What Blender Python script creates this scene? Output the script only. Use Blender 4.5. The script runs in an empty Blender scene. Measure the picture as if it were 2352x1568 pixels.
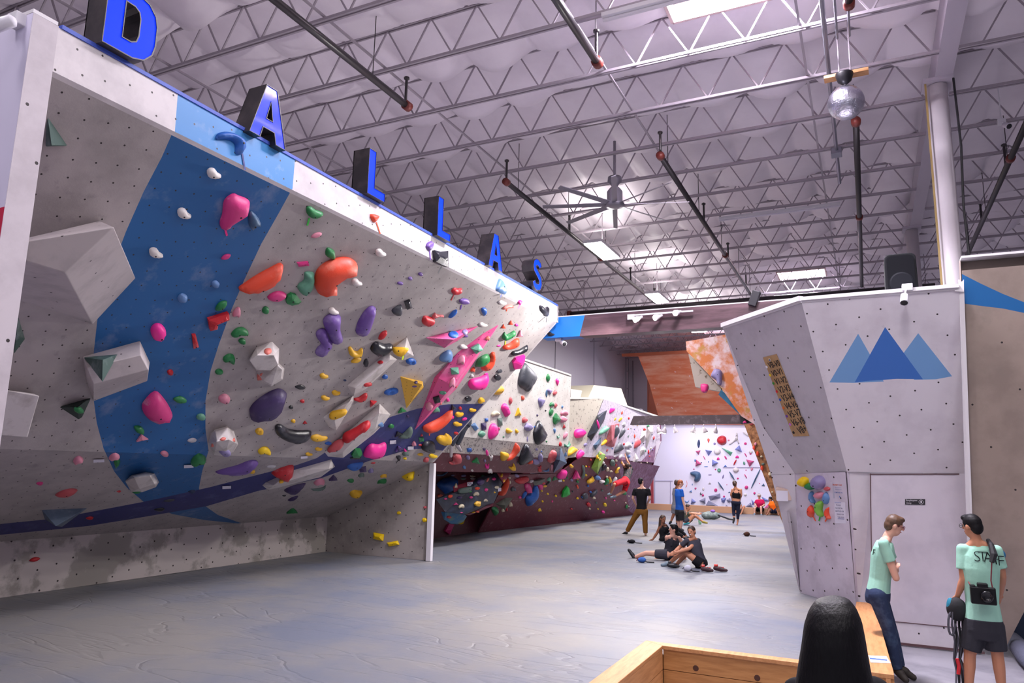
import bpy, bmesh, math, random
from mathutils import Vector, Matrix, noise
from mathutils.geometry import delaunay_2d_cdt
from mathutils.bvhtree import BVHTree
S = bpy.context.scene
COL = S.collection
random.seed(7)
# ------------------------------------------------------------ camera (focal length in pixels of the 2352x1568 frame)
F = 1664.0; CX = 1176.0; CY = 784.0
_y = Vector((819, 306, F)).normalized()
_x = Vector((3461, -216, -F)); _x = (_x - _x.dot(_y) * _y).normalized()
_z = _x.cross(_y)
if _z.y > 0: _z = -_z
EYE = Vector((0, 0, 1.95))
RW = Matrix((_x, _y, _z))                      # camera frame (right, down, forward) -> world
cam_d = bpy.data.cameras.new('camera'); cam = bpy.data.objects.new('camera', cam_d); COL.objects.link(cam)
cam_d.sensor_width = 36; cam_d.lens = 36 * F / 2352; cam_d.clip_end = 200; cam_d.clip_start = 0.05
_m = Matrix((RW @ Vector((1, 0, 0)), RW @ Vector((0, -1, 0)), RW @ Vector((0, 0, -1)))).transposed().to_4x4()
_m.translation = EYE; cam.matrix_world = _m
S.camera = cam
# ------------------------------------------------------------ world and exposure
w = bpy.data.worlds.new('world'); S.world = w; w.use_nodes = True
w.node_tree.nodes['Background'].inputs[0].default_value = (0.86, 0.82, 1.0, 1)
w.node_tree.nodes['Background'].inputs[1].default_value = 0.28
S.view_settings.view_transform = 'Standard'; S.view_settings.look = 'None'
S.view_settings.exposure = 0.62; S.view_settings.gamma = 1.0; S.view_settings.use_curve_mapping = False
S.cycles.use_denoising = True; S.cycles.max_bounces = 6; S.cycles.sample_clamp_indirect = 4

def area(name, loc, size, power, col, rot=(0, 0, 0), parent=None, spread=180):
    l = bpy.data.lights.new(name, 'AREA'); l.shape = 'RECTANGLE'; l.size, l.size_y = size; l.energy = power; l.color = col
    l.spread = math.radians(spread)
    o = bpy.data.objects.new(name, l); COL.objects.link(o); o.location = loc; o.rotation_euler = rot
    if parent: o.parent = parent; o.matrix_parent_inverse = wm(parent).inverted()
    return o
# daylight through the roof skylights and the long rows of roof lights
LAV = (0.92, 0.87, 1.0); WHT = (1.0, 0.97, 0.98)
area('skylight_daylight', (-1.55, 9.95, 9.3), (1.6, 1.2), 1000, LAV)
area('skylight_daylight', (-1.77, 27.3, 9.3), (1.5, 1.0), 700, LAV)
area('skylight_daylight', (-2.0, 0.0, 8.9), (2.4, 1.2), 60, LAV)
area('skylight_daylight', (-4.5, 34.5, 8.3), (4.0, 1.5), 350, (0.84, 0.80, 1.0))
area('back_flood', (-8.3, 38.3, 4.2), (2.6, .3), 28, (0.78, 0.78, 1.0), (math.radians(25), 0, 0))

# ------------------------------------------------------------ rays
def ray(px, py): return (RW @ Vector((px - CX, py - CY, F))).normalized()
def PX(px, py, X): d = ray(px, py); return EYE + d * (X / d.x)
def PY(px, py, Y): d = ray(px, py); return EYE + d * (Y / d.y)
def PZ(px, py, Z=0.0): d = ray(px, py); return EYE + d * ((Z - EYE.z) / d.z)
def PP(px, py, p, n):
    d = ray(px, py); return EYE + d * ((p - EYE).dot(n) / d.dot(n))
# ------------------------------------------------------------ materials
def lin(c):
    if isinstance(c, str): c = tuple(int(c[i:i+2], 16) / 255 for i in (0, 2, 4))
    return tuple(v / 12.92 if v <= .04045 else ((v + .055) / 1.055) ** 2.4 for v in c) + (1,)
MATS = {}
def mat(name, col, rough=.6, metal=0., col2=None, nscale=6., nlo=.45, nhi=.65, bump=0., bscale=30., emit=0., dots=0, dotr=.055, stretch=None,
        col3=None, n3=1.2, lo3=.55, hi3=.62, spec=.5, coat=0., src='obj', rnd=0.0):
    if name in MATS: return MATS[name]
    m = bpy.data.materials.new(name); m.use_nodes = True; MATS[name] = m
    nt = m.node_tree; N = nt.nodes; L = nt.links; b = N['Principled BSDF']
    b.inputs['Roughness'].default_value = rough; b.inputs['Metallic'].default_value = metal
    b.inputs['Specular IOR Level'].default_value = spec
    if coat: b.inputs['Coat Weight'].default_value = coat; b.inputs['Coat Roughness'].default_value = .08
    m.diffuse_color = lin(col)
    tc = N.new('ShaderNodeTexCoord')
    co = tc.outputs['UV' if src == 'uv' else 'Object']
    base = None
    def rgb(c):
        r = N.new('ShaderNodeRGB'); r.outputs[0].default_value = lin(c); return r.outputs[0]
    def mix(a, c, f):
        x = N.new('ShaderNodeMix'); x.data_type = 'RGBA'; L.new(f, x.inputs[0]); L.new(a, x.inputs[6]); L.new(c, x.inputs[7]); return x.outputs[2]
    def ns(sc, lo, hi, st=None, det=6):
        v = co
        if st:
            mp = N.new('ShaderNodeMapping'); mp.inputs['Scale'].default_value = st; L.new(co, mp.inputs[0]); v = mp.outputs[0]
        n = N.new('ShaderNodeTexNoise'); n.inputs['Scale'].default_value = sc; n.inputs['Detail'].default_value = det; n.inputs['Roughness'].default_value = .62; L.new(v, n.inputs[0])
        r = N.new('ShaderNodeMapRange'); r.inputs[1].default_value = lo; r.inputs[2].default_value = hi; L.new(n.outputs[0], r.inputs[0]); return r.outputs[0]
    base = rgb(col)
    if col2: base = mix(base, rgb(col2), ns(nscale, nlo, nhi, stretch))
    if col3: base = mix(base, rgb(col3), ns(n3, lo3, hi3))
    if rnd:
        oi = N.new('ShaderNodeObjectInfo'); hs = N.new('ShaderNodeHueSaturation'); mr = N.new('ShaderNodeMapRange')
        mr.inputs[3].default_value = 1 - rnd; mr.inputs[4].default_value = 1 + rnd; L.new(oi.outputs['Random'], mr.inputs[0]); L.new(mr.outputs[0], hs.inputs['Value']); L.new(base, hs.inputs['Color']); base = hs.outputs[0]
    if dots:
        vo = N.new('ShaderNodeTexVoronoi'); vo.voronoi_dimensions = '2D'; vo.inputs['Scale'].default_value = dots; vo.inputs['Randomness'].default_value = .12
        L.new(tc.outputs['UV'], vo.inputs[0])
        r = N.new('ShaderNodeMath'); r.operation = 'LESS_THAN'; r.inputs[1].default_value = dotr; L.new(vo.outputs['Distance'], r.inputs[0])
        base = mix(base, rgb('241a1c'), r.outputs[0])
    L.new(base, b.inputs['Base Color'])
    if bump:
        n = N.new('ShaderNodeTexNoise'); n.inputs['Scale'].default_value = bscale; n.inputs['Detail'].default_value = 5
        if stretch:
            mp = N.new('ShaderNodeMapping'); mp.inputs['Scale'].default_value = stretch; L.new(co, mp.inputs[0]); L.new(mp.outputs[0], n.inputs[0])
        else: L.new(co, n.inputs[0])
        bp = N.new('ShaderNodeBump'); bp.inputs['Strength'].default_value = bump; bp.inputs['Distance'].default_value = .02; L.new(n.outputs[0], bp.inputs['Height']); L.new(bp.outputs[0], b.inputs['Normal'])
    if emit: b.inputs['Emission Color'].default_value = lin(col); b.inputs['Emission Strength'].default_value = emit
    return m
# ------------------------------------------------------------ objects
def tag(o, label=None, cat=None, group=None, kind=None):
    if label: o['label'] = label
    if cat: o['category'] = cat
    if group: o['group'] = group
    if kind: o['kind'] = kind
    return o
def empty(name, loc=(0, 0, 0), rz=0.):
    o = bpy.data.objects.new(name, None); COL.objects.link(o); o.location = loc; o.rotation_euler = (0, 0, rz); o.empty_display_size = .1
    o.matrix_basis = Matrix.Translation(Vector(loc)) @ Matrix.Rotation(rz, 4, 'Z')
    return o
def link(name, me, parent=None, world=True):
    o = bpy.data.objects.new(name, me); COL.objects.link(o)
    if parent is not None:
        o.parent = parent
        if world: o.matrix_parent_inverse = wm(parent).inverted()
    return o
def wm(o):
    m = o.matrix_basis.copy()
    if o.parent: m = wm(o.parent) @ o.matrix_parent_inverse @ m
    return m
class MB:
    def __init__(s): s.v = []; s.f = []; s.m = []; s.uv = {}
    def add(s, vs, fs, mi=0):
        n = len(s.v); s.v += [Vector(v) for v in vs]; s.f += [tuple(i + n for i in f) for f in fs]; s.m += [mi] * len(fs); return s
    def box(s, c, d, rot=None, mi=0):
        c = Vector(c); h = [x / 2 for x in d]
        vs = [Vector((sx * h[0], sy * h[1], sz * h[2])) for sx in (-1, 1) for sy in (-1, 1) for sz in (-1, 1)]
        if rot is not None: vs = [rot @ v for v in vs]
        return s.add([c + v for v in vs], [(0, 1, 3, 2), (4, 6, 7, 5), (0, 4, 5, 1), (2, 3, 7, 6), (0, 2, 6, 4), (1, 5, 7, 3)], mi)
    def bar(s, a, b, w, h=None, up=(0, 0, 1), mi=0):
        a = Vector(a); b = Vector(b); h = h or w; d = (b - a); L = d.length; d.normalize(); u = Vector(up)
        if abs(d.dot(u)) > .98: u = Vector((1, 0, 0))
        sd = d.cross(u).normalized(); u = sd.cross(d)
        return s.box((a + b) / 2, (w, L, h), Matrix((sd, d, u)).transposed(), mi)
    def prism(s, poly, ext, mi=0):
        poly = [Vector(p) for p in poly]; e = Vector(ext); n = len(poly)
        return s.add(poly + [p + e for p in poly], [tuple(range(n)), tuple(range(2 * n - 1, n - 1, -1))] + [(i, i + n, (i + 1) % n + n, (i + 1) % n) for i in range(n)], mi)
    def tube(s, pts, r, n=8, cap=True, mi=0):
        pts = [Vector(p) for p in pts]; k = len(pts); rs = r if isinstance(r, (list, tuple)) else [r] * k
        vs = []; u = None
        for i, p in enumerate(pts):
            d = (pts[min(i + 1, k - 1)] - pts[max(i - 1, 0)]).normalized()
            if u is None:
                u = Vector((0, 0, 1)) if abs(d.z) < .9 else Vector((1, 0, 0))
            u = (u - d * u.dot(d)).normalized(); w_ = d.cross(u)
            vs += [p + (u * math.cos(2 * math.pi * j / n) + w_ * math.sin(2 * math.pi * j / n)) * rs[i] for j in range(n)]
        fs = [(i * n + j, i * n + (j + 1) % n, (i + 1) * n + (j + 1) % n, (i + 1) * n + j) for i in range(k - 1) for j in range(n)]
        if cap: fs += [tuple(range(n))[::-1], tuple(range((k - 1) * n, k * n))]
        return s.add(vs, fs, mi)
    def lathe(s, c, prof, n=24, axis=(0, 0, 1), mi=0):
        c = Vector(c); a = Vector(axis).normalized(); u = Vector((1, 0, 0)) if abs(a.x) < .9 else Vector((0, 1, 0)); u = (u - a * u.dot(a)).normalized(); w_ = a.cross(u)
        vs = [c + a * h + (u * math.cos(2 * math.pi * j / n) + w_ * math.sin(2 * math.pi * j / n)) * max(r, 1e-4) for r, h in prof for j in range(n)]
        k = len(prof)
        return s.add(vs, [(i * n + j, i * n + (j + 1) % n, (i + 1) * n + (j + 1) % n, (i + 1) * n + j) for i in range(k - 1) for j in range(n)] + [tuple(range(n))[::-1], tuple(range((k - 1) * n, k * n))], mi)
    def build(s, name, mats, parent=None, smooth=False, bevel=0., uv=None, local=None):
        me = bpy.data.meshes.new(name)
        org = Vector(local) if local is not None else Vector((0, 0, 0))
        me.from_pydata([v - org for v in s.v], [], s.f)
        for m_ in (mats if isinstance(mats, (list, tuple)) else [mats]): me.materials.append(m_)
        for p, i in zip(me.polygons, s.m): p.material_index = i; p.use_smooth = smooth
        b = bmesh.new(); b.from_mesh(me); bmesh.ops.recalc_face_normals(b, faces=b.faces); b.to_mesh(me); b.free()
        if uv:
            l = me.uv_layers.new(name='UVMap')
            for lp in me.loops: l.data[lp.index].uv = uv(me.vertices[lp.vertex_index].co + org)
        o = link(name, me, parent)
        if local is not None: o.location = org if parent is None else org
        if bevel:
            md = o.modifiers.new('bevel', 'BEVEL'); md.width = bevel; md.segments = 2; md.limit_method = 'ANGLE'
        return o
BV = []                                        # climbing surfaces that holds are bolted to
def reg(vs, fs): BV.append(BVHTree.FromPolygons([Vector(v) for v in vs], fs))
def cast(px, py):
    d = ray(px, py); best = None
    for b in BV:
        h = b.ray_cast(EYE, d)
        if h[0] is not None and (best is None or h[3] < best[2]): best = (h[0], h[1], h[3])
    return best
def smooth_loop(pts, k=3):
    n = len(pts); out = []
    for i in range(n):
        p0, p1, p2, p3 = (Vector(pts[(i + j - 1) % n]) for j in range(4))
        for t in range(k):
            t = t / k
            out.append(.5 * ((2 * p1) + (p2 - p0) * t + (2 * p0 - 5 * p1 + 4 * p2 - p3) * t * t + (3 * p1 - p0 - 3 * p2 + p3) * t ** 3))
    return out
def inside(p, poly):
    c = False; n = len(poly)
    for i in range(n):
        a = poly[i]; b = poly[i - 1]
        if (a[1] > p[1]) != (b[1] > p[1]) and p[0] < (b[0] - a[0]) * (p[1] - a[1]) / (b[1] - a[1]) + a[0]: c = not c
    return c
def panel(name, corners, mats, parent=None, paints=(), thick=.04, dense=None, regi=True):
    """flat climbing panel from 3D corners; paints = [(material index, polygon in pixels, smooth?)]"""
    cs = [Vector(c) for c in corners]; o0 = cs[0]
    n = Vector((0, 0, 0))
    for i in range(1, len(cs) - 1): n += (cs[i] - o0).cross(cs[i + 1] - o0)
    n.normalize()
    if n.dot(EYE - o0) < 0: n = -n
    u = (cs[1] - o0).normalized(); v = n.cross(u)
    to2 = lambda p: Vector(((p - o0).dot(u), (p - o0).dot(v)))
    P = [to2(c) for c in cs]
    polys = []
    for mi, pp, sm in paints:
        q = [to2(PP(x, y, o0, n)) for x, y in pp]
        polys.append((mi, smooth_loop(q, 4) if sm else q))
    vs = list(P); es = [(i, (i + 1) % len(P)) for i in range(len(P))]
    for mi, q in polys:
        k = len(vs); vs += q; es += [(k + i, k + (i + 1) % len(q)) for i in range(len(q))]
    r = delaunay_2d_cdt(vs, es, [], 0, 1e-5)
    b = MB(); keep = []; mm = []
    for f in r[2]:
        c = sum((r[0][i] for i in f), Vector((0, 0))) / len(f)
        if not inside(c, P): continue
        mi = 0
        for m_, q in polys:
            if inside(c, q): mi = m_
        keep.append(f); mm.append(mi)
    used = sorted({i for f in keep for i in f}); mp = {i: k for k, i in enumerate(used)}
    b.v = [o0 + u * r[0][i].x + v * r[0][i].y for i in used]
    b.f = [tuple(mp[i] for i in f) for f in keep]; b.m = mm
    k = len(b.v)                                # back and sides
    back = [c - n * thick for c in cs]
    b.v += cs + back; m_ = len(cs)
    b.f += [tuple(range(k + m_, k + 2 * m_))] + [(k + i, k + (i + 1) % m_, k + m_ + (i + 1) % m_, k + m_ + i) for i in range(m_)]; b.m += [0] * (m_ + 1)
    me = bpy.data.meshes.new(name); me.from_pydata(b.v, [], b.f)
    for x in mats: me.materials.append(x)
    for p, i in zip(me.polygons, b.m): p.material_index = i
    l = me.uv_layers.new(name='UVMap')
    for lp in me.loops:
        q = to2(me.vertices[lp.vertex_index].co); l.data[lp.index].uv = (q.x * .96 + q.y * .28, -q.x * .28 + q.y * .96)
    if regi: reg(cs, [tuple(range(len(cs)))])
    return link(name, me, parent)
# colours
M_wall = mat('grey_ply', 'aaa2a1', .62, col2='948d8c', nscale=2.2, nlo=.42, nhi=.7, dots=5.2, dotr=.046, col3='8d8787', n3=5, lo3=.6, hi3=.75, bump=.08, bscale=60)
M_fas = mat('fascia_ply', 'cfc8cb', .5, col2='bdb6ba', nscale=2.5, dots=4.6, dotr=.044)
M_blue = mat('blue_paint', '125a96', .5, col2='7487ab', nscale=2.3, nlo=.56, nhi=.80, dots=5.2, dotr=.044)
M_lblue = mat('light_blue_paint', '3d84c4', .45, col2='7fa6d2', nscale=3.0, nlo=.58, nhi=.75, dots=4.6, dotr=.044)
M_navy = mat('navy_paint', '23286a', .5, col2='5b5f92', nscale=2.5, nlo=.58, nhi=.85, dots=5.2, dotr=.044)
M_cream = mat('cream_ply', 'd8d2cb', .6, col2='c9c2bb', nscale=3, dots=5, dotr=.05, bump=.05)
M_mott = mat('mottled_ply', 'cfc7be', .65, col2='4c4240', nscale=16, nlo=.53, nhi=.66, dots=5, dotr=.05)
M_maroon = mat('maroon_ply', '6a2a38', .5, col2='93727c', nscale=9, nlo=.58, nhi=.75, dots=0)
M_white = mat('white_ply', 'd2ccd4', .5, col2='c6bfc8', nscale=1.6, dots=3.3, dotr=.04, col3='aaa5ac', n3=4, lo3=.66, hi3=.8)
M_edge = mat('panel_edge', 'dcd8dc', .5)
M_conc = mat('concrete', '8a8890', .55, col2='6f6e77', nscale=1.5, bump=.05)
M_shell = mat('building_wall', 'a5a3ae', .8)
# ============================================================ BUILDING SHELL
def quadmesh(name, pts, m, kind='structure', regi=False):
    b = MB(); b.add(pts, [tuple(range(len(pts)))]); o = b.build(name, m, uv=lambda c: (c.x, c.y)); o['kind'] = kind
    if regi: reg(pts, [tuple(range(len(pts)))])
    return o
ZC = 8.45; ZF = -.38; XW = -12.6; YB = 42.0
def slab(name, lo, hi, m):
    b = MB(); b.box([(a + c) / 2 for a, c in zip(lo, hi)], [c - a for a, c in zip(lo, hi)]); o = b.build(name, m); o['kind'] = 'structure'; return o
slab('floor', (-12.8, -6, ZF - .2), (16, 43, ZF), M_conc)
M_shell2 = mat('building_wall_tilt_up', 'c0bcc4', .8)
slab('wall_left', (XW - .2, -6, ZF), (XW, 42.2, 10.2), M_shell2)
slab('wall_back', (XW, YB, ZF), (16, YB + .2, 10.2), M_shell2)
slab('wall_right', (15.8, -6, ZF), (16, 42.2, 10.2), M_shell2)
b = MB()
for yj in (14.2, 19.6, 24.9, 30.3, 35.6): b.box((XW + .004, yj, 5), (.02, .035, 10))
b.build('trim_1', mat('joint_dark', '45434c', .9))['kind'] = 'structure'

# quilted white insulation under the roof: one sagging sheet, lifted at every joist line
JY0 = 10.62 - 1.525 * 9; JS = 1.525
SKY = [(-1.55, 9.95, 1.75, 1.3), (-1.77, 27.35, 1.6, 1.1), (-6.0, 37.6, 2.6, 1.3)]
def ceiling_sheet():
    nx, ny = 420, 33 * 12; x0, x1 = -12.6, 16.0
    vs = []; fs = []
    for j in range(ny + 1):
        yy = JY0 - JS + j * JS / 12; k = int(math.floor(j / 12)); u = (j % 12) / 12
        for i in range(nx + 1):
            x = x0 + (x1 - x0) * i / nx
            a = noise.noise(Vector((x * .35, k * 3.7, 0))); ph = k * .31 + .15 * math.sin(k * 2.3); q = (x / 1.22 + ph)
            lump = abs(math.sin(math.pi * q)) ** .7; big = .6 + .4 * math.sin(q * .9 + k) + .5 * a
            drop = .05 + .30 * lump * max(.3, big); uc = .84
            if u < uc: z = 9.20 - drop * (u / uc) ** 1.3
            else: z = 9.20 - drop * (math.cos(math.pi * (u - uc) / (1 - uc)) * .5 + .5)
            z -= .05 * lump * math.sin(math.pi * u)
            fo = 1 - abs(2 * ((q + .5) % 1) - 1)
            z += .016 * math.sin(x * 46 + 2 * math.sin(x * 5)) * max(0, 1 - 3.2 * abs(((q + .5) % 1) - .5)) * (1 if u > .4 else .2) + .03 * noise.noise(Vector((x * 1.3, yy * 1.5, 2)))
            vs.append((x, yy, z))
    for j in range(ny):
        for i in range(nx):
            xc = x0 + (x1 - x0) * (i + .5) / nx; yc = JY0 - JS + (j + .5) * JS / 12
            if any(abs(xc - s[0]) < s[2] / 2 + .02 and abs(yc - s[1]) < s[3] / 2 + .02 for s in SKY): continue
            a = j * (nx + 1) + i; fs.append((a, a + 1, a + nx + 2, a + nx + 1))
    me = bpy.data.meshes.new('ceiling'); me.from_pydata(vs, [], fs)
    for p in me.polygons: p.use_smooth = True
    me.materials.append(mat('ceiling_film', 'e6dee6', .45, col2='dcd3dc', nscale=.8, bump=.18, bscale=3.0, spec=.3))
    o = link('ceiling', me); o['kind'] = 'structure'
ceiling_sheet()
slab('roof_deck', (-12.8, -6, 9.75), (16, 43, 9.85), mat('deck', '6d6870', .9))
# open-web roof joists
M_steel = mat('joist_steel', '9a919a', .5, metal=.0)
def joist(xa, xb, ph):
    r = empty('roof_joist', (xa, 0, ZC)); L = xb - xa
    tag(r, 'pale grey open-web steel roof joist running across the hall under the quilted ceiling', 'roof joist', 'parallel roof joists')
    zt = ZC + .74
    bc = MB(); bc.box((xa + L / 2, -.032, ZC), (L, .034, .045)); bc.box((xa + L / 2, .032, ZC), (L, .034, .045)); bc.build('bottom_chord', M_steel, r)
    tc = MB(); tc.box((xa + L / 2, -.03, zt), (L, .03, .045)); tc.box((xa + L / 2, .03, zt), (L, .03, .045)); tc.build('top_chord', M_steel, r)
    wb = MB(); p = .86; x = xa + .1 + ph; up = 0
    pts = []
    while x < xb - .1: pts.append((x, 0, zt if up else ZC)); x += p / 2; up = 1 - up
    for a, c in zip(pts, pts[1:]): wb.bar(a, c, .024, .024)
    wb.build('web', M_steel, r)
    return r
def copy_tree(o, parent=None, dy=0):
    c = o.copy(); COL.objects.link(c)
    if parent: pi = o.matrix_parent_inverse.copy(); c.parent = parent; c.matrix_parent_inverse = pi
    for ch in [k for k in o.children]: copy_tree(ch, c)
    return c
J1 = joist(XW, 1.36, .0); J2 = joist(1.62, 15.8, .2)
for k in range(0, 30):
    y = JY0 + JS * k
    if y > 41.5: break
    for J in (J1, J2):
        o = J if k == 0 else copy_tree(J)
        o.location.y = y
# girder along the hall and its round columns
M_gird = mat('girder_paint', 'b0a8b4', .6)
b = MB(); b.box((1.49, 18, 8.72), (.26, 48, .50)); tag(b.build('roof_girder', M_gird), 'long pale painted roof girder running down the hall above the round columns', 'girder')
for i, (px, py) in enumerate(((2150, 222), (2085, 545))):
    c = PZ(px, py, 8.42); y = (13.2, 21.3)[i]
    e = empty('round_column', (1.40, y, ZF))
    tag(e, ('tall round pale column rising behind the white wall with the speaker', 'further round pale column seen behind the black speaker')[i], 'column')
    m = MB(); m.tube([(1.40, y, ZF), (1.40, y, 8.40)], .15, 24); m.build('shaft', mat('column_paint', 'cfc8cc', .5), e, smooth=True)
    m = MB(); m.box((1.4, y, 8.44), (.44, .44, .06)); m.build('cap_plate', M_gird, e)
b = MB(); b.box((1.22, 13.06, 6.2), (.03, .02, 4.6)); tag(b.build('conduit', mat('conduit_yellow', '9c8450', .5)), 'thin yellow cable strip running down the front round column', 'conduit')
b = MB(); b.tube([(1.62, 13.0, 8.4), (1.64, 12.98, 7.2), (1.6, 12.99, 6.2), (1.63, 13.0, 4.6)], .018, 6); tag(b.build('cable', mat('black_plastic', '17161b', .45)), 'black cable bundle hanging along the front round column', 'cable')
# bridging rods along the hall, and sprinkler mains
for i, x in enumerate((-10.2, -6.9, -3.55, -.55)):
    b = MB(); b.box((x, 18, ZC + .04), (.035, 48, .03)); tag(b.build('bridging_rod', M_steel), 'thin pale bridging rod crossing all the roof joists lengthwise', 'bridging rod', 'bridging rods under the roof')
M_pipe = mat('black_pipe', '2b2629', .35, spec=.6)
M_red = mat('red_coupling', '6e2a22', .45)
ZP = 8.02
def pipe(name, pts, r, label, caps=(), drops=()):
    e = empty(name, pts[0]); tag(e, label, 'pipe')
    m = MB(); m.tube(pts, r, 12); m.build('pipe_run', M_pipe, e, smooth=True)
    p0, p1 = Vector(pts[0]), Vector(pts[1]); L_ = (p1 - p0).length
    if L_ > 3:
        for k in range(int(L_ / 3.05) + 1):
            q = p0.lerp(p1, min(.98, (k * 3.05 + .6) / L_)); m = MB(); m.tube([q, (q.x, q.y, 9.2)], .008, 5); m.build('hanger_rod', M_pipe, e)
    for c in caps:
        m = MB(); d = (Vector(pts[1]) - Vector(pts[0])).normalized(); m.tube([Vector(c) - d * .06, Vector(c) + d * .06], r * 1.45, 12); m.build('coupling', M_red, e, smooth=True)
    for d in drops:
        m = MB(); m.tube([d, (d[0], d[1], d[2] + .45)], .025, 8); m.lathe((d[0], d[1], d[2] + .45), [(.02, 0), (.05, .02), (.05, .05), (.02, .07)], 8); m.build('sprinkler_riser', M_pipe, e)
    return e
def zpipe(px, py): return PZ(px, py, ZP)
a = zpipe(633, 0); c = zpipe(935, 243); pipe('sprinkler_pipe', [(c.x, a.y - 1.5, ZP), (c.x, c.y, ZP)], .058, 'black sprinkler pipe ending in a red coupling above the second sign letter', [(c.x, c.y, ZP)], [(c.x, c.y - .05, ZP)])
a = zpipe(1283, 0); c = zpipe(1372, 143); pipe('sprinkler_pipe', [(c.x, a.y - 1.5, ZP), (c.x, c.y, ZP)], .058, 'black sprinkler pipe ending in a red coupling left of the bright skylight', [(c.x, c.y, ZP)], [(c.x, c.y - .05, ZP)])
a = zpipe(1163, 418); c = zpipe(1509, 700); pipe('sprinkler_pipe', [(a.x, a.y, ZP), (a.x, 25.65, ZP)], .055, 'long black sprinkler pipe running beside the two square ceiling lights', [(a.x, a.y, ZP), (a.x, 19.5, ZP)], [(a.x, a.y, ZP)] + [(a.x, y, ZP) for y in (17.0, 22.5, 25.5)])
a = zpipe(1517, 358); pipe('sprinkler_pipe', [(a.x, a.y, ZP), (a.x, 25.65, ZP)], .055, 'long black sprinkler pipe in the middle of the ceiling right of the fan', [(a.x, a.y, ZP), (a.x, 20.5, ZP)], [(a.x, a.y, ZP)] + [(a.x, y, ZP) for y in (17.5, 21, 24.5)])
a = zpipe(1966, 280); pipe('sprinkler_pipe', [(a.x, a.y, ZP), (a.x, 25.65, ZP)], .055, 'black sprinkler pipe starting just behind the mirror ball', [(a.x, a.y, ZP), (a.x, 18.5, ZP)], [(a.x, a.y, ZP)])
a = zpipe(2352, 295); pipe('sprinkler_pipe', [(a.x, a.y - 2, ZP), (a.x, 25.65, ZP)], .055, 'black sprinkler pipe right of the front round column', [(a.x, 16.0, ZP)], [(a.x, y, ZP) for y in (13.2, 16.5, 20)])
e = zpipe(1512, 702)
pipe('sprinkler_main', [PZ(1308, 722, ZP - .1), (PZ(2150, 650, ZP - .1).x, PZ(1308, 722, ZP - .1).y, ZP - .1)], .11, 'thick black sprinkler main crossing the hall behind the brown beam', [PZ(1308, 722, ZP - .1)])
a = PZ(1950, 8, 8.0); pipe('sprinkler_drop', [(a.x, a.y, 8.0), (a.x, a.y - 1.5, 8.0)], .05, 'short black pipe end with red coupling near the top edge of the picture', [(a.x, a.y, 8.0)])
for k, px in enumerate((1893, 1921, 1950)):
    a = PZ(px, 60, 8.38); m = MB(); m.tube([(a.x, 3, 8.38), (a.x, (17, 11, 11)[k], 8.38)], (.035, .018, .018)[k], 8)
    tag(m.build('steel_conduit', mat('galvanised', '8c8c98', .35, metal=.6)), ('thick galvanised conduit left of the mirror ball', 'thin galvanised conduit nearer the mirror ball board', 'thin galvanised conduit over the mirror ball board')[k], 'conduit', None)
a = PZ(1921, 350, 8.36); m = MB(); m.box((a.x, a.y, 8.36), (.2, .25, .14)); tag(m.build('junction_box', MATS['galvanised'], bevel=.01), 'small grey junction box on the ceiling below the mirror ball', 'junction box')
# skylights: bright opening with a timber curb
M_sky = mat('skylight_dome', 'f1e9ff', .5, emit=7.0); M_curb = mat('skylight_curb', 'b09a98', .7)
def skylight(c, sx, sy, label):
    e = empty('roof_skylight', c); tag(e, label, 'skylight')
    m = MB(); m.box((c[0], c[1], 9.62), (sx, sy, .02)); m.build('dome', M_sky, e)
    m = MB()
    for s in (-1, 1): m.box((c[0] + s * sx / 2, c[1], 9.32), (.05, sy, .6)); m.box((c[0], c[1] + s * sy / 2, 9.32), (sx, .05, .6))
    m.build('curb', M_curb, e)
for s, lb in zip(SKY, ('large blazing skylight at the top of the picture', 'distant glowing skylight above the white wall with the mountain logo', 'far skylight over the back climbing area')): skylight((s[0], s[1], 9.1), s[2], s[3], lb)
# hanging fixtures
M_lamp = mat('lamp_panel', 'fff6fb', .5, emit=14.0); M_fix = mat('fixture_white', 'd9d6dc', .5)
def highbay(px0, py0, px1, py1, px2, py2, label, z=7.75, pw=300):
    a, c, d = PZ(px0, py0, z), PZ(px1, py1, z), PZ(px2, py2, z); ctr = (a + d) / 2
    sx = abs(c.x - a.x); sy = abs(d.y - c.y)
    return hb(ctr, sx, sy, label, z, pw)
def hb(ctr, sx, sy, label, z, pw, group=None, up=30):
    e = empty('high_bay_light', (ctr.x, ctr.y, z)); tag(e, label, 'ceiling light', group)
    m = MB(); m.box((ctr.x, ctr.y, z + .05), (sx + .05, sy + .05, .08)); m.build('housing', M_fix, e)
    m = MB(); m.box((ctr.x, ctr.y, z), (sx, sy, .03)); m.build('light_panel', M_lamp, e)
    m = MB(); m.tube([(ctr.x, ctr.y, z + .1), (ctr.x, ctr.y, 9.25)], .012, 6); m.build('hanger', M_steel, e)
    area('panel_glow', (ctr.x, ctr.y, z - .03), (sx, sy), pw, WHT, parent=e)
    area('uplight_glow', (ctr.x, ctr.y, z + .12), (sx, sy), up, (1, .93, .9), (math.pi, 0, 0), parent=e)
    return e
highbay(1347, 560, 1385, 555, 1417, 593, 'nearer bright square ceiling light beside the fan')
highbay(1483, 676, 1512, 673, 1535, 694, 'farther bright square ceiling light above the brown beam')
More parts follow.
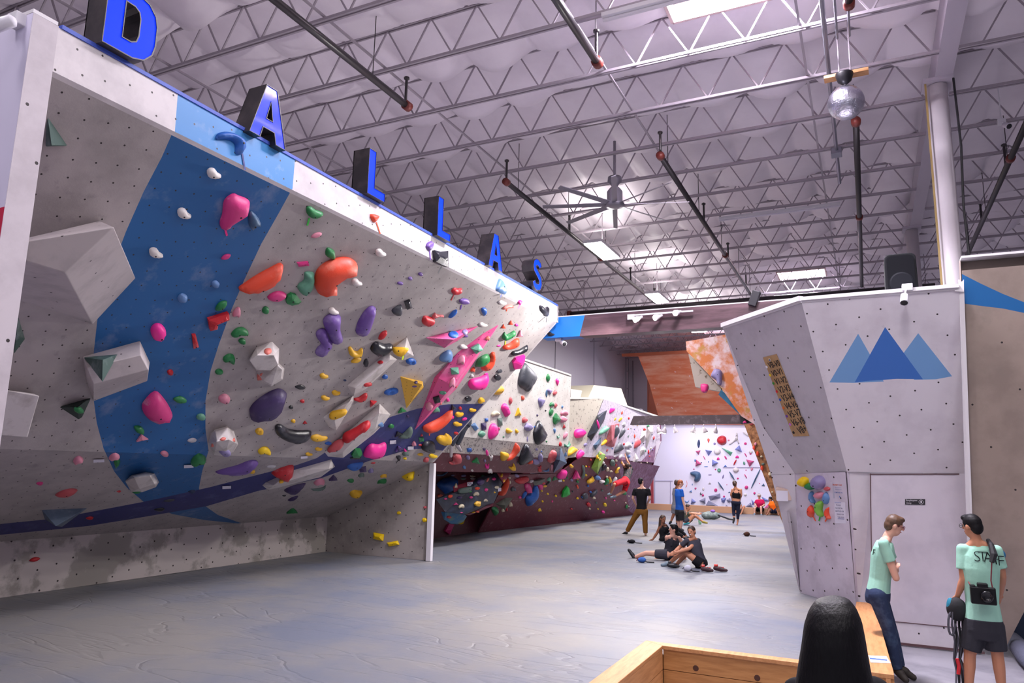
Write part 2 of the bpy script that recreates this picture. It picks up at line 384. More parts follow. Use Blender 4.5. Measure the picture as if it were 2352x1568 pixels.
for x, y, pw, up in ((-6.2, 1.2, 8, 20), (-.5, 2.0, 20, 30), (-6.0, -3.5, 5, 15), (4.5, 6.5, 40, 40), (3.0, .5, 60, 40), (-1.0, -3.5, 15, 20), (.5, 6.2, 90, 70), (-2.8, 5.8, 30, 60)):
    hb(Vector((x, y, 7.75)), .55, 1.2, 'square ceiling light hanging behind the viewpoint', 7.75, pw, 'ceiling lights behind the viewpoint', up)
for x, y, pw in ((-6.1, 30.0, 450),): hb(Vector((x, y, 7.75)), .6, 1.1, 'glowing ceiling light seen through the gap under the brown beam', 7.75, pw, None, 40)
def strip(a, c, label):
    a = Vector(a); c = Vector(c); e = empty('strip_light', a); tag(e, label, 'strip light')
    m = MB(); m.bar(a, c, .16, .06); m.build('housing', M_fix, e); m = MB(); m.bar(a - Vector((0, 0, .05)), c - Vector((0, 0, .05)), .035); m.build('tube', mat('dead_tube', 'd8d3de', .3), e)
a = PZ(1652, 503, ZC - .08); c = PZ(1930, 470, ZC - .08); strip(a, (c.x, a.y, a.z), 'long unlit strip light fixed under a joist right of the fan')
a = PZ(1385, 40, ZC - .08); c = PZ(1590, 0, ZC - .08); strip(a, (c.x, a.y, a.z), 'unlit strip light beside the bright skylight')
a = PZ(1700, 22, ZC - .08)
# ceiling fan, eight long blades
f0 = PZ(1412, 470, 7.35); e = empty('ceiling_fan', f0); tag(e, 'large white eight-bladed ceiling fan hanging above the square lights', 'ceiling fan')
M_fan = mat('fan_metal', '77727c', .4, metal=.2)
m = MB(); m.tube([f0 + Vector((0, 0, .62)), f0 + Vector((0, 0, ZC + .3 - f0.z))], .03, 10); m.build('downrod', M_fan, e)
m = MB(); m.lathe(f0, [(.05, .62), (.14, .60), (.15, .5), (.10, .46), (.06, .40), (.12, .34), (.16, .28), (.16, .04), (.2, .02), (.2, -.03), (.1, -.05)], 20); m.build('motor', M_fan, e, smooth=True)
for k in range(8):
    a = k * math.pi / 4 + .30; d = Vector((math.cos(a), math.sin(a), 0)); q = Vector((-d.y, d.x, 0)); m = MB()
    p = f0 + Vector((0, 0, 0)); w0, w1, L = .055, .045, 1.5
    m.prism([p + d * .15 - q * w0 + Vector((0, 0, -.02)), p + d * L - q * w1 + Vector((0, 0, -.015)), p + d * L + q * w1 + Vector((0, 0, .015)), p + d * .15 + q * w0 + Vector((0, 0, .02))], (0, 0, .012)); m.build('blade', M_fan, e)
# mirror ball on a timber board
b0 = PZ(1943, 236, 7.55)
e = empty('mirror_ball', b0); tag(e, 'silver mirror ball hanging from a wooden board on the ceiling', 'mirror ball')
bm = bmesh.new(); bmesh.ops.create_uvsphere(bm, u_segments=44, v_segments=26, radius=.262)
me = bpy.data.meshes.new('ball'); bm.to_mesh(me); bm.free(); me.materials.append(mat('mirror_tiles', 'c9c9d6', .26, metal=1.0, bump=.6, bscale=22))
o = link('ball', me, e, False)
m = MB(); m.lathe(b0 + Vector((0, 0, .30)), [(.03, 0), (.1, .06), (.13, .16), (.13, .18)], 16); m.build('motor', MATS['black_plastic'], e, smooth=True)
m = MB(); m.tube([b0 + Vector((0, 0, .25)), b0 + Vector((0, 0, .36))], .015, 8); m.build('hook', M_steel, e)
zb = b0.z + .50; a = PZ(1893, 183, zb); c = PZ(1995, 162, zb)
m = MB(); m.bar(a, c, .16, .05); m.build('board', mat('pine', 'c08d5f', .55, col2='a5723f', nscale=5, stretch=(1, 8, 8)), e)
for x in (a.x + .22, c.x - .25):
    m = MB(); m.tube([(x, b0.y + .02, zb), (x, b0.y + .02, 9.2)], .012, 6); m.build('hanger_rod', M_steel, e)

# ============================================================ CRASH MATS
def mats():
    nx, ny = 150, 330; x0, x1, y0, y1 = -11.6, .02, -3, 42; vs = []; fs = []
    for j in range(ny + 1):
        for i in range(nx + 1):
            x = x0 + (x1 - x0) * i / nx; y = y0 + (y1 - y0) * j / ny
            z = .012 * noise.noise(Vector((x * .6, y * .5, 0))) + .006 * noise.noise(Vector((x * 1.4, y * 3.0, 5)))
            vs.append((x, y, z - .004))
    for j in range(ny):
        for i in range(nx):
            xc = x0 + (x1 - x0) * (i + .5) / nx; yc = y0 + (y1 - y0) * (j + .5) / ny
            if xc > -2.35 and yc < 8.12: continue
            a = j * (nx + 1) + i; fs.append((a, a + 1, a + nx + 2, a + nx + 1))
    me = bpy.data.meshes.new('crash_mat'); me.from_pydata(vs, [], fs)
    for p in me.polygons: p.use_smooth = True
    m = mat('mat_vinyl', '676c79', .5, col2='7f7c78', nscale=.3, nlo=.4, nhi=.6, spec=.35)
    nt = m.node_tree; N = nt.nodes; L = nt.links; b = N['Principled BSDF']; tc = N.new('ShaderNodeTexCoord')
    def wr(scale, rot, st, lo, hi):
        mp = N.new('ShaderNodeMapping'); mp.inputs['Scale'].default_value = st; mp.inputs['Rotation'].default_value = (0, 0, rot); L.new(tc.outputs['Object'], mp.inputs[0])
        n = N.new('ShaderNodeTexNoise'); n.inputs['Scale'].default_value = scale; n.inputs['Detail'].default_value = 3; n.inputs['Distortion'].default_value = .6; L.new(mp.outputs[0], n.inputs[0])
        s = N.new('ShaderNodeMath'); s.operation = 'SUBTRACT'; s.inputs[1].default_value = .5; L.new(n.outputs[0], s.inputs[0])
        ab = N.new('ShaderNodeMath'); ab.operation = 'ABSOLUTE'; L.new(s.outputs[0], ab.inputs[0])
        r = N.new('ShaderNodeMapRange'); r.inputs[1].default_value = lo; r.inputs[2].default_value = hi; L.new(ab.outputs[0], r.inputs[0]); return r.outputs[0]
    A = wr(1.0, .25, (.35, 1.7, 1), 0, .022); B = wr(.8, -.5, (.5, 1.3, 1), 0, .014); C = wr(2.5, .1, (.3, 1.6, 1), 0, .05)
    mu = N.new('ShaderNodeMath'); mu.operation = 'MULTIPLY'; L.new(A, mu.inputs[0]); L.new(B, mu.inputs[1])
    mu2 = N.new('ShaderNodeMath'); mu2.operation = 'MULTIPLY_ADD'; mu2.inputs[1].default_value = .12; L.new(C, mu2.inputs[0]); L.new(mu.outputs[0], mu2.inputs[2])
    bp = N.new('ShaderNodeBump'); bp.inputs['Strength'].default_value = .45; bp.inputs['Distance'].default_value = .02; L.new(mu2.outputs[0], bp.inputs['Height']); L.new(bp.outputs[0], b.inputs['Normal'])
    me.materials.append(m)
    tag(link('crash_mat', me), 'grey wrinkled vinyl crash mat covering the whole climbing floor', 'mat')
mats()

# ============================================================ NEAR CLIMBING WALL (left)
nw = empty('climbing_wall', (-11, 8, 0)); tag(nw, 'big grey overhanging climbing wall on the left with a blue swoosh and navy stripe', 'climbing wall')
YA, YE = 3.0, 13.32
XK = -11.05; S0 = (-11.05, .77); S1 = (-8.32, 2.03); S2 = (-5.53, 4.86); XF = -5.5; ZT = 5.21
def yl(X, Z, y): return Vector((X, y, Z))
def pxs(s, o=(0, 0), k=1.0):
    r = []
    for t in s.split():
        a, b_ = t.split(','); r.append((o[0] + float(a) / k, o[1] + float(b_) / k))
    return r
swoosh = pxs('400,296 372,360 330,440 290,530 252,630 224,730 213,830 213,900 222,970 238,1030 262,1082 292,1120 330,1152 395,1180 470,1194 560,1203 500,1182 462,1155 457,1120 465,1080 479,1035 472,985 472,920 484,850 503,790 532,710 560,645 600,560 640,490 674,428 690,380 420,260')
navy = pxs('-40,1208 0,1203 130,1190 330,1152 480,1119 600,1088 680,1068 727,1052 760,1030 830,990 900,956 960,938 1030,928 1112,927 1112,945 1040,1048 1017,1035 988,1030 951,1031 926,1036 848,1058 787,1080 737,1098 593,1127 475,1162 300,1192 200,1208 0,1228 -40,1233')
panel('overhang_panel', [yl(*S1, YA - .06), yl(*S1, YE), yl(*S2, YE), yl(*S2, YA - .06)], [M_wall, M_blue, M_navy], nw, [(1, swoosh, 0), (2, navy, 0)])
panel('lower_panel', [yl(*S0, YA - .06), yl(*S0, YE), yl(*S1, YE), yl(*S1, YA - .06)], [M_wall, M_blue, M_navy], nw, [(1, swoosh, 0), (2, navy, 0)])
panel('top_fascia', [yl(XF, S2[1] + .03, YA + .07), yl(XF, S2[1] + .03, YE + .02), yl(XF, ZT - .02, YE + .02), yl(XF, ZT + .05, YA + .07)], [M_fas, M_lblue], nw, [(1, pxs('400,330 402,298 408,220 420,190 690,350 677,372 672,432 660,470'), 0)])
m = MB(); m.prism([(XF, YA, S2[1] + .03), (XF, YE, S2[1] + .03), (S2[0] - .02, YE, S2[1] - .02), (S2[0] - .02, YA, S2[1] - .02)], (-.02, 0, .02)); m.build('fascia_return', M_fas, nw)
m = MB(); m.prism([(XF + .012, YA + .09, ZT + .05), (XF + .012, YE, ZT - .02), (XF - .05, YE, ZT - .02), (XF - .05, YA + .09, ZT + .05)], (0, 0, .035)); m.build('blue_edge_trim', mat('blue_trim', '3c56b8', .5), nw)
panel('kickboard', [yl(XK, 0, YA - .06), yl(XK, 0, YE), yl(XK, S0[1], YE), yl(XK, S0[1], YA - .06)], [mat('kick_ply', 'bcb2b0', .6, col2='968f8a', nscale=1.1, nlo=.47, nhi=.53, dots=3.6, dotr=.05)], nw)
panel('end_partition', [(XK, YE, 0), (S1[0] - .05, YE, 0), (S1[0] - .05, YE, S1[1]), (XK, YE, S0[1])], [mat('partition_ply', 'aaa29c', .65, col2='8f8883', nscale=1.5, dots=4, dotr=.05, col3='5e4a3e', n3=4.5, lo3=.72, hi3=.74)], nw)
m = MB(); m.box((S1[0], YE - .0, 1.0), (.11, .09, 2.0)); m.build('partition_edge', M_edge, nw)
m = MB(); m.prism([(S1[0], YE, S1[1]), (S2[0], YE, S2[1]), (XF, YE, S2[1]), (XF, YE, ZT), (-6.2, YE, ZT), (-9.1, YE, 2.3), (XK, YE, S0[1] + .1), (XK, YE, S0[1])], (0, .05, 0)); m.build('end_profile', mat('profile_ply', 'b6aeb0', .6), nw)
m = MB(); m.prism([(XF - .02, YA + .06, ZT), (XF - .02, YE, ZT), (-11.9, YE, ZT), (-11.9, YA + .06, ZT)], (0, 0, -.04)); m.build('top_deck', M_edge, nw)
# end pillar with white front face
ep = empty('end_pillar', (-5.6, 2.95, 0)); tag(ep, 'pale plywood pillar with white front closing the near end of the climbing wall', 'pillar')
M_pil = mat('pillar_ply', 'c4bcc2', .55, dots=2.3, dotr=.03, col2='b6aeb4', nscale=3)
M_wp = mat('white_paint', 'd9d3ea', .55); M_rp = mat('red_paint', 'c5103f', .5)
panel('side_face', [(XF, 2.876, 0), (XF, 3.07, 0), (XF, 3.07, ZT + .06), (XF, 2.876, ZT + .06)], [M_pil], ep)
panel('front_face', [(XF - .003, 2.875, 0), (-12.5, 2.875, 0), (-12.5, 2.875, ZT + .06), (XF - .003, 2.875, ZT + .06)], [M_wp, M_rp], ep, [(1, pxs('-200,540 0,477 16,473 30,473 30,760 -200,760'), 0)])
m = MB(); m.box((XF - 1.555, 2.97, ZT + .08), (3.1, .19, .03)); m.build('cap', M_edge, ep)
# sign letters
LET = {'D': ([(0, 0), (.46, 0), (.64, .06), (.76, .2), (.8, .36), (.8, .66), (.76, .82), (.64, .95), (.46, 1), (0, 1)], [(.27, .22), (.42, .22), (.5, .27), (.53, .38), (.53, .64), (.5, .74), (.42, .79), (.27, .79)]),
       'A': ([(0, 0), (.25, 0), (.30, .2), (.56, .2), (.61, 0), (.86, 0), (.56, 1), (.30, 1)], [(.345, .38), (.515, .38), (.43, .74)]),
       'L': ([(0, 0), (.62, 0), (.62, .2), (.25, .2), (.25, 1), (0, 1)], None)}
def s_shape():
    out = []; c = [(.60, .78), (.55, .86), (.44, .9), (.32, .9), (.2, .84), (.16, .74), (.2, .64), (.34, .56), (.48, .48), (.6, .38), (.62, .26), (.56, .15), (.42, .1), (.28, .1), (.17, .15), (.12, .25)]
    c = [Vector(p) for p in c]; c = [Vector(p) for p in c]; L_ = []; R_ = []
    for i, p in enumerate(c):
        d = (c[min(i + 1, len(c) - 1)] - c[max(i - 1, 0)]).normalized(); n_ = Vector((-d.y, d.x)) * .105
        L_.append(p + n_); R_.append(p - n_)
    return [tuple(p) for p in L_ + R_[::-1]]
LET['S'] = (s_shape(), None)
M_ltr = mat('letter_acrylic', '0028ff', .5, emit=1.0, spec=.1); M_can = mat('letter_can', '2a262a', .4, col2='4a4244', nscale=3)
M_ltr2 = mat('letter_acrylic_glossy', '3848e8', .05, emit=.45, coat=.7)
def letter(ch, px, py, hpx, label, dy=0, M=None):
    base = PX(px, py, XF + .08); sc = (PX(px, py - hpx, XF + .08) - base).z if False else hpx
    e = empty('sign_letter', base); tag(e, label, 'sign letter', None)
    out, hole = LET[ch]; P2 = [Vector(p) for p in out]; es = [(i, (i + 1) % len(out)) for i in range(len(out))]
    if hole: k = len(P2); P2 += [Vector(p) for p in hole]; es += [(k + i, k + (i + 1) % len(hole)) for i in range(len(hole))]
    r = delaunay_2d_cdt(P2, es, [], 0, 1e-6)
    fs = [f for f in r[2] if inside(sum((r[0][i] for i in f), Vector((0, 0))) / 3, out) and not (hole and inside(sum((r[0][i] for i in f), Vector((0, 0))) / 3, hole))]
    W = lambda p, x: Vector((XF + x, base.y + p[0] * sc, base.z + p[1] * sc))
    m = MB(); m.add([W(p, .081) for p in r[0]], fs); o = m.build('face', M or M_ltr, e)
    m = MB(); m.add([W(p, -.16) for p in r[0]], fs)
    for lp in ([out] + ([hole] if hole else [])):
        n = len(lp); m.add([W(p, .09) for p in lp] + [W(p, -.16) for p in lp], [(i, (i + 1) % n, n + (i + 1) % n, n + i) for i in range(n)])
    o = m.build('can', M_can, e); sd = o.modifiers.new('thickness', 'SOLIDIFY'); sd.thickness = .012
    m = MB(); m.tube([(XF - .06, base.y + .15 * sc, base.z - .03), (XF - .06, base.y + .15 * sc, base.z + .04)], .012, 6); m.tube([(XF - .06, base.y + .5 * sc, base.z - .03), (XF - .06, base.y + .5 * sc, base.z + .04)], .012, 6); m.build('post', M_can, e)
ltr = [('D', 232, 95, .60, 'huge blue illuminated letter D, first of the row on the wall top'), ('A', 571, 300, .60, 'blue letter A with glossy reflections, between the D and the first L'), ('L', 842, 443, .60, 'blue letter L, nearer of the two on the wall top'), ('L', 1003, 540, .60, 'blue letter L, farther of the two, next to the second A'), ('A', 1121, 608, .60, 'blue letter A between the farther L and the S'), ('S', 1222, 660, .60, 'blue letter S at the far end of the sign row')]
for k, (ch, px, py, h, lb) in enumerate(ltr): letter(ch, px, py, h, lb, M=M_ltr2 if k == 1 else None)

# ============================================================ FAR LEFT CLIMBING WALL
fw = empty('climbing_wall', (-10.6, 20, 0)); tag(fw, 'long cream and maroon climbing wall beyond the grey overhang, crowded with holds', 'climbing wall')
Y0 = 13.45
B_top = [(-8.3, 4.84), (-8.5, 2.63), (-8.7, 2.25), (-9.1, 1.84)]
tr = PX(1311, 863, -8.3); mr = PX(1304, 1026, -8.5); br = PX(1302, 1054, -8.62); lr = PX(1285, 1087, -9.0)
yE = [tr.y, mr.y, br.y, lr.y]
fp = [Vector((x, Y0 if i else Y0, z)) for i, (x, z) in enumerate(B_top)]
panel('cream_panel', [fp[1], mr, tr, fp[0]], [M_cream], fw)
panel('mottled_panel', [fp[2], br, mr, fp[1]], [M_mott], fw)
panel('maroon_overhang', [fp[3], lr, br, fp[2]], [M_maroon], fw)
bl = PZ(1098, 1223, 0); bm_ = PZ(1250, 1206, 0); be = PZ(1462, 1181, 0)
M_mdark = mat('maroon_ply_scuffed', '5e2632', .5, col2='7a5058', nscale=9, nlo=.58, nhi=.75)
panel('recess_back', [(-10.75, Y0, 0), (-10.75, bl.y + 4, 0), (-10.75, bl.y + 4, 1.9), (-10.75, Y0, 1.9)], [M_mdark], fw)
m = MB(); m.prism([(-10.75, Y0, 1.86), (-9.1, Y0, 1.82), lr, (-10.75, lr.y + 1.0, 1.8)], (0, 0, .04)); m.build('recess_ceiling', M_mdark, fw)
q1 = PX(1140, 1150, -10.1); q2 = lr
panel('sloping_panel', [bl, bm_, lr, PX(1170, 1090, -9.35)], [M_maroon], fw)
# section turning out beyond the cream panel
ctl = PX(1300, 914, -8.75); ctr_ = PX(1383, 915, -8.3); cbl = PX(1300, 1052, -8.8); cbr = PX(1335, 1048, -8.6)
panel('concrete_panel', [cbl, cbr, ctr_, ctl], [mat('scuffed_ply', 'b9b1a4', .65, col2='6b625c', nscale=7, nlo=.56, nhi=.72, dots=4)], fw)
cte = PX(1517, 958, -8.1); cme = PX(1519, 1012, -8.15); cpe = PX(1502, 1062, -8.5)
M_lav = mat('lavender_ply', 'c9c0cc', .55, col2='9d8fa3', nscale=8, nlo=.5, nhi=.7, dots=4)
M_lav2 = mat('lilac_maroon_ply', '7a4a66', .5, col2='a888a8', nscale=6, nlo=.42, nhi=.78)
panel('lavender_panel', [cbr, cpe, cme, cte, ctr_], [M_lav, M_lav2], fw, [(1, pxs('1330,1052 1400,1046 1448,1052 1465,1075 1525,1012 1530,1100 1300,1100'), 0)])
panel('lower_maroon_panel', [bm_, be, cpe, cbr, lr], [M_maroon, M_lav2], fw, [(1, pxs('1420,1040 1530,1040 1530,1090 1480,1160 1440,1170 1405,1120'), 1)])
m = MB(); m.prism([cte, cme, cpe, be, be + Vector((-1.6, 0, 0)), Vector((-10.6, cte.y, cte.z))], (0, .05, 0)); m.build('end_profile', M_lav2, fw)
m = MB(); m.prism([tr, mr, br, (-9.6, br.y, br.z), (-9.6, tr.y, tr.z)], (0, .04, 0)); m.build('step_profile', M_cream, fw)
m = MB(); m.bar(fp[0] + Vector((-.02, 0, .02)), tr + Vector((-.02, 0, .02)), .08, .05); m.bar(ctr_, cte, .06, .06); m.bar(ctl, ctr_, .06, .06); m.build('cap_strip', M_cream, fw)
a = PX(1311, 893, -9.0); c = PX(1337, 897, -9.0); m = MB(); m.prism([a, c, PX(1332, 917, -9.0), PX(1311, 917, -9.0)], (-.05, .02, 0)); m.build('small_step_panel', M_cream, fw)
# beige box on top of the far wall
m = MB(); yb = 25.5
def pp(px, py, X): return PX(px, py, X)
A1, A2, A3, A4 = pp(1364, 884, -9.6), pp(1427, 892, -9.6), pp(1441, 934, -9.2), pp(1350, 915, -9.2)
m.add([pp(1350, 916, -8.9), pp(1416, 926, -8.9), pp(1427, 892, -9.3), pp(1364, 884, -9.3), pp(1443, 936, -9.2), pp(1443, 936, -9.2) + Vector((-1.6, 0, 0)), pp(1427, 892, -9.3) + Vector((-1.4, 0, 0)), pp(1364, 884, -9.3) + Vector((-1.4, 0, 0)), pp(1350, 916, -8.9) + Vector((-1.8, 0, 0))],
      [(0, 1, 2, 3), (1, 4, 2), (2, 4, 5, 6), (3, 2, 6, 7), (0, 3, 7, 8)])
tag(m.build('box_volume', mat('beige_ply', 'b3ac98', .7)), 'beige angular wooden box resting on top of the far climbing wall', 'box')
a = PX(1467, 942, -9.0); m = MB(); m.box(a, (.3, .35, .12)); m.build
tag(m.build('projector_box', mat('grey_metal', '77747e', .4, metal=.3), bevel=.02), 'small grey light box on the far wall top left of the orange overhang', 'light box')

# ============================================================ BEAMS ACROSS THE HALL
M_brown = mat('brown_beam_paint', '483439', .38, col2='6a5056', nscale=2, stretch=(.4, 3, 3)); M_bb = mat('beam_blue', '1577d6', .45)
Ybm = YE + .12
bmr = empty('cross_beam', (-3.5, Ybm, 4.7)); tag(bmr, 'dark brown beam with a blue left end, spanning from the overhang to the white wall', 'beam')
zt, zb_ = 4.99, 4.57; xl, xr = -5.55, -.6; xs = PY(1338, 750, Ybm).x
m = MB(); m.prism([(-5.52, Ybm, zt), (-5.88, Ybm, zb_), (PY(1331, 770, Ybm).x, Ybm, zb_), (PY(1343, 731, Ybm).x, Ybm, zt)], (0, .3, 0)); m.build('blue_end', M_bb, bmr)
m = MB(); m.prism([(PY(1331, 770, Ybm).x, Ybm, zb_), (PY(1343, 731, Ybm).x, Ybm, zt), (xr, Ybm, zt), (xr, Ybm, zb_)], (0, .3, 0)); m.build('brown_span', M_brown, bmr)
reg([(-5.52, Ybm, zt), (-5.88, Ybm, zb_), (xr, Ybm, zb_), (xr, Ybm, zt)], [(0, 1, 2, 3)])
m = MB(); m.box(((xl + xr) / 2 - .1, Ybm + .15, zt + .01), (xr - xl - .1, .3, .02)); m.build('top_board', M_edge, bmr)
# track lights on the beam
def bulb_glow(p, pw, col, parent): 
    l = bpy.data.lights.new('bulb_glow', 'POINT'); l.energy = pw; l.color = col; l.shadow_soft_size = .04; o = bpy.data.objects.new('bulb_glow', l); COL.objects.link(o); o.location = p; o.parent = parent; o.matrix_parent_inverse = wm(parent).inverted()
M_bulb = mat('lit_bulb', 'fff0e8', .4, emit=12.0); M_off = mat('lamp_shade_white', 'd8cfd6', .35)
tk = empty('track_light', PY(1520, 720, Ybm)); tag(tk, 'white track with three lit spotlights fixed on the brown beam', 'track light')
a = PY(1452, 724, Ybm - .08); c = PY(1592, 716, Ybm - .08)
m = MB(); m.bar(a, (c.x, c.y, a.z), .03, .03); m.box(PY(1450, 728, Ybm - .06), (.14, .06, .1)); m.build('rail', M_fix, tk)
for px, py, dx, dy in ((1466, 731, -.20, -.16), (1512, 727, -.20, -.22), (1557, 717, -.14, -.30)):
    p = PY(px, py, Ybm - .14); d = Vector((dx, dy, -.12)).normalized(); m = MB(); m.lathe(p - d * .09, [(.025, 0), (.03, .05), (.05, .10), (.06, .17)], 16, d); o = m.build('lamp_head', M_off, tk, smooth=True)
    m = MB(); m.lathe(p + d * .08, [(.055, 0), (.05, .015), (.02, .022)], 14, d); m.build('bulb', M_bulb, o)
    sl_ = bpy.data.lights.new('track_spot', 'SPOT'); sl_.energy = 200; sl_.color = (1, .95, .93); sl_.spot_size = math.radians(150); sl_.spot_blend = .8; sl_.shadow_soft_size = .05
    so_ = bpy.data.objects.new('track_spot', sl_); COL.objects.link(so_); so_.matrix_basis = Matrix.Translation(p + d * .16) @ d.to_track_quat('-Z', 'Y').to_matrix().to_4x4(); so_.parent = tk; so_.matrix_parent_inverse = wm(tk).inverted()
lb = empty('cross_beam', PY(1575, 965, 24)); tag(lb, 'low dark scuffed beam in the distance carrying a row of hanging spotlights', 'beam')
Yl = 24.0; L1, L2, L3, L4 = PY(1455, 955, Yl), PY(1699, 952, Yl), PY(1699, 972, Yl), PY(1447, 975, Yl)
m = MB(); m.prism([L1, L2, L3, L4], (0, .3, 0)); m.build('span', mat('scuffed_brown', '54474d', .6, col2='8d7f8a', nscale=4, nlo=.5, nhi=.75), lb)
for k, (px, lit) in enumerate(((1512, 1), (1527, 1), (1550, 0), (1594, 1), (1617, 1), (1644, 0))):
    p = PY(px, 984, Yl); e = empty('spotlight', p)
    tag(e, ('lit spotlight, first from the left under the low beam', 'lit spotlight, second from the left under the low beam', 'unlit spotlight, third from the left under the low beam', 'lit tilted spotlight, fourth from the left under the low beam', 'brightest spotlight, fifth from the left under the low beam', 'unlit spotlight at the right end under the low beam')[k], 'spotlight')
    d = Vector((.3 * (-1) ** k, .2, -1)).normalized(); m = MB(); m.tube([(p.x, p.y, L4.z), p - d * .05], .012, 6); m.lathe(p - d * .06, [(.03, 0), (.045, .06), (.08, .13), (.09, .2)], 14, d); m.build('lamp_head', M_off, e, smooth=True)
    if lit: m = MB(); m.lathe(p + d * .13, [(.085, 0), (.06, .03), (.02, .04)], 12, d); m.build('bulb', M_bulb, e); bulb_glow(p + d * .25, 5, (1, .93, .88), e)
# ============================================================ WHITE WALL WITH DOOR AND LOGO (right)
kw = empty('climbing_wall', (.2, 12.2, ZF)); tag(kw, 'white plywood wall on the right with mountain logo, faceted corner and door', 'climbing wall')
YD = 11.95; YT = 10.9; YL = 13.3
Bv = PY(2202, 660, YT); A = PY(1840, 690, YT); Cc = PZ(1660, 751, A.z - .02)
E_ = PY(2226, 1087, YD); D2 = PY(1999, 1087, YD); D = PP(1945, 1083, D2, (E_ - D2).cross(Bv - D2).normalized())
G1 = PY(1787, 1083, YL + .1); Hh = PY(1838, 1360, YL + .1); Hs = PY(1800, 1210, YL + .1)
nf = (D - A).cross(Cc - A).normalized()
K = PP(1752, 982, A, nf); G2 = PP(1825, 1087, A, nf); K2 = PP(1745, 992, K + Vector((-.02, .25, 0)), nf)
nl = (E_ - D2).cross(Bv - D2).normalized(); A_ = A
M_fac = mat('grey_white_ply', 'b9b4bc', .55, col2='aba6ae', nscale=2, dots=3.0, dotr=.045, col3='8f8b93', n3=5, lo3=.66, hi3=.8)
M_lg1 = mat('logo_light_blue', '6a96c6', .5); M_lg2 = mat('logo_blue', '3468b4', .5)
logo = [(1, pxs('1905,878 1971,766 2004,824 2030,876 1960,879'), 0), (1, pxs('2070,818 2109,765 2187,864 2150,871 2100,872'), 0), (2, pxs('1963,878 2033,751 2120,871 2060,870 2000,874'), 0)]
panel('logo_panel', [D, E_, Bv, A], [M_white, M_lg1, M_lg2], kw, logo)
panel('facet_panel', [K, G2, D, A, Cc], [M_fac], kw)
W1 = PY(1652, 752, YL); 
G1 = PY(1771, 1089, G2.y + .30); npl = (G2 - Cc).cross(G1 - Cc).normalized()
panel('corner_strip', [G1, G2, PP(1752, 982, Cc, npl), Cc], [M_white], kw, thick=.01)
panel('lower_side_panel', [PY(1836, 1357, Hh.y + .06), Hh, G2, G1], [M_white], kw, thick=.01)
LBR = PY(1967, 1390, YD + .8)
panel('lower_panel', [Hh, Vector((LBR.x, LBR.y, 0)) if False else PY(1969, 1420, YD + .45), D, G2], [mat('dirty_white_ply', 'cfc6d4', .5, col2='bdb4c2', nscale=2.5, dots=3.0, dotr=.045, col3='a59ca8', n3=4, lo3=.62, hi3=.8)], kw)
panel('door_surround', [PY(1969, 1420, YD + .45), PY(2010, 1475, YD), D2, D], [M_white], kw)
DB = PY(2005, 1480, YD); 
panel('door_panel', [(DB.x, YD, ZF + .32), (E_.x - .06, YD, ZF + .32), (E_.x + .0, YD, E_.z), (D2.x, YD, D2.z)], [mat('door_white', 'cdc5d0', .5, col2='bdb6c2', nscale=1.2, dots=0)], kw)
panel('door_plinth', [(DB.x, YD, ZF), (E_.x - .06, YD, ZF), (E_.x - .06, YD, ZF + .31), (DB.x, YD, ZF + .31)], [M_white], kw)
m = MB(); m.box(((DB.x + E_.x) / 2, YD - .01, ZF + .03), (E_.x - DB.x, .02, .03)); m.bar((DB.x, YD - .005, ZF), (D2.x, YD - .005, D2.z), .012); m.bar((D2.x, YD - .005, D2.z - .01), (E_.x - .12, YD - .005, E_.z - .01), .015); m.box(((DB.x + E_.x) / 2, YD - .004, ZF + .315), (E_.x - DB.x - .1, .01, .008)); m.build('seam_lines', mat('seam', '5a4044', .8), kw)
m = MB(); m.prism([PY(2202, 641, YT), PY(2214, 650, YT), PY(2244, 1487, YD), PY(2230, 1487, YD)], (0, .05, 0)); m.prism([PY(2192, 668, YT), PY(2214, 641, YT), PY(2214, 670, YT)], (0, .05, 0)); m.build('edge_strip', M_edge, kw)
m = MB(); m.bar(A + Vector((0, 0, .03)), Cc + Vector((0, 0, .03)), .08, .07); m.bar(A + Vector((0, 0, .02)), Bv + Vector((0, 0, .02)), .08, .05); m.build('top_cap', M_edge, kw)
m = MB(); m.prism([A, Bv, Bv + Vector((0, 2.2, 0)), Cc + Vector((.4, .5, 0)), Cc], (0, 0, -.03)); m.build('top_deck', M_edge, kw)
# plaques and paper on that wall
def font(txt, size, o, u, v, m, name, parent, ext=.001, align='LEFT', bold=0., tall=1.):
    cu = bpy.data.curves.new(name, 'FONT'); cu.body = txt; cu.size = size; cu.extrude = ext; cu.align_x = align; cu.align_y = 'CENTER'; cu.offset = bold; cu.resolution_u = 3
    t = bpy.data.objects.new(name + '_tmp', cu); COL.objects.link(t)
    dg = bpy.context.evaluated_depsgraph_get(); me = bpy.data.meshes.new_from_object(t.evaluated_get(dg)); bpy.data.objects.remove(t)
    n = u.cross(v).normalized()
    M = Matrix((u.normalized(), v.normalized(), n)).transposed().to_4x4(); M.translation = o
    me.transform(M @ Matrix.Diagonal((1, tall, 1, 1))); me.materials.clear(); me.materials.append(m); me.name = name
    return link(name, me, parent)
def plate(name, px4, m, label, cat, thick=.008, lift=.012):
    """flat sheet fixed on whatever surface is at its centre, given by four corners in the photo"""
    cx = sum(p[0] for p in px4) / 4; cy = sum(p[1] for p in px4) / 4; h = cast(cx, cy); n = h[1] if h[1].dot(EYE - h[0]) > 0 else -h[1]
    q = [PP(x, y, h[0] + n * lift, n) for x, y in px4]
    e = empty(name, sum(q, Vector()) / 4); tag(e, label, cat)
    b = MB(); b.prism(q, -n * thick); b.build('board', m, e)
    u = (q[1] - q[0]).normalized(); v = n.cross(u)
    return e, q, u, v, n
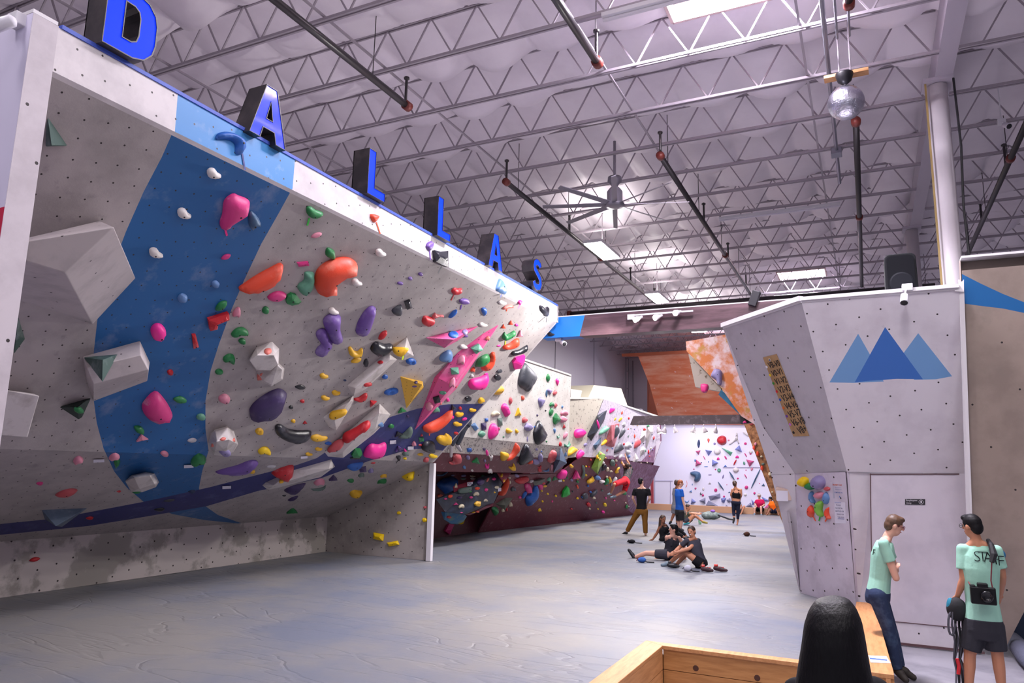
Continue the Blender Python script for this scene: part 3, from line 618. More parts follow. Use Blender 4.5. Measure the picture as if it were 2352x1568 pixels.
M_blk = mat('ink_black', '1c1a20', .5)
e, q, u, v, n = plate('grade_board', [(1752, 821), (1783, 813), (1858, 1001), (1822, 1002)], mat('board_tan', 'b08d63', .6, col2='a07d55', nscale=6), 'tan wooden board listing bouldering grades beside coloured dots', 'sign')
W = (q[1] - q[0]); T0 = (q[0] + q[1]) / 2; T1 = (q[2] + q[3]) / 2
dd = {'a': 'e8e4e6', 'b': 'e8c81a', 'c': '2f8a2a', 'd': 'c51f2c', 'e': '1f4fb0', 'f': 'e06a1e', 'g': '6a3a9a', 'h': 'c46ac8', 'i': '17161a'}
rows = ['VB-V0', 'V0-V1', 'V1-V2', 'V2-V3', 'V3-V4', 'V4-V6', 'V5-V7', 'V6-V8', 'V8+']
for k, t in enumerate(rows):
    px, py = 1761.2 + k * 7.69, 842.4 + k * 18.83
    c = PP(px, py, q[0] + n * .003, n); m = MB(); m.lathe(c, [(.022, 0), (.022, .006)], 16, n); m.build('colour_dot', mat('dot_' + t.replace('-', '_').replace('+', 'plus').lower(), dd['abcdefghi'[k]], .5), e)
    x0 = px + (4.5 if k < 8 else 11); c2 = PP(x0, py - 2, q[0] + n * .003, n); c3 = PP(px + 31.5 + k * .6 if k < 8 else px + 29, py - 9.5, q[0] + n * .003, n); u2 = (c3 - c2)
    font(t, u2.length / (len(t) * .56), c2, u2.normalized(), n.cross(u2.normalized()), M_blk, 'lettering', e, .002, tall=1.35)
c = PP(1768, 826, q[0] + n * .003, n); m = MB(); m.lathe(c, [(.03, 0), (.03, .003)], 18, n); m.build('logo_disc', mat('tan_light', 'c8b088', .6), e)
m = MB(); m.prism([c + n * .004 - u * .02 - v * .012, c + n * .004 + u * .02 - v * .012, c + n * .004 + v * .015], n * .002); m.build('logo_peak', M_lg2, e)
M_pap = mat('white_paper', 'dad6e4', .6); M_alu = mat('grey_sign', 'b4b3c4', .45)
e, q, u, v, n = plate('warning_sign', [(1912, 1108), (1940, 1109), (1941, 1145), (1914, 1144)], M_alu, 'grey sign reading do not climb, right of the face made of holds', 'sign')
M_sr = mat('sign_red', 'c8644c', .6); M_sb = mat('sign_blue', '4466b0', .6)
cc = (q[0] + q[1] + q[2] + q[3]) / 4
font('DO NOT CLIMB', .031, cc + v * .085 + n * .002, u, v, M_sr, 'heading', e, .001, 'CENTER', .0006)
font('STAFF USE ONLY', .026, cc - v * .03 + n * .002, u, v, M_sb, 'lettering', e, .001, 'CENTER')
m = MB()
for k in (0, 1): m.bar(cc - u * .07 + v * (.045 - k * .025) + n * .002, cc + u * .07 + v * (.045 - k * .025) + n * .002, .002, .006, n)
m.build('rule_lines', M_sb, e)
m = MB(); m.prism([cc + n * .002 - v * .1 - u * .015, cc + n * .002 - v * .1 + u * .015, cc + n * .002 - v * .075], n * .001); m.build('small_logo', M_lg2, e)
e, q, u, v, n = plate('paper_notice', [(1916, 1152), (1941, 1153), (1943, 1202), (1918, 1201)], M_pap, 'white printed notice pinned just below the grey do-not-climb sign', 'notice', .002)
cc = (q[0] + q[1] + q[2] + q[3]) / 4
m = MB(); m.bar(cc - u * .07 + v * .15 + n * .002, cc + u * .07 + v * .15 + n * .002, .002, .008, n); m.bar(cc - u * .07 - v * .09 + n * .002, cc + u * .07 - v * .09 + n * .002, .002, .008, n)
m.build('blue_rules', M_sb, e)
for k, t in enumerate(('PLEASE', 'NO METAL', 'BOTTLES OR', 'FOOD ON', 'THE MATS')): font(t, .032, cc + v * (.11 - k * .045) + n * .002, u, v, mat('ink_grey', '85849c', .6), 'lettering', e, .0005, 'CENTER')
e, q, u, v, n = plate('door_sign', [(2079, 1146), (2125, 1146), (2125, 1159), (2079, 1158)], M_blk, 'black plate reading Employees Only on the white door', 'sign')
cc = (q[0] + q[3]) / 2; M_wl = mat('sign_white', 'dcd8e0', .5)
font('Employees', .033, cc + u * .012 + v * .019 + n * .002, u, v, M_wl, 'lettering', e); font('Only', .033, cc + u * .012 - v * .018 + n * .002, u, v, M_wl, 'lettering', e)
m = MB(); c = (q[1] + q[2]) / 2 - u * .05; t_ = [c + n * .003 + u * .028 * math.cos(a / 16 * 6.283) + v * .028 * math.sin(a / 16 * 6.283) for a in range(17)]; m.tube(t_, .0025, 5); m.build('round_symbol', M_wl, e); m = MB(); m.lathe(c, [(.01, .002), (.012, .003)], 10, n); m.tube([c + n * .003 + v * .018, c + n * .003 - v * .015], .004, 5); m.build('figure_symbol', M_wl, e)
# wooden suggestion box
p = PY(1801, 1131, YL - .14); e = empty('suggestion_box', p); tag(e, 'small plywood suggestion box with a sheet of paper, fixed to the white corner', 'box')
M_ply = mat('light_ply', 'c9b0a4', .6); m = MB()
x, y, z = p; m.prism([(x - .12, y - .12, z + .06), (x - .12, y - .12, z - .12), (x - .12, y + .08, z - .12), (x - .12, y + .08, z + .12)], (.24, 0, 0)); m.build('box_body', M_ply, e, bevel=.004)
m = MB(); m.box((x, y + .085, z + .13), (.2, .012, .1)); m.build('back_plate', M_ply, e)
m = MB(); m.box((x, y - .02, z + .10), (.12, .012, .012)); m.build('slot', M_blk, e)
m = MB(); m.box((x - .02, y - .126, z - .05), (.18, .004, .17)); m.build('paper_sheet', M_pap, e)
# speaker on top of the wall
p = Vector((PY(2069, 640, YT + .35).x, YT + .35, A.z)); e = empty('loudspeaker', p); tag(e, 'black loudspeaker standing on top of the white wall', 'speaker')
a = PY(2069, 587, YT + .35); hgt = PY(2069, 587, YT + .35).z - A.z; x = p.x; m = MB()
def rr(w, h, r, n=4): 
    o = []
    for sx, sy, a0 in ((1, 1, 0), (-1, 1, 90), (-1, -1, 180), (1, -1, 270)):
        for k in range(n + 1):
            t = math.radians(a0 + 90 * k / n); o.append((sx * (w / 2 - r) + r * math.cos(t), sy * (h / 2 - r) + r * math.sin(t)))
    return o
zc = A.z + hgt / 2; H = hgt
m.prism([(x + a_ * (1 - .05 * (b_ / H)), p.y - .12, zc + b_) for a_, b_ in rr(.40, H, .07)], (0, .3, 0)); m.build('cabinet', mat('speaker_case', '121318', .6, spec=.2), e, bevel=.01)
m = MB(); m.prism([(x + a_, p.y - .135, zc + b_) for a_, b_ in rr(.34, H - .06, .06)], (0, .015, 0)); m.build('grille', mat('speaker_grille', '0b0c12', .8, spec=.15), e)
m = MB(); m.lathe((x, p.y - .137, zc - .11), [(.145, 0), (.15, -.003), (.13, .004)], 24, (0, -1, 0)); m.build('woofer', mat('speaker_cone', '0e1018', .7, spec=.2), e)
p = PY(2086, 662, YT - .05); e = empty('security_camera', p); tag(e, 'white security camera on the top edge of the logo wall', 'camera')
def seccam(e, p, d, j):
    m = MB(); m.box(j, (.13, .12, .10)); m.build('junction_box', M_fix, e, bevel=.01)
    m = MB(); m.tube([j, (Vector(j) + p) / 2 + Vector((0, 0, .03)), p], .012, 6); m.build('bracket', M_fix, e)
    d = Vector(d).normalized(); m = MB(); m.lathe(p - d * .09, [(.02, 0), (.045, .02), (.05, .15), (.052, .17)], 16, d); m.build('camera_body', mat('cam_white', 'e0dde6', .35), e, smooth=True)
    m = MB(); m.lathe(p + d * .075, [(.046, 0), (.042, .012), (.02, .018)], 16, d); m.build('lens', M_blk, e)
seccam(e, PY(2077, 686, YT - .18), (-.1, -.6, -.8), PY(2084, 661, YT))
e = empty('security_camera', PX(10, 60, -5.6)); tag(e, 'white security camera on top of the near white pillar front', 'camera'); p = PY(12, 62, 2.7)
seccam(e, PY(8, 54, 2.72), (-.75, -.35, -.3), PY(44, 50, 2.86))
e = empty('security_camera', PY(1290, 786, Ybm)); tag(e, 'white security camera hanging under the blue end of the beam', 'camera')
seccam(e, PY(1293, 787, Ybm + .1), (.6, -.5, -.4), PY(1284, 779, Ybm + .15))
e = empty('security_camera', PZ(2316, 292, 8.0)); tag(e, 'white security camera under the joists right of the front column', 'camera')
seccam(e, PZ(2312, 288, 8.1), (.3, -.7, -.6), PZ(2300, 280, 8.4)); a = PZ(2300, 280, 8.4); m = MB(); m.tube([a, (a.x, a.y, 9.15)], .012, 6); m.build('hanger_rod', M_fix, e)
p = PY(1733, 686, Ybm - .02); m = MB(); m.box(p, (.14, .14, .28), Matrix.Rotation(.35, 3, 'Y')); tag(m.build('small_speaker', M_blk, bevel=.01), 'small black wall speaker tilted on top of the brown beam', 'speaker')
# ============================================================ RIGHT EDGE: beige wall with blue stripe
rw = empty('climbing_wall', (2, 12, ZF)); tag(rw, 'tall beige climbing wall with a blue wedge stripe on the right edge of the picture', 'climbing wall')
M_bge = mat('beige_wall_ply', '98887e', .65, col2='8a7b72', nscale=2, dots=1.7, dotr=.022, col3='857a70', n3=3, lo3=.6, hi3=.8); M_bst = mat('blue_stripe', '0f5f9c', .5)
T1_ = PY(2206, 597, YT + .15); T2_ = PY(2420, 579, YT + .15); R1 = PY(2420, 1250, YD - .1); R2 = PY(2311, 1485, YD + .05); R3 = PY(2240, 1478, YD + .1)
panel('main_panel', [R3, R2, PY(2352, 1395, YD), R1, T2_, T1_], [M_bge, M_bst], rw, [(1, pxs('2206,605 2250,628 2300,652 2352,673 2440,695 2440,710 2352,697 2300,686 2250,680 2206,674'), 0)], thick=.12)
m = MB(); m.bar(T1_ + Vector((0, -.02, .01)), T2_ + Vector((0, -.02, .01)), .2, .03); m.build('top_cap', M_edge, rw)
m = MB(); m.bar(R3 + Vector((0, -.05, .02)), R2 + Vector((0, -.05, .02)), .05, .06); m.build('base_trim', mat('wood_red', '7a4a3a', .6), rw)
# dark things past the wall's foot
m = MB(); p = PZ(2345, 1500, ZF); pts = [PZ(2322, 1488, ZF) + Vector((.03, 0, .11)), PZ(2352, 1530, ZF) + Vector((.05, 0, .12)), PZ(2400, 1580, ZF) + Vector((.05, 0, .12))]
m.tube(pts, [.11, .13, .13], 14); tag(m.build('rolled_mat', mat('grey_felt', '55586a', .9, bump=.4, bscale=30), smooth=True), 'rolled grey felt mat lying at the foot of the beige wall', 'mat')
m = MB(); a = PY(2352, 1415, YD + 1.2); m.box((a.x + .25, YD + 1.2, .15), (1.0, .8, 1.1), None); tag(m.build('blue_pad', mat('dark_blue_pad', '1d2c44', .7), bevel=.08), 'dark blue pad behind the beige wall at the right edge', 'pad')
# ============================================================ WOOD RAIL
M_pine = mat('pine_board', 'bd854d', .5, col2='9c6532', nscale=3.2, nlo=.4, nhi=.75, stretch=(1, 9, 9), col3='7a4a22', n3=2.2, lo3=.72, hi3=.78)
M_pine2 = mat('pine_board_long', 'c98f5c', .5, col2='a9713f', nscale=3.2, nlo=.4, nhi=.75, stretch=(9, 1, 9), col3='8a552e', n3=2.2, lo3=.72, hi3=.78)
ZR = .12
rl = empty('wooden_rail', (-1.2, 8.2, ZF)); tag(rl, 'honey-coloured timber curb with a flat top framing the crash mats in front', 'wooden curb')
ca = PZ(1483, 1470, ZR); cb = PZ(1522, 1482, ZR); cd = PZ(2052, 1538, ZR); cf = PZ(1350, 1568, ZR); fa = PZ(1968, 1369, ZR); fb = PZ(2008, 1395, ZR)
xA, yA = ca.x, ca.y; xB, yB2 = cb.x, cb.y; xC = cd.x
Yfar = YD + .25
m = MB(); m.prism([(xA, yA, ZR), (xC, yA + .0, ZR), (xC, yB2, ZR), (xB, yB2, ZR)], (0, 0, -.04)); m.build('top_board', M_pine2, rl, bevel=.005)
m = MB(); m.prism([(xA, yA, ZR), (xB, yB2, ZR), (xB, -3, ZR), (xA, -3, ZR)], (0, 0, -.04)); m.build('top_board', M_pine2, rl, bevel=.005)
x1, x2 = fa.x, fb.x
m = MB(); m.prism([(xC - .42, yA + .003, ZR), (xC, yA + .003, ZR), (x2, Yfar, ZR), (x1, Yfar, ZR)], (0, 0, -.04)); m.build('bench_board', M_pine2, rl, bevel=.005)
for z0, z1 in ((ZR - .04, -.12), (-.125, ZF)):
    m = MB(); m.box(((xB + xC) / 2, yB2 + .04, (z0 + z1) / 2), (xC - xB, .04, z0 - z1)); m.build('face_board', M_pine, rl, bevel=.003)
    m = MB(); m.box((xB - .02, (yB2 - 3) / 2, (z0 + z1) / 2), (.04, yB2 + 3, z0 - z1)); m.build('face_board', M_pine2, rl, bevel=.003)
m = MB(); m.prism([(xC - .03, yB2, ZF), (xC - .03, yB2, ZR - .04), (x2 - .03, Yfar, ZR - .04), (x2 - .03, Yfar, ZF)], (-.04, 0, 0)); m.build('bench_face', M_pine2, rl)
for x in (xB + .34, xB + .95):
    m = MB(); m.lathe((x, yB2 + .019, -.06 - (x - xB) * .02), [(.030, 0), (.024, .002)], 16, (0, -1, 0)); m.build('knot', mat('knot_brown', '4a2614', .6), rl)
m = MB(); a = [PZ(*p, ZR + .002) for p in ((1994, 1505), (2036, 1507), (2046, 1523), (2000, 1521))]; m.prism(a, (0, 0, .002)); o = m.build('paper_slip', M_pap); tag(o, 'white paper slip with a blue line lying on the wooden curb', 'paper')
m = MB(); m.prism([PZ(*p, ZR + .0045) for p in ((1997, 1510), (2037, 1514), (2038, 1517), (1998, 1513))], (0, 0, .001)); m.build('blue_line', M_sb, o)

# ============================================================ BACK OF THE HALL
bw = empty('climbing_wall', (-6, 40, 0)); tag(bw, 'brightly lit white climbing wall at the far end below the orange overhang', 'climbing wall')
M_bw = mat('bright_white_wall', 'e6e2f2', .5, dots=0); YW = 40.0
panel('white_panel', [(-11.2, YW, -.3), (-1.0, YW, -.3), (-1.0, YW, 4.7), (-11.2, YW, 4.7)], [M_bw], bw)
m = MB()
for a, c in (((1504, 1104), (1545, 1104)), ((1540, 1104), (1540, 1168)), ((1504, 1088), (1504, 1168)), ((1660, 1073), (1790, 1073))): m.bar(PY(*a, YW - .03), PY(*c, YW - .03), .02)
m.build('panel_joints', mat('joint_lavender', 'a8a4c4', .6), bw)
dn = MB(); dn.box(PY(1498, 1130, 38.5) , (.14, .12, 2.0)); tag(dn.build('red_post', mat('red_post', 'a3404a', .6)), 'dark red post standing left of the white back wall', 'post')
ow = empty('orange_overhang', (-7, 37, 4.5)); tag(ow, 'huge orange plywood overhang hanging above the white back wall', 'climbing wall')
M_or = mat('orange_ply', 'd9744a', .5, col2='e6a585', nscale=1.4, nlo=.42, nhi=.68, stretch=(.5, 1, 2.5), col3='efe0e4', n3=3, lo3=.66, hi3=.70); M_or2 = mat('orange_ply_side', 'b25f3e', .55)
o1, o2, o3, o4, o5 = PY(1466, 818, 36.0), PY(1720, 800, 36.0), PY(1720, 975, 39.8), PY(1518, 975, 39.8), PY(1493, 886, 37.6); o6 = PY(1720, 880, 37.6)
panel('upper_panel', [o5, o6, o2, o1], [M_or], ow); panel('lower_panel', [o4, o3, o6, o5], [M_or], ow)
m = MB(); m.prism([PY(1493, 886, 37.6), PY(1518, 975, 39.8), PY(1488, 950, 40.0), PY(1488, 870, 38.2)], (-.03, 0, 0)); m.build('side_panel', M_or2, ow)
m = MB(); m.prism([PY(1428, 818, 36), PY(1466, 818, 36), PY(1600, 810, 36), PY(1600, 803, 36), PY(1428, 824 - 12, 36)], (0, .12, 0)); m.build('top_rail', M_or2, ow)
m = MB(); m.box((-2, YW + .4, 8.2), (10, .1, 1.0))
tag(m.build('dark_header', mat('dark_header', '2b272b', .8)), 'dark strip above the orange overhang under the far roof', 'header panel')
# far conduits on the side wall
for k, (px, y) in enumerate(((1436, 33.0), (1452, 36.0), (1543, 0))):
    if k == 2: continue
    c = PX(px, 870, XW + .2); m = MB(); m.tube([(XW + .25, c.y, 1), (XW + .25, c.y, 8.4)], .035, 8); m.tube([(XW + .25, c.y + .5, 1), (XW + .25, c.y + .5, 8.4)], .03, 8)
    for z in (4.2, 5.4, 6.6, 7.6): m.tube([(XW + .25, c.y, z), (XW + .25, c.y + .5, z)], .02, 6)
    tag(m.build('wall_ladder', M_fan), ('grey steel ladder frame on the far side wall, nearer one', 'grey steel ladder frame on the far side wall beside the orange overhang')[k], 'ladder')
cu = empty('wooden_curb', (-7, 36.8, 0)); tag(cu, 'low timber curb in front of the white back wall that people sit on', 'wooden curb')
m = MB(); m.box((-7.3, 36.9, .14), (8.4, .3, .30)); m.build('curb_board', mat('curb_wood', 'b88c6c', .55), cu, bevel=.01)
# orange arch behind the white wall
ar = empty('climbing_arch', (-4.4, 22, 3.5)); tag(ar, 'orange and white smeared overhanging arch just left of the white faceted wall', 'climbing wall')
M_ar = mat('orange_smeared', 'b8652e', .5, col2='cdb6bc', nscale=2.2, nlo=.44, nhi=.62, col3='a87a35', n3=3.5, lo3=.56, hi3=.66, dots=0)
Ya = 21.0
def P3(s, Y, dz=0): return [PY(x, y, Y) for x, y in pxs(s)]
panel('front_face', [PY(1575, 784, Ya), PY(1577, 806, Ya), PY(1656, 890, Ya), PY(1702, 955, Ya), PY(1750, 985, Ya), PY(1740, 760, Ya), PY(1662, 769, Ya)], [M_ar], ar, thick=.5)
panel('grey_facet', P3('1581,812 1597,888 1657,899 1655,886', Ya + .35), [mat('grey_facet', '9b9088', .6, col2='5a4a3a', nscale=6, nlo=.6, nhi=.66)], ar, thick=.3)
panel('blue_facet', P3('1650,906 1656,895 1672,908 1699,928 1718,955 1700,953', Ya + .3), [mat('deep_blue_facet', '1d5578', .5, col2='2f6f92', nscale=4)], ar, thick=.3)
panel('black_facet', P3('1699,952 1722,950 1742,968 1701,973', Ya + .2), [mat('black_facet', '201c24', .6)], ar, thick=.3)
tw = empty('climbing_arch', (-3.4, 25, 0)); tag(tw, 'brown textured leaning climbing wall seen edge-on behind the white corner', 'climbing wall')
panel('textured_face', [PY(1706, 966, 26), PY(1776, 1150, 26), PY(1803, 1212, 26), PY(1830, 1212, 26), PY(1800, 1080, 26), PY(1770, 966, 26)], [mat('brown_texture', 'a5714a', .75, col2='6b4328', nscale=7, nlo=.42, nhi=.6, bump=.8, bscale=9)], tw, thick=.6)
# ============================================================ HOLDS
PAL = {'P': ('pink', 'd2357f'), 'H': ('hot pink', 'ee2a96'), 'G': ('green', '1f7a40'), 'g': ('pale green', '5f9a80'), 'Y': ('yellow', 'e8b428'), 'y': ('bright yellow', 'f0c810'), 'R': ('red', 'c01f2a'), 'r': ('dusty red', 'c4545a'),
       'O': ('orange', 'e0492c'), 'V': ('purple', '6a4a96'), 'v': ('lilac', '8a80ac'), 'D': ('dark purple', '3a2858'), 'B': ('blue', '1f5cb0'), 'b': ('pale blue', '5f86b8'), 'K': ('black', '1d1d25'), 'k': ('charcoal', '3e4048'),
       'W': ('cream white', 'ddd6d2'), 'w': ('greyish white', 'b8b4b8'), 'C': ('chalky pink', 'd8899e'), 'c': ('chalky white', 'c0bcc0'), 'E': ('grey green', '5f726a'), 'e': ('beige', 'd8cdb0'), 'L': ('lime green', '7ab648'), 'N': ('navy', '25345a'), 'S': ('slate blue', '41607f'), 'M': ('salmon', 'd87468'), 'Z': ('bright green', '1fa43a')}
def hmat(c):
    nm, cc = PAL[c]
    chalk = {'K': '5a5a66', 'k': '84868f', 'D': '6a5f86', 'R': 'cf7a80', 'O': 'e2806a', 'G': '5f9378', 'V': '8f7db0', 'B': '6a8fc4', 'N': '50608a', 'S': '6c86a2'}.get(c)
    if chalk: return mat('hold_' + nm.replace(' ', '_'), cc, .32 if c == 'K' else .48, col2=chalk, nscale=3.2, nlo=.52, nhi=.74, bump=.1, bscale=90)
    return mat('hold_' + nm.replace(' ', '_'), cc, .5, col2='e0d6d8' if c in 'PCrv' else None, nscale=3.5, nlo=.58, nhi=.8, bump=.1, bscale=90)
def rounded(n=12, f=lambda t: 1.0): return [(math.cos(2 * math.pi * i / n) * .5 * f(i / n), math.sin(2 * math.pi * i / n) * .5 * f(i / n)) for i in range(n)]
def template(s, rng):
    if s == 'o': return rounded(12, lambda t: 1 + .06 * math.sin(6.28 * t * 2 + rng.random() * 6)), 1
    if s == 'r': return rounded(8, lambda t: .82 + .3 * rng.random()), 0
    if s == 'l': return [(-.5, .06), (-.28, -.32), (.05, -.48), (.34, -.34), (.5, 0), (.3, .36), (-.05, .5), (-.32, .34)], 1
    if s == 't': return [(-.5, .5), (.0, -.5), (.5, .42)], 0
    if s == 'c': return [(-.5, -.34), (-.30, -.42), (-.1, -.12), (.2, -.12), (.38, -.5), (.5, -.38), (.46, .1), (.25, .42), (-.1, .5), (-.38, .26)], 1
    if s == 'q': return [(-.5, -.4), (.42, -.5), (.5, .42), (-.36, .5)], 0
    if s == 'd': return [(0, .5), (-.2, .25), (-.42, -.02), (-.48, -.3), (-.2, -.5), (.2, -.48), (.48, -.25), (.42, .02), (.2, .28)], 1
    if s == 'j': return [(-.5, -.1), (-.36, -.42), (-.05, -.5), (.2, -.2), (.46, -.1), (.5, .12), (.3, .34), (0, .5), (-.34, .4)], 1
    if s == 'i': return rounded(12), 1
    if s == 'w': return [(-.5, .1), (-.2, -.4), (.2, -.5), (.5, .0), (.42, .45), (0, .32), (-.36, .5)], 0
    if s == 'y': return [(-.5, -.45), (-.2, -.5), (0, -.15), (.25, -.5), (.5, -.3), (.2, .1), (.15, .5), (-.15, .5), (-.15, .1)], 1
    if s == 'u': return [(-.5, -.3), (-.42, -.1), (-.1, .12), (.2, .12), (.42, -.1), (.5, -.5), (.5, 0), (.3, .4), (-.1, .5), (-.4, .25)], 1
WORDS = {'o': 'rounded', 'r': 'rock-shaped', 'l': 'pointed oval', 't': 'triangular', 'c': 'curved jug', 'q': 'blocky', 'd': 'drop-shaped', 'j': 'lipped', 'i': 'ring-shaped', 'w': 'lumpy', 'y': 'forked', 'u': 'crescent', 'P': 'sculpted'}
def segd(p, a, b):
    ab = b - a; t = max(0, min(1, (p - a).dot(ab) / max(ab.length_squared, 1e-12))); return (p - a - ab * t).length
def hold_mesh(poly, hgt, sharp, rng, hole=False, base=0.):
    """poly: 2D outline in metres; returns verts (x,y,z) and faces of an inflated hold"""
    n = len(poly); xs = [p.x for p in poly]; ys = [p.y for p in poly]; mn = min(max(xs) - min(xs), max(ys) - min(ys)); mx = max(max(xs) - min(xs), max(ys) - min(ys))
    st = max(mn / 7, mx / 16); pts = []
    y = min(ys) + st / 2; k = 0
    while y < max(ys):
        x = min(xs) + (st / 2 if k % 2 else 0)
        while x < max(xs):
            p = Vector((x, y))
            if inside(p, poly):
                d = min(segd(p, poly[i], poly[i - 1]) for i in range(n))
                if d > st * .45: pts.append(p)
            x += st
        y += st * .87; k += 1
    if not pts: pts = [sum(poly, Vector((0, 0))) / n]
    ds = [min(segd(p, poly[i], poly[i - 1]) for i in range(n)) for p in pts]; dm = max(ds)
    r = delaunay_2d_cdt(list(poly) + pts, [(i, (i + 1) % n) for i in range(n)], [], 0, 1e-7)
    V = []
    c0 = pts[ds.index(dm)]
    for q in r[0]:
        d = min(segd(q, poly[i], poly[i - 1]) for i in range(n)); t = min(1, d / dm)
        z = hgt * (t if sharp else math.sqrt(max(0, 1 - (1 - t) ** 2)))
        if sharp: z = hgt * (.35 + .65 * t) if t > .02 else hgt * .35
        if hole: z *= 1 - .75 * max(0, 1 - (q - c0).length / (dm * .75)) ** .6
        V.append((q.x, q.y, z))
    F = [f for f in r[2] if inside(sum((r[0][i] for i in f), Vector((0, 0))) / len(f), poly)]
    k = len(V); V += [(p.x, p.y, hgt * .35 if sharp else 0) for p in poly] + [(p.x * .97, p.y * .97, -base) for p in poly]
    F += [(k + i, k + (i + 1) % n, k + n + (i + 1) % n, k + n + i) for i in range(n)]
    return V, F
HOLDS = []; M_hole = mat('bolt_hole_black', '141216', .6)
def frame(h, px, py):
    n = h[1] if h[1].dot(EYE - h[0]) > 0 else -h[1]; v = (EYE - h[0]).normalized()
    nn = n
    k = 0
    while nn.dot(v) < .38 and k < 20: nn = (nn + v * .08).normalized(); k += 1
    up = Vector((0, 0, 1)); u = up.cross(nn); u = u.normalized() if u.length > .05 else Vector((1, 0, 0)); w_ = nn.cross(u)
    return nn, u, w_, n
def hold(pts, col, smooth=True, tape=None, fac=.34, shape='P', phrase=None, group=None, at=None, hmul=1., kind='climbing_hold', hole=None, cat='climbing hold', nobolt=False):
    cx = sum(p[0] for p in pts) / len(pts); cy = sum(p[1] for p in pts) / len(pts)
    h = cast(*(at or (cx, cy)))
    if h is None: print('MISS', cx, cy, col); return
    nn, u, v, n0 = frame(h, cx, cy)
    dist = (h[0] - EYE).length; wpx = max(p[0] for p in pts) - min(p[0] for p in pts); hpx = max(p[1] for p in pts) - min(p[1] for p in pts)
    mnm = min(wpx, hpx) * dist / F; fac = fac * (.8 if max(wpx, hpx) > 60 else 1); H = min(.34, fac * mnm) * hmul; lift = H * .3
    o = h[0] + nn * lift
    q3 = [PP(x, y, o, nn) for x, y in pts]
    c3 = PP(cx, cy, o, nn)
    poly = [Vector(((p - c3).dot(u), (p - c3).dot(v))) for p in q3]
    if smooth: poly = [Vector(p) for p in smooth_loop(poly, 2 if max(wpx, hpx) < 45 else 3)]
    ar = sum(poly[i - 1].x * poly[i].y - poly[i].x * poly[i - 1].y for i in range(len(poly)))
    if ar < 0: poly = poly[::-1]
    rng = random.Random(int(cx * 7 + cy * 13))
    V, Fc = hold_mesh(poly, H, not smooth, rng, hole=(shape == 'i'), base=lift + .01)
    me = bpy.data.meshes.new(kind); me.from_pydata(V, [], Fc); me.materials.append(hmat(col))
    b = bmesh.new(); b.from_mesh(me); bmesh.ops.remove_doubles(b, verts=b.verts, dist=1e-6); bmesh.ops.recalc_face_normals(b, faces=b.faces); b.to_mesh(me); b.free()
    if smooth:
        for p in me.polygons: p.use_smooth = True
    M = Matrix((u, v, nn)).transposed().to_4x4(); M.translation = c3
    ob = bpy.data.objects.new(kind, me); COL.objects.link(ob); ob.matrix_basis = M; ob['category'] = cat
    zc = max(p[2] for p in V)
    if max(wpx, hpx) > 26 and shape != 'i' and not nobolt:
        tp = max(V, key=lambda p: p[2]); r_ = min(.011, mnm * .07); m = MB(); cc = Vector((tp[0] + .1 * mnm, tp[1] - .06 * mnm, 0)); bz = zc
        vv = min(V, key=lambda p: (Vector((p[0], p[1])) - Vector((cc.x, cc.y))).length if p[2] > 0 else 9); m.lathe((vv[0], vv[1], vv[2] - .002), [(r_, 0), (r_, .005)], 10)
        me2 = bpy.data.meshes.new('bolt_hole'); me2.from_pydata(m.v, [], m.f); me2.materials.append(M_hole); b2 = bpy.data.objects.new('bolt_hole', me2); COL.objects.link(b2); b2.parent = ob
    if tape:
        tc, a, c = tape; pa, pb = PP(a[0], a[1], h[0] + n0 * .006, n0), PP(c[0], c[1], h[0] + n0 * .006, n0)
        m = MB(); m.bar(pa, pb, .022, .002, n0); t = m.build('tape_strip', mat('tape_' + tc, {'p': 'e8288a', 'g': '27c23a', 'o': 'f0562a', 'n': '23307a', 'u': '6a3aa8', 'k': '1b1a20', 'r': 'b8202c', 'y': 'c8e020'}[tc], .5), ob)
    HOLDS.append([ob, cx, cy, max(wpx, hpx), PAL[col][0], WORDS[shape], phrase, group])
    return ob
def H(K, txt, group=None, fac=.34, at=None):
    (ox, oy), s = K
    for ln in txt.strip().splitlines():
        ln = ln.strip()
        if not ln or ln[0] == '#': continue
        phrase = None
        if '|' in ln: ln, phrase = ln.split('|'); phrase = phrase.strip()
        tape = None
        if ' T' in ln:
            ln, t = ln.split(' T'); t = t.split(); g = lambda q: (ox + float(q.split(',')[0]) / s, oy + float(q.split(',')[1]) / s); tape = (t[0], g(t[1]), g(t[2]))
        f = ln.split()
        if f[0] in ('P', 'Q'):
            hold([(ox + float(a.split(',')[0]) / s, oy + float(a.split(',')[1]) / s) for a in f[2:]], f[1], f[0] == 'P', tape, fac, 'P', phrase, group, at)
        else:
            x, y, w_, h_, rot = map(float, f[:5]); sh, c = f[5], f[6]
            rng = random.Random(int(x * 3 + y)); pts, sm = template(sh, rng); a = math.radians(rot)
            pts = [(ox + (x + px * w_ * math.cos(a) - py * h_ * math.sin(a)) / s, oy + (y + px * w_ * math.sin(a) + py * h_ * math.cos(a)) / s) for px, py in pts]
            if sm == 0 and sh in 'rw': sm = 1
            hold(pts, c, bool(sm), tape, fac, sh, phrase, group, at)
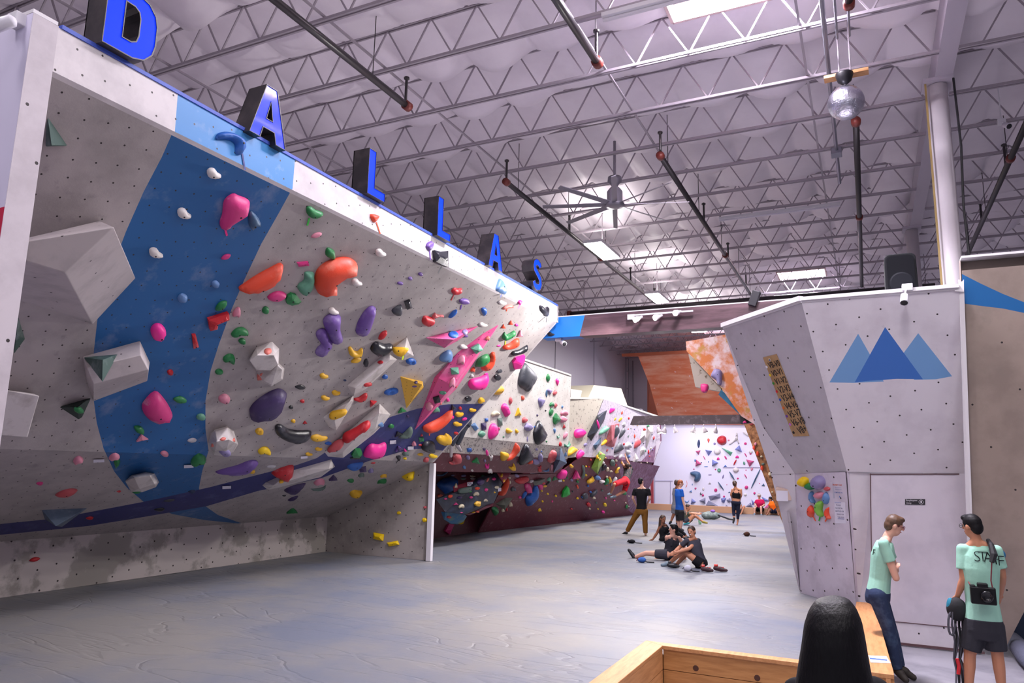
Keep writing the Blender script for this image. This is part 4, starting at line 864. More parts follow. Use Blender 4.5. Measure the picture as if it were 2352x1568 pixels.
def vol(K, txt, m, label, at, name='wooden_volume', cat='volume', plane=None):
    """faceted volume: 'x,y,h' = pixel and height over the surface under `at`; hull of the points"""
    (ox, oy), s = K; h = cast(*at) if plane is None else plane
    n = h[1] if h[1].dot(EYE - h[0]) > 0 else -h[1]; vs = []; dup = []
    for t in txt.split():
        x, y, z = t.split(','); x = float(x); y = float(y)
        if z == 'p': w3 = [v for v in vs if v not in dup][-3:]; vs.append(PP(ox + x / s, oy + y / s, w3[0], (w3[1] - w3[0]).cross(w3[2] - w3[0]).normalized())); continue
        z = float(z); vs.append(PP(ox + x / s, oy + y / s, h[0] + n * z, n))
        if z < .001: vs.append(vs[-1] - n * .02); dup.append(vs[-1])
    b = bmesh.new(); bv = [b.verts.new(v) for v in vs]; r = bmesh.ops.convex_hull(b, input=bv)
    for g in list(r['geom_interior']) + list(r['geom_unused']):
        if isinstance(g, bmesh.types.BMVert) and g.is_valid: b.verts.remove(g)
    bmesh.ops.recalc_face_normals(b, faces=b.faces)
    bmesh.ops.dissolve_limit(b, angle_limit=.03, verts=b.verts, edges=b.edges)
    me = bpy.data.meshes.new(name); b.to_mesh(me); b.free(); me.materials.append(m)
    l = me.uv_layers.new(name='UVMap')
    for p in me.polygons:
        nn = p.normal; u = Vector((0, 0, 1)).cross(nn); u = u.normalized() if u.length > .1 else Vector((1, 0, 0)); w_ = nn.cross(u)
        for li in p.loop_indices: c = me.vertices[me.loops[li].vertex_index].co; l.data[li].uv = (c.dot(u), c.dot(w_))
    o = link(name, me); tag(o, label, cat)
    me.calc_loop_triangles(); BV.append(BVHTree.FromPolygons([v.co.copy() for v in me.vertices], [tuple(t.vertices) for t in me.loop_triangles]))
    md = o.modifiers.new('bevel', 'BEVEL'); md.width = .008; md.segments = 2
    return o
K0 = ((0, 0), 1.0); K1 = ((0, 0), 3.136); K2 = ((0, 450), 3.92); K3 = ((0, 850), 3.016); K4 = ((450, 350), 3.92); K5 = ((450, 700), 3.136); K6 = ((850, 500), 4.3556); K7 = ((850, 820), 3.2667)
K8 = ((1000, 820), 3.486); KA = ((990, 1020), 7.125); KB = ((1150, 980), 7.125); KC = ((1330, 920), 7.84); KD = ((1480, 940), 5.2265); KE = ((1750, 1060), 4.6115); KF = ((1380, 760), 6.532)
M_vg = mat('volume_grey', 'b4abab', .6, col2='a29a9a', nscale=3, dots=3, dotr=.03); M_vw = mat('volume_white', 'c9c2c0', .6, col2='a59c98', nscale=4, nlo=.5, nhi=.7)
M_vgg = mat('volume_green_grey', '37514a', .6, col2='7f8a8c', nscale=3, nlo=.5, nhi=.7); M_vd = mat('volume_dark_green', '26332f', .6); M_vb = mat('volume_marble', '5a6b80', .6, col2='7a8799', nscale=3, nlo=.45, nhi=.6)
M_vy = mat('volume_yellow', 'e0ae38', .55, dots=9, dotr=.07); M_vp = mat('volume_pink', 'd8508c', .5, col2='dd8fae', nscale=2.5, nlo=.5, nhi=.75, dots=6, dotr=.05); M_vs = mat('volume_slate', '44607c', .5, col2='5e7890', nscale=4); M_vk = mat('volume_midnight', '18202f', .5, col2='2a364c', nscale=4)
# ---- volumes on the near wall
vol(K2, '1220,740,0 835,1155,0 585,690,.95 1025,280,p 905,235,0 255,592,.95 -150,470,.95 370,990,0 -100,850,0 -200,560,0 275,470,0', M_vg, 'huge grey box volume jutting from the upper left of the overhang behind the pillar', (100, 700))
vol(K3, '-60,150,.5 60,140,.5 272,178,.5 190,465,.5 5,450,.5 -60,440,.5 -60,150,0 240,170,0 170,440,0 -60,440,0', M_vw, 'pale box volume half hidden behind the pillar, lowest on the left', (40, 950))
vol(K0, '191,820,0 322,784,0 344,832,.0 338,875,0 215,921,0 200,880,0 215,882,.35 341,849,.35 323,815,.3 200,845,.3', M_vg, 'grey box volume carrying a green pyramid at the left edge of the blue swoosh', (270, 860))
vol(K0, '193,820,0 270,813,0 235,874,0 236,826,.16', M_vgg, 'dark green pyramid with chalky faces on the grey box volume', (240, 835))
vol(K3, '415,258,0 630,195,0 570,325,0 545,342,0 535,255,.16', M_vd, 'dark green triangular volume below the grey box volume', (180, 940))
vol(K1, '345,845,0 485,1050,0 330,1056,0 372,1048,.18 335,900,0', M_vgg, 'grey green triangle volume beside the pillar near the top left', (130, 310))
vol(K2, '165,1090,0 225,1290,0 125,1425,0 110,1150,0 150,1250,.12', M_vgg, 'grey green wedge volume peeking out beside the pillar under the huge box', (50, 778))
vol(K3, '868,772,0 910,735,.0 1010,712,0 1075,722,0 1103,775,0 1080,810,0 985,845,0 910,845,0 930,745,.22 1040,730,.22 1070,785,.2 965,820,.22', M_vw, 'beige faceted volume low on the blue swoosh', (327, 1110))
vol(K3, '290,968,0 605,955,0 430,1085,0 385,1080,.25 310,1030,.0', M_vb, 'marbled blue grey triangle volume on the navy stripe at the left', (140, 1180))
vol(K5, '385,400,0 440,310,0 550,266,0 600,315,0 597,430,.0 540,477,0 432,472,0 388,402,.24 442,362,.26 562,362,.26 590,425,.22 535,470,.2 435,468,.2', M_vw, 'pale hexagonal volume right of the blue swoosh, upper of two', (610, 815))
vol(K5, '435,480,0 478,475,.05 598,420,0 638,458,0 628,537,0 542,588,0 475,550,0 590,435,.16 622,465,.16 615,530,.15 545,575,.16 485,545,.12', M_vw, 'pale hexagonal volume touching the underside of its upper twin', (625, 865))
vol(K5, '90,1000,0 110,930,0 135,905,0 228,878,0 272,905,0 305,1005,0 270,1060,0 215,1092,0 130,1082,0 140,912,.1 228,885,.12 150,985,.28 240,970,.28 298,1000,.15 215,1060,.18', M_vw, 'pale faceted volume at the lower right edge of the blue swoosh', (512, 1010))
vol(K5, '1088,582,0 1310,395,0 1395,330,0 1450,395,0 1225,605,0 1137,657,0 1150,600,.14 1400,395,.14', M_vw, 'long grey ridge volume running up to the yellow jug', (850, 850))
vol(K5, '1400,330,0 1520,232,0 1572,370,0 1500,400,0 1505,330,.16', M_vw, 'white triangular volume under the yellow jug near the black wedge', (925, 805))
vol(K5, '915,812,0 1060,720,0 1135,655,0 1140,695,0 1012,905,0 960,880,0 1000,835,.13 1110,690,.12', M_vw, 'grey wedge volume holding a yellow jug left of the red S-shaped hold', (770, 945))
vol(K5, '1325,712,0 1402,790,0 1355,855,0 1280,930,0 1060,1102,0 950,1092,0 928,1062,0 1060,975,0 1190,850,0 1290,900,.16 1060,1060,.14 1320,780,.18', M_vw, 'long white ridge volume behind the red S-shaped hold', (820, 985))
vol(K5, '478,1300,0 500,1280,0 700,1190,0 975,1112,0 1002,1165,0 900,1240,0 520,1334,0 560,1300,.12 960,1180,.14', M_vw, 'long grey ridge volume lying along the navy stripe right of the red cone', (690, 1095))
vol(K7, '225,145,0 395,183,0 402,230,0 272,386,0 392,205,.20', M_vy, 'yellow pyramid volume with its point facing down', (942, 900))
vol(K6, '552,1200,0 1085,1083,0 880,1228,0 745,1303,0 838,1218,.22', M_vp, 'pink wing-shaped triangular volume carrying a blue ring hold', (1025, 780))
vol(K0, '1147,744,0 1110,765,0 1053,808,0 997,868,0 952,988,0 1048,893,0 1070,858,0 1110,800,0 1007,868,.08 1040,886,.26', M_vp, 'tall pink spike volume pointing up and down beside the yellow pyramid', (1050, 850))
# ---- holds on the near wall
H(K1, '''
P B 1560,985 1580,955 1640,948 1710,968 1752,1010 1762,1070 1738,1112 1703,1102 1700,1040 1660,1008 1600,1002 1565,1003 Tn 1745,1105 1765,1225|big blue arched jug hold on the light blue fascia
''', fac=.3)
H(K2, '''
1660,160 132,90 18 j W
1405,515 132,85 18 j W
1427,1225 135,155 0 o H
1645,920 85,88 0 r b
1940,795 72,62 0 o b
Q R 1725,1242 1758,1240 1788,1355 1742,1372
'''.replace(',', ' ').replace('Q R 1725 1242 1758 1240 1788 1355 1742 1372', 'Q R 1725,1242 1758,1240 1788,1355 1742,1372'))
H(K3, '''
P P 1078,152 1140,200 1190,290 1188,335 1130,355 1060,358 1005,310 988,270 1000,225|big pink shield-shaped hold low on the blue swoosh
1247 205 95 48 8 l G
1393 325 65 45 0 o g
965 412 82 50 35 l G
982 465 85 42 -10 t C
1330 485 66 30 -6 l c
1140 580 60 34 15 l C
1370 620 112 72 -20 w G
790 598 78 48 -10 w C
808 645 48 72 10 d G
540 620 72 50 -15 w C
275 783 50 24 0 l P
460 848 160 50 -12 l r
823 838 32 16 0 l R
1180 15 44 38 0 o R
945 842 62 24 0 l G
547 275 52 46 0 o G
620 1022 56 24 0 l R
1103 962 76 28 0 l K
1170 900 80 20 -5 l k
1328 838 52 26 0 l N
240 1310 76 32 -12 l R
''')
H(K4, '''
P P 340,378 395,395 470,425 485,470 465,560 400,600 340,640 265,692 228,682 222,630 245,560 262,440 Tp 262,685 280,750|big pink teardrop hold high on the blue swoosh
163 192 132 92 15 j W
270 940 96 42 -22 l P
520 615 100 165 -22 w S
P G 1000,495 1040,490 1080,520 1140,540 1138,560 1090,590 1040,590 1000,550 Tg 1022,590 1003,658|green curved hold with a light green tape tail
1085 745 105 42 -18 l C
P G 1190,858 1225,870 1250,895 1248,958 1205,952 1170,925 1172,880
963 1003 110 42 -3 q P
P O 388,1230 440,1190 560,1110 680,1045 775,1002 785,1060 760,1125 690,1190 580,1245 500,1268 430,1258|big orange half-moon hold next to the blue swoosh
P P 643,1305 700,1262 760,1250 815,1275 800,1310 740,1340 680,1338|pink lens-shaped hold below the orange half-moon
Q G 858,1262 900,1275 945,1335 920,1358 860,1372 815,1355 808,1320 822,1285
P g 985,1085 1040,1080 1065,1095 1055,1200 1000,1275 965,1282 920,1230 930,1190 980,1150|tall chalky green hold left of the orange kidney
P O 1075,1150 1100,1070 1170,1005 1270,962 1370,952 1430,975 1455,1020 1450,1070 1400,1110 1360,1115 1310,1135 1260,1180 1250,1200 1272,1215 1265,1250 1225,1285 1160,1295 1105,1270 1075,1210|largest orange kidney-shaped hold on the overhang
628 1420 72 62 0 r G
370 1440 68 95 15 w C
228 1380 130 62 -35 l G
1665 905 96 68 12 j W
1450 1170 96 64 12 j W
1240 1430 96 60 12 j W
1840 1178 52 30 5 o V
1930 1135 40 32 5 o V
1910 1368 58 80 -12 q K
P k 1765,1430 1790,1400 1850,1372 1858,1430 1830,1470 1790,1462
P O 1572,555 1645,568 1640,600 1612,630 1585,610 To 1625,628 1660,732
''')
H(K5, '''
Q R 83,98 232,52 235,100 155,132 148,168 98,178
315 198 124 66 -8 w G
335 262 55 44 0 r G
243 388 86 70 20 w G
167 483 58 42 0 r G
207 678 88 66 0 r C
38 808 65 44 0 r g
517 333 56 44 0 r M
458 518 38 50 0 q M
P V 920,110 960,72 1010,68 1045,90 1040,180 1060,250 1020,278 985,275 955,215 930,165|big purple blocky hold below a white jug
P V 870,200 900,175 935,180 960,240 985,285 930,360 890,372 862,350 880,310 905,285 875,240|purple curved hold hanging under the big purple blocky one
P V 1155,190 1170,130 1210,60 1250,20 1285,12 1297,45 1270,130 1235,210 1205,228 1165,215|long purple cylinder pinch with chalky end
1345 218 86 34 -45 l R
P K 1258,320 1297,268 1360,285 1415,285 1395,330 1330,370 1290,355|shiny black wedge hold
1148 342 105 74 10 c Y
1155 398 80 38 -20 l Y
1226 418 38 64 0 l K
923 512 62 38 0 j Y
1010 633 62 36 -5 j Y
933 670 62 36 0 j Y
752 592 76 34 5 l K
768 693 34 26 0 r R
685 737 34 24 0 r K
1073 543 22 14 0 o N
702 836 32 26 0 o Y
786 845 34 22 0 t R
P D 393,790 395,755 440,700 530,640 600,612 645,625 655,655 635,720 590,780 535,822 415,838|big flat dark purple oval hold
P K 572,905 580,870 615,865 665,895 740,910 832,912 805,960 760,990 700,995 640,975 590,940|long shiny black banana-shaped hold
458 912 58 48 0 i Y
495 1052 92 58 10 w y
210 1065 92 48 18 l v
195 965 46 26 -8 l M
272 970 28 28 20 t M
120 1008 22 34 0 l M
P V 140,1200 200,1175 300,1150 370,1115 420,1110 450,1140 420,1180 350,1215 270,1222 170,1215|long chalky purple hold below the seam right of the blue swoosh
405 1200 46 28 0 o Y
540 1162 76 26 0 l c
P R 540,1208 600,1165 700,1142 695,1240 655,1268 590,1240|bright red cone-shaped hold on the navy stripe
615 1272 36 28 0 o Y
P D 635,1330 700,1290 790,1280 760,1325 710,1360 660,1355
888 1270 80 56 0 w C
877 1318 116 32 -5 u E
700 1392 82 28 -22 l D
635 1372 30 13 0 o K
692 1473 80 52 0 t G
1150 1350 98 74 0 j Y
887 958 122 50 -5 j Y
P Y 960,790 985,765 1080,752 1082,790 1010,825 965,820
P R 1138,675 1175,668 1215,640 1235,640 1225,675 1185,700 1145,690
1233 570 70 36 -5 j R
1328 412 42 28 0 l R
1362 518 44 32 -15 l B
1268 702 62 34 -40 t R
1408 625 105 44 -15 i B
P R 1055,965 1070,930 1150,890 1210,850 1250,840 1257,875 1230,905 1160,945 1110,990 1075,995|long red S-shaped hold on the white ridge volume
P r 948,1040 1000,990 1050,970 1068,990 1050,1030 1000,1055 955,1060
1330 862 50 34 0 r b
1525 800 18 16 0 o D
953 997 50 26 0 l B
885 1038 52 26 -5 j Y
815 1075 52 24 0 j Y
Q G 1120,1080 1145,1035 1185,1035 1198,1070 1175,1098 1130,1095
1150 1102 84 22 0 l K
P H 1210,1085 1230,1035 1270,1005 1320,1010 1368,995 1368,1040 1340,1080 1290,1105 1230,1100|hot pink wavy hold on the navy stripe
P B 1085,1165 1110,1135 1200,1130 1200,1160 1150,1190 1110,1188
1200 1180 55 44 0 q D
1260 1190 40 40 0 w v
1190 1222 46 38 0 w E
988 1238 62 50 0 t D
1112 1262 55 34 10 l G
1350 1228 50 32 0 w Y
1340 1265 68 42 0 o G
1460 1105 34 42 0 d K Tk 1455,1120 1442,1142
1507 1106 22 18 0 o y
1275 1137 38 16 0 l R
1460 1033 62 36 -20 t D
''')
H(K6, '''
110 355 98 70 12 j W
P V 560,290 575,250 615,232 632,260 620,310 590,330 Tu 597,330 604,420
Q K 632,325 690,340 768,332 775,495 715,475 645,440 Tk 716,485 680,552|black shield-shaped hold with a black tape tail on the fascia
505 565 46 34 8 o V
402 608 40 34 0 o V
300 655 54 30 5 o V
P R 815,730 850,700 880,712 915,705 920,740 870,770 830,765 Tr 840,770 812,826|red heart-shaped hold with a red tape tail
942 838 106 68 5 r V Tu 915,872 905,918
P b 1295,608 1320,625 1345,680 1360,720 1352,768 1300,745 1262,720 1275,660 Tn 1320,765 1302,795|tall pale blue two-lobed hold on the fascia
1503 848 38 54 0 d H Tp 1500,870 1480,910
1325 850 86 44 5 j W
1378 893 118 36 -12 w M To 1370,910 1366,935
P R 520,1040 540,985 590,990 645,1010 640,1050 590,1085 545,1075|red bulbous hold with a chalky rim
P r 615,1000 650,950 670,970 735,975 730,995 680,990 630,1010
828 960 116 32 -42 l B
1142 942 58 86 0 d B
835 1168 105 62 8 i B
950 1140 58 44 8 i v
957 1180 44 34 0 o V
1133 1070 88 42 5 j W
942 1290 95 44 5 j W
P Y 220,1300 265,1290 378,1300 375,1330 310,1388 240,1360 Ty 335,1380 322,1420|yellow jug hold with a chalky rim on the white triangular volume
412 1438 100 66 0 i B
P b 695,1410 730,1360 790,1325 822,1345 820,1400 790,1440 720,1440|pale blue double-lobed hold left of the pink spike
915 1420 72 98 15 w C
845 1530 85 72 0 q g
1068 1310 96 76 -28 q g
1178 1205 38 50 20 w M
1410 1048 45 42 5 t O
1335 1085 45 40 5 t O
1465 1072 34 26 0 o H
P G 1322,1200 1350,1145 1370,1175 1445,1130 1450,1160 1390,1205 1340,1225 Ty 1355,1230 1350,1275|green double hold with a yellow tape tail
1503 1155 54 62 0 t C
P O 1330,1310 1345,1280 1400,1260 1450,1220 1490,1210 1490,1260 1440,1300 1370,1318|orange chalky crescent hold near the fascia's far end
1287 1280 42 20 0 l H
P K 1412,1370 1430,1340 1500,1320 1575,1275 1570,1310 1520,1350 1450,1370|black chalky crescent hold at the far right edge of the overhang
Q H 1425,1440 1455,1400 1545,1372 1540,1430 1505,1500 1440,1510|hot pink faceted hold at the far right edge of the overhang
P O 1115,1510 1130,1460 1195,1420 1215,1360 1250,1350 1245,1430 1200,1500 1140,1530|orange wedge hold tucked behind the bumpy green one
P G 1055,1490 1090,1410 1160,1370 1190,1375 1195,1420 1130,1475|bumpy green hold in front of the orange wedge
1030 1520 42 50 20 w O
1295 1530 56 30 -8 l k
1163 1560 40 14 0 l H
P K 1697,880 1720,878 1745,905 1775,885 1782,910 1775,990 1740,965 1705,930 Tk 1768,992 1760,1045
1808 1163 75 42 3 j K
''')
H(K7, '''
618 190 44 80 10 w C
645 220 18 24 0 o R
545 267 56 26 5 i g
500 318 52 50 -10 q K
530 347 20 22 0 o M
443 370 60 64 0 r C
495 393 55 44 0 w g
P H 740,220 755,175 830,155 885,130 885,180 840,235 770,245|hot pink kidney hold at the right of the pink spike
872 125 30 13 0 l H
765 140 30 24 0 w c
955 150 56 44 0 r K
970 105 46 26 -10 l k
735 312 52 38 -8 o K
583 320 24 26 -15 q H
P Y 898,250 925,225 980,210 1000,240 975,280 920,275|yellow pouch-shaped hold on the overhang's right edge
833 325 52 38 -20 w Y
345 187 26 18 10 o D
333 220 38 13 0 l V
238 395 66 36 -10 t G
622 373 40 40 -20 t K
677 383 24 24 0 o R
770 397 54 28 -5 j Y
670 428 64 38 -15 j Y
612 452 40 24 -25 l H
708 464 42 20 -20 l H
658 502 68 34 0 j Y
P O 400,530 440,505 530,460 590,415 622,402 600,450 540,510 460,560 410,560 To 443,565 447,588|long orange canoe-shaped hold on the navy stripe
158 518 46 32 -10 l G
285 445 20 18 0 o D
210 572 62 34 -20 t K
P E 215,605 260,570 305,525 320,540 300,590 250,608|grey green crescent hold on the navy stripe
388 583 22 20 0 t R
384 617 38 32 0 q G
376 659 28 16 0 l R
330 650 32 38 0 w C
215 683 66 36 -15 t V
P Y 500,610 530,590 560,592 575,575 612,600 605,640 550,660 510,640|yellow saddle-shaped hold at the tip of the navy stripe
P K 385,680 410,640 460,630 485,650 487,700 450,717 405,705|black egg-shaped hold under the yellow saddle
645 571 34 24 0 r R
263 700 30 34 -20 t H
267 722 48 40 0 w E
260 760 26 16 0 o y
378 730 46 22 0 l Y
474 742 64 32 0 j y
420 770 48 34 -30 l r
P y 222,880 250,850 322,838 325,905 298,930 255,915|big yellow scoop hold beside the end partition
100 885 50 30 0 w Y
87 925 68 40 0 t G
''')
H(K7, '''
218 1168 28 24 0 o y
410 1222 38 34 0 o y
63 1345 82 52 15 q y|upper of the two yellow ribbed holds on the end partition
173 1398 88 34 -8 q y|lower of the two yellow ribbed holds on the end partition
463 962 18 26 0 o y
460 1015 28 36 0 r R
456 1093 16 17 0 o y
413 1126 26 20 0 o R
455 1163 26 36 0 r R
''')
H(K5, '''
1460 1497 26 24 0 o y
''')
# ---- volumes on the far wall
PXp = lambda x: (Vector((x, 18, 1.5)), Vector((1, 0, 0)), 0)
bd = vol(KA, '90,900,0 370,800,0 610,830,.25 700,680,.25 780,540,.1 1070,470,.1 1170,640,.15 1030,960,.1 740,1020,.35 560,1150,.3 230,1110,.2', M_vk, 'dark navy faceted boulder volume in the shaded recess of the maroon wall', (0, 0), plane=PXp(-9.5))
vol(KA, '230,1110,.1 560,1150,.25 590,1180,.2 530,1270,.1 440,1310,0 330,1300,0 220,1230,0 170,1100,0', mat('volume_map_blue', '2f6288', .55, col2='5c7a78', nscale=5, nlo=.5, nhi=.6), 'lower blue boulder volume with faded patches under the navy boulder', (0, 0), plane=PXp(-9.55))
vol(KA, '1085,468,0 1310,468,0 1180,645,0 1190,640,.15', mat('volume_faded_red', '9c4050', .55), 'faded red triangular volume at the upper right of the navy boulder', (0, 0), plane=PXp(-9.25))
vol(KA, '370,690,0 770,560,0 700,690,.1 615,835,0 380,805,0', mat('volume_crimson', '7c1a32', .55), 'crimson flat volume between the blue scoop hold and the navy boulder', (0, 0), plane=PXp(-9.4))
vol(KA, '560,1155,0 740,1020,0 1030,960,0 1010,1010,.15 840,1080,.05 640,1160,0', mat('volume_wine', '6a2c3c', .55), 'wine red wedge volume under the right side of the navy boulder', (0, 0), plane=PXp(-9.4))
vol(KA, '1060,975,0 1220,875,0 1340,875,0 1210,1080,0 1210,1000,.16', mat('volume_olive', '64685c', .6), 'olive grey triangular volume right of the navy boulder', (1165, 1155))
vol(KB, '995,350,0 1085,590,0 860,765,0 870,540,0 1080,600,.0 970,545,.35', M_vs, 'slate blue pyramid volume hanging below the corner of the cream panel', (1290, 1062))
vol(KB, '520,890,0 720,780,0 940,760,0 780,870,0 700,940,0 560,960,0 650,880,.15', mat('volume_grey_olive', '5e5d58', .6), 'long grey wedge volume behind the green holds in the recess', (0, 0), plane=PXp(-9.3))
vol(KC, '325,265,0 515,155,0 462,350,0 330,520,0 205,758,0 130,655,0 330,270,.1 365,450,.28 350,300,.25 300,570,.28', M_vk, 'long dark blue faceted volume high on the lavender panel', (1372, 975))
vol(KC, '580,435,0 735,408,0 720,560,0 640,825,0 455,815,0 590,830,.05 585,440,.22 590,700,.24', mat('volume_brick', 'b0555c', .55, col2='c88088', nscale=3), 'brick red tall volume with black holds on its right face', (1400, 1000))
vol(KC, '405,645,0 395,760,0 290,900,0 245,810,0 330,790,.18', M_vs, 'slate blue kite-shaped volume left of the brick red volume', (1371, 1020))
vol(KC, '375,905,0 480,975,0 415,1150,0 345,1335,0 220,1215,0 370,960,.15 330,1260,.2 345,1180,.24', mat('volume_lime', '84ac44', .55, col2='9cc060', nscale=3), 'lime green angular volume left of the hanging climber', (1375, 1065))
vol(KC, '1125,560,0 1215,480,0 1210,680,0 1150,760,0 1090,700,0 1180,620,.14', M_vw, 'first of the pale beige volumes near the right edge of the lavender panel', (1476, 1000))
vol(KC, '1230,480,0 1330,450,0 1340,560,0 1290,640,0 1215,860,0 1210,700,0 1290,560,.16', M_vw, 'tall pale beige volume just below the low beam end', (1493, 1000))
vol(KC, '1010,930,0 1075,1040,0 1050,1110,0 945,1180,0 1030,1050,.14', M_vw, 'pale beige triangular volume just right of the climber\'s head', (1459, 1055))
vol(KC, '1150,800,0 1215,880,0 1180,960,0 1080,1030,0 1090,900,0 1160,880,.12', M_vw, 'small pale beige volume between the tall one and the triangular one', (1476, 1035))
# ---- holds on the far wall
H(K8, '''
P k 715,45 750,75 800,130 802,190 770,240 745,278 715,255 680,235 668,190 685,110|huge charcoal bulbous hold at the top left of the cream panel
903 165 30 68 0 l G
977 200 26 58 0 d H
890 290 16 62 0 l S
915 276 36 50 0 d v
957 285 28 50 15 l r
848 362 52 86 8 d v
932 378 34 36 0 w G
927 438 32 70 8 l G
963 385 22 46 12 l r
1016 397 16 28 0 l b
Q G 943,480 965,448 1000,495 995,510 955,540 945,520
1030 445 60 46 8 w C
1020 497 56 58 -10 r C
1030 552 26 34 0 t R
816 465 13 17 0 o D
883 427 11 15 0 o K
700 325 24 36 0 q O
602 347 28 62 0 l r
P H 530,400 545,372 570,375 590,420 592,460 565,480 548,450 535,425|hot pink comma-shaped hold on the cream panel
480 452 68 42 -8 w e
663 437 46 66 0 t Y
409 502 26 28 0 q B
516 517 38 66 0 q E
714 503 40 52 5 r r
745 562 60 66 -10 r v
386 553 40 62 0 q D
315 557 36 58 -30 q b
372 615 50 54 0 r g
P H 450,535 480,532 497,570 498,620 450,660 428,640 430,580|big hot pink hold folded like a pocket left of the small yellow ones
508 573 18 30 0 o P
590 590 48 44 0 j Y
653 592 26 38 0 j Y
547 637 13 13 0 o G
795 560 12 20 0 o B
P K 825,507 845,525 865,570 888,605 885,640 860,680 820,702 803,680 790,620 795,580|big black ragged hold in the middle of the cream panel
955 590 20 46 0 d b
983 632 20 38 0 u g
1040 625 30 66 20 l C
890 676 13 16 0 d G
737 655 11 46 0 l v
1000 697 24 48 0 l R
1052 698 46 54 0 u g
''')
H(KA, '''
628 95 74 64 0 q B
873 82 34 44 -15 q D
918 140 42 106 -10 l H
608 218 62 70 0 r v
745 265 132 92 15 t G
978 222 76 88 0 y W
885 272 34 44 0 r v
918 362 60 90 8 c H
545 377 50 58 0 o b
673 427 40 38 0 o W
968 440 76 76 10 w W
P r 370,190 485,175 485,290 320,332 310,300 372,290|red and white block hold under the hanging feet
P b 100,490 170,500 270,445 265,470 200,515 110,515
355 508 66 38 10 l v
535 512 76 50 0 r v
530 562 96 40 0 l E
685 520 96 36 0 j e
690 562 88 36 0 j W
P B 110,655 240,548 405,548 370,780 310,835 265,835 200,760|big blue scoop-shaped hold in the recess
408 672 48 70 0 w e
858 518 76 38 0 j g
P E 445,760 460,725 640,690 660,715 655,770 560,800 470,798 Tg 625,780 665,775|grey green capsule hold with a green tape strip
815 620 96 110 10 o D
928 580 34 78 20 l M
1030 566 60 48 15 i P
1158 508 38 66 0 i Y
1197 595 30 42 15 q Y
760 722 72 52 0 i O
905 745 54 58 0 r P
1078 705 66 48 0 i e
740 812 80 68 0 w e
1040 787 32 26 0 o Y
660 868 56 42 0 r P
890 917 70 50 0 w e
Q Y 715,970 745,930 810,940 805,1000 785,1020 730,1000
148 838 80 56 -8 i O
315 850 76 56 0 i O
238 892 48 30 0 i P
405 972 76 46 -5 t P
498 1012 82 72 0 w e
500 1118 46 20 0 l P
695 1105 60 34 0 t Y
765 1105 56 32 0 l O
295 1192 76 44 0 o R
Q P 285,1300 370,1310 295,1475 220,1420
Q y 440,1305 545,1245 520,1300 490,1310
P O 1260,560 1275,600 1230,740 1170,820 1100,832 1150,760 1220,640|orange crescent hold at the right tip of the navy boulder
1285 548 42 30 0 r e
1290 622 40 56 0 r e
1345 735 80 66 0 w k
470 870 90 40 0 o D
1048 1100 116 140 5 d G
1310 985 50 64 0 w e
1178 1080 48 52 0 w e
1243 1072 26 56 0 l R
''')
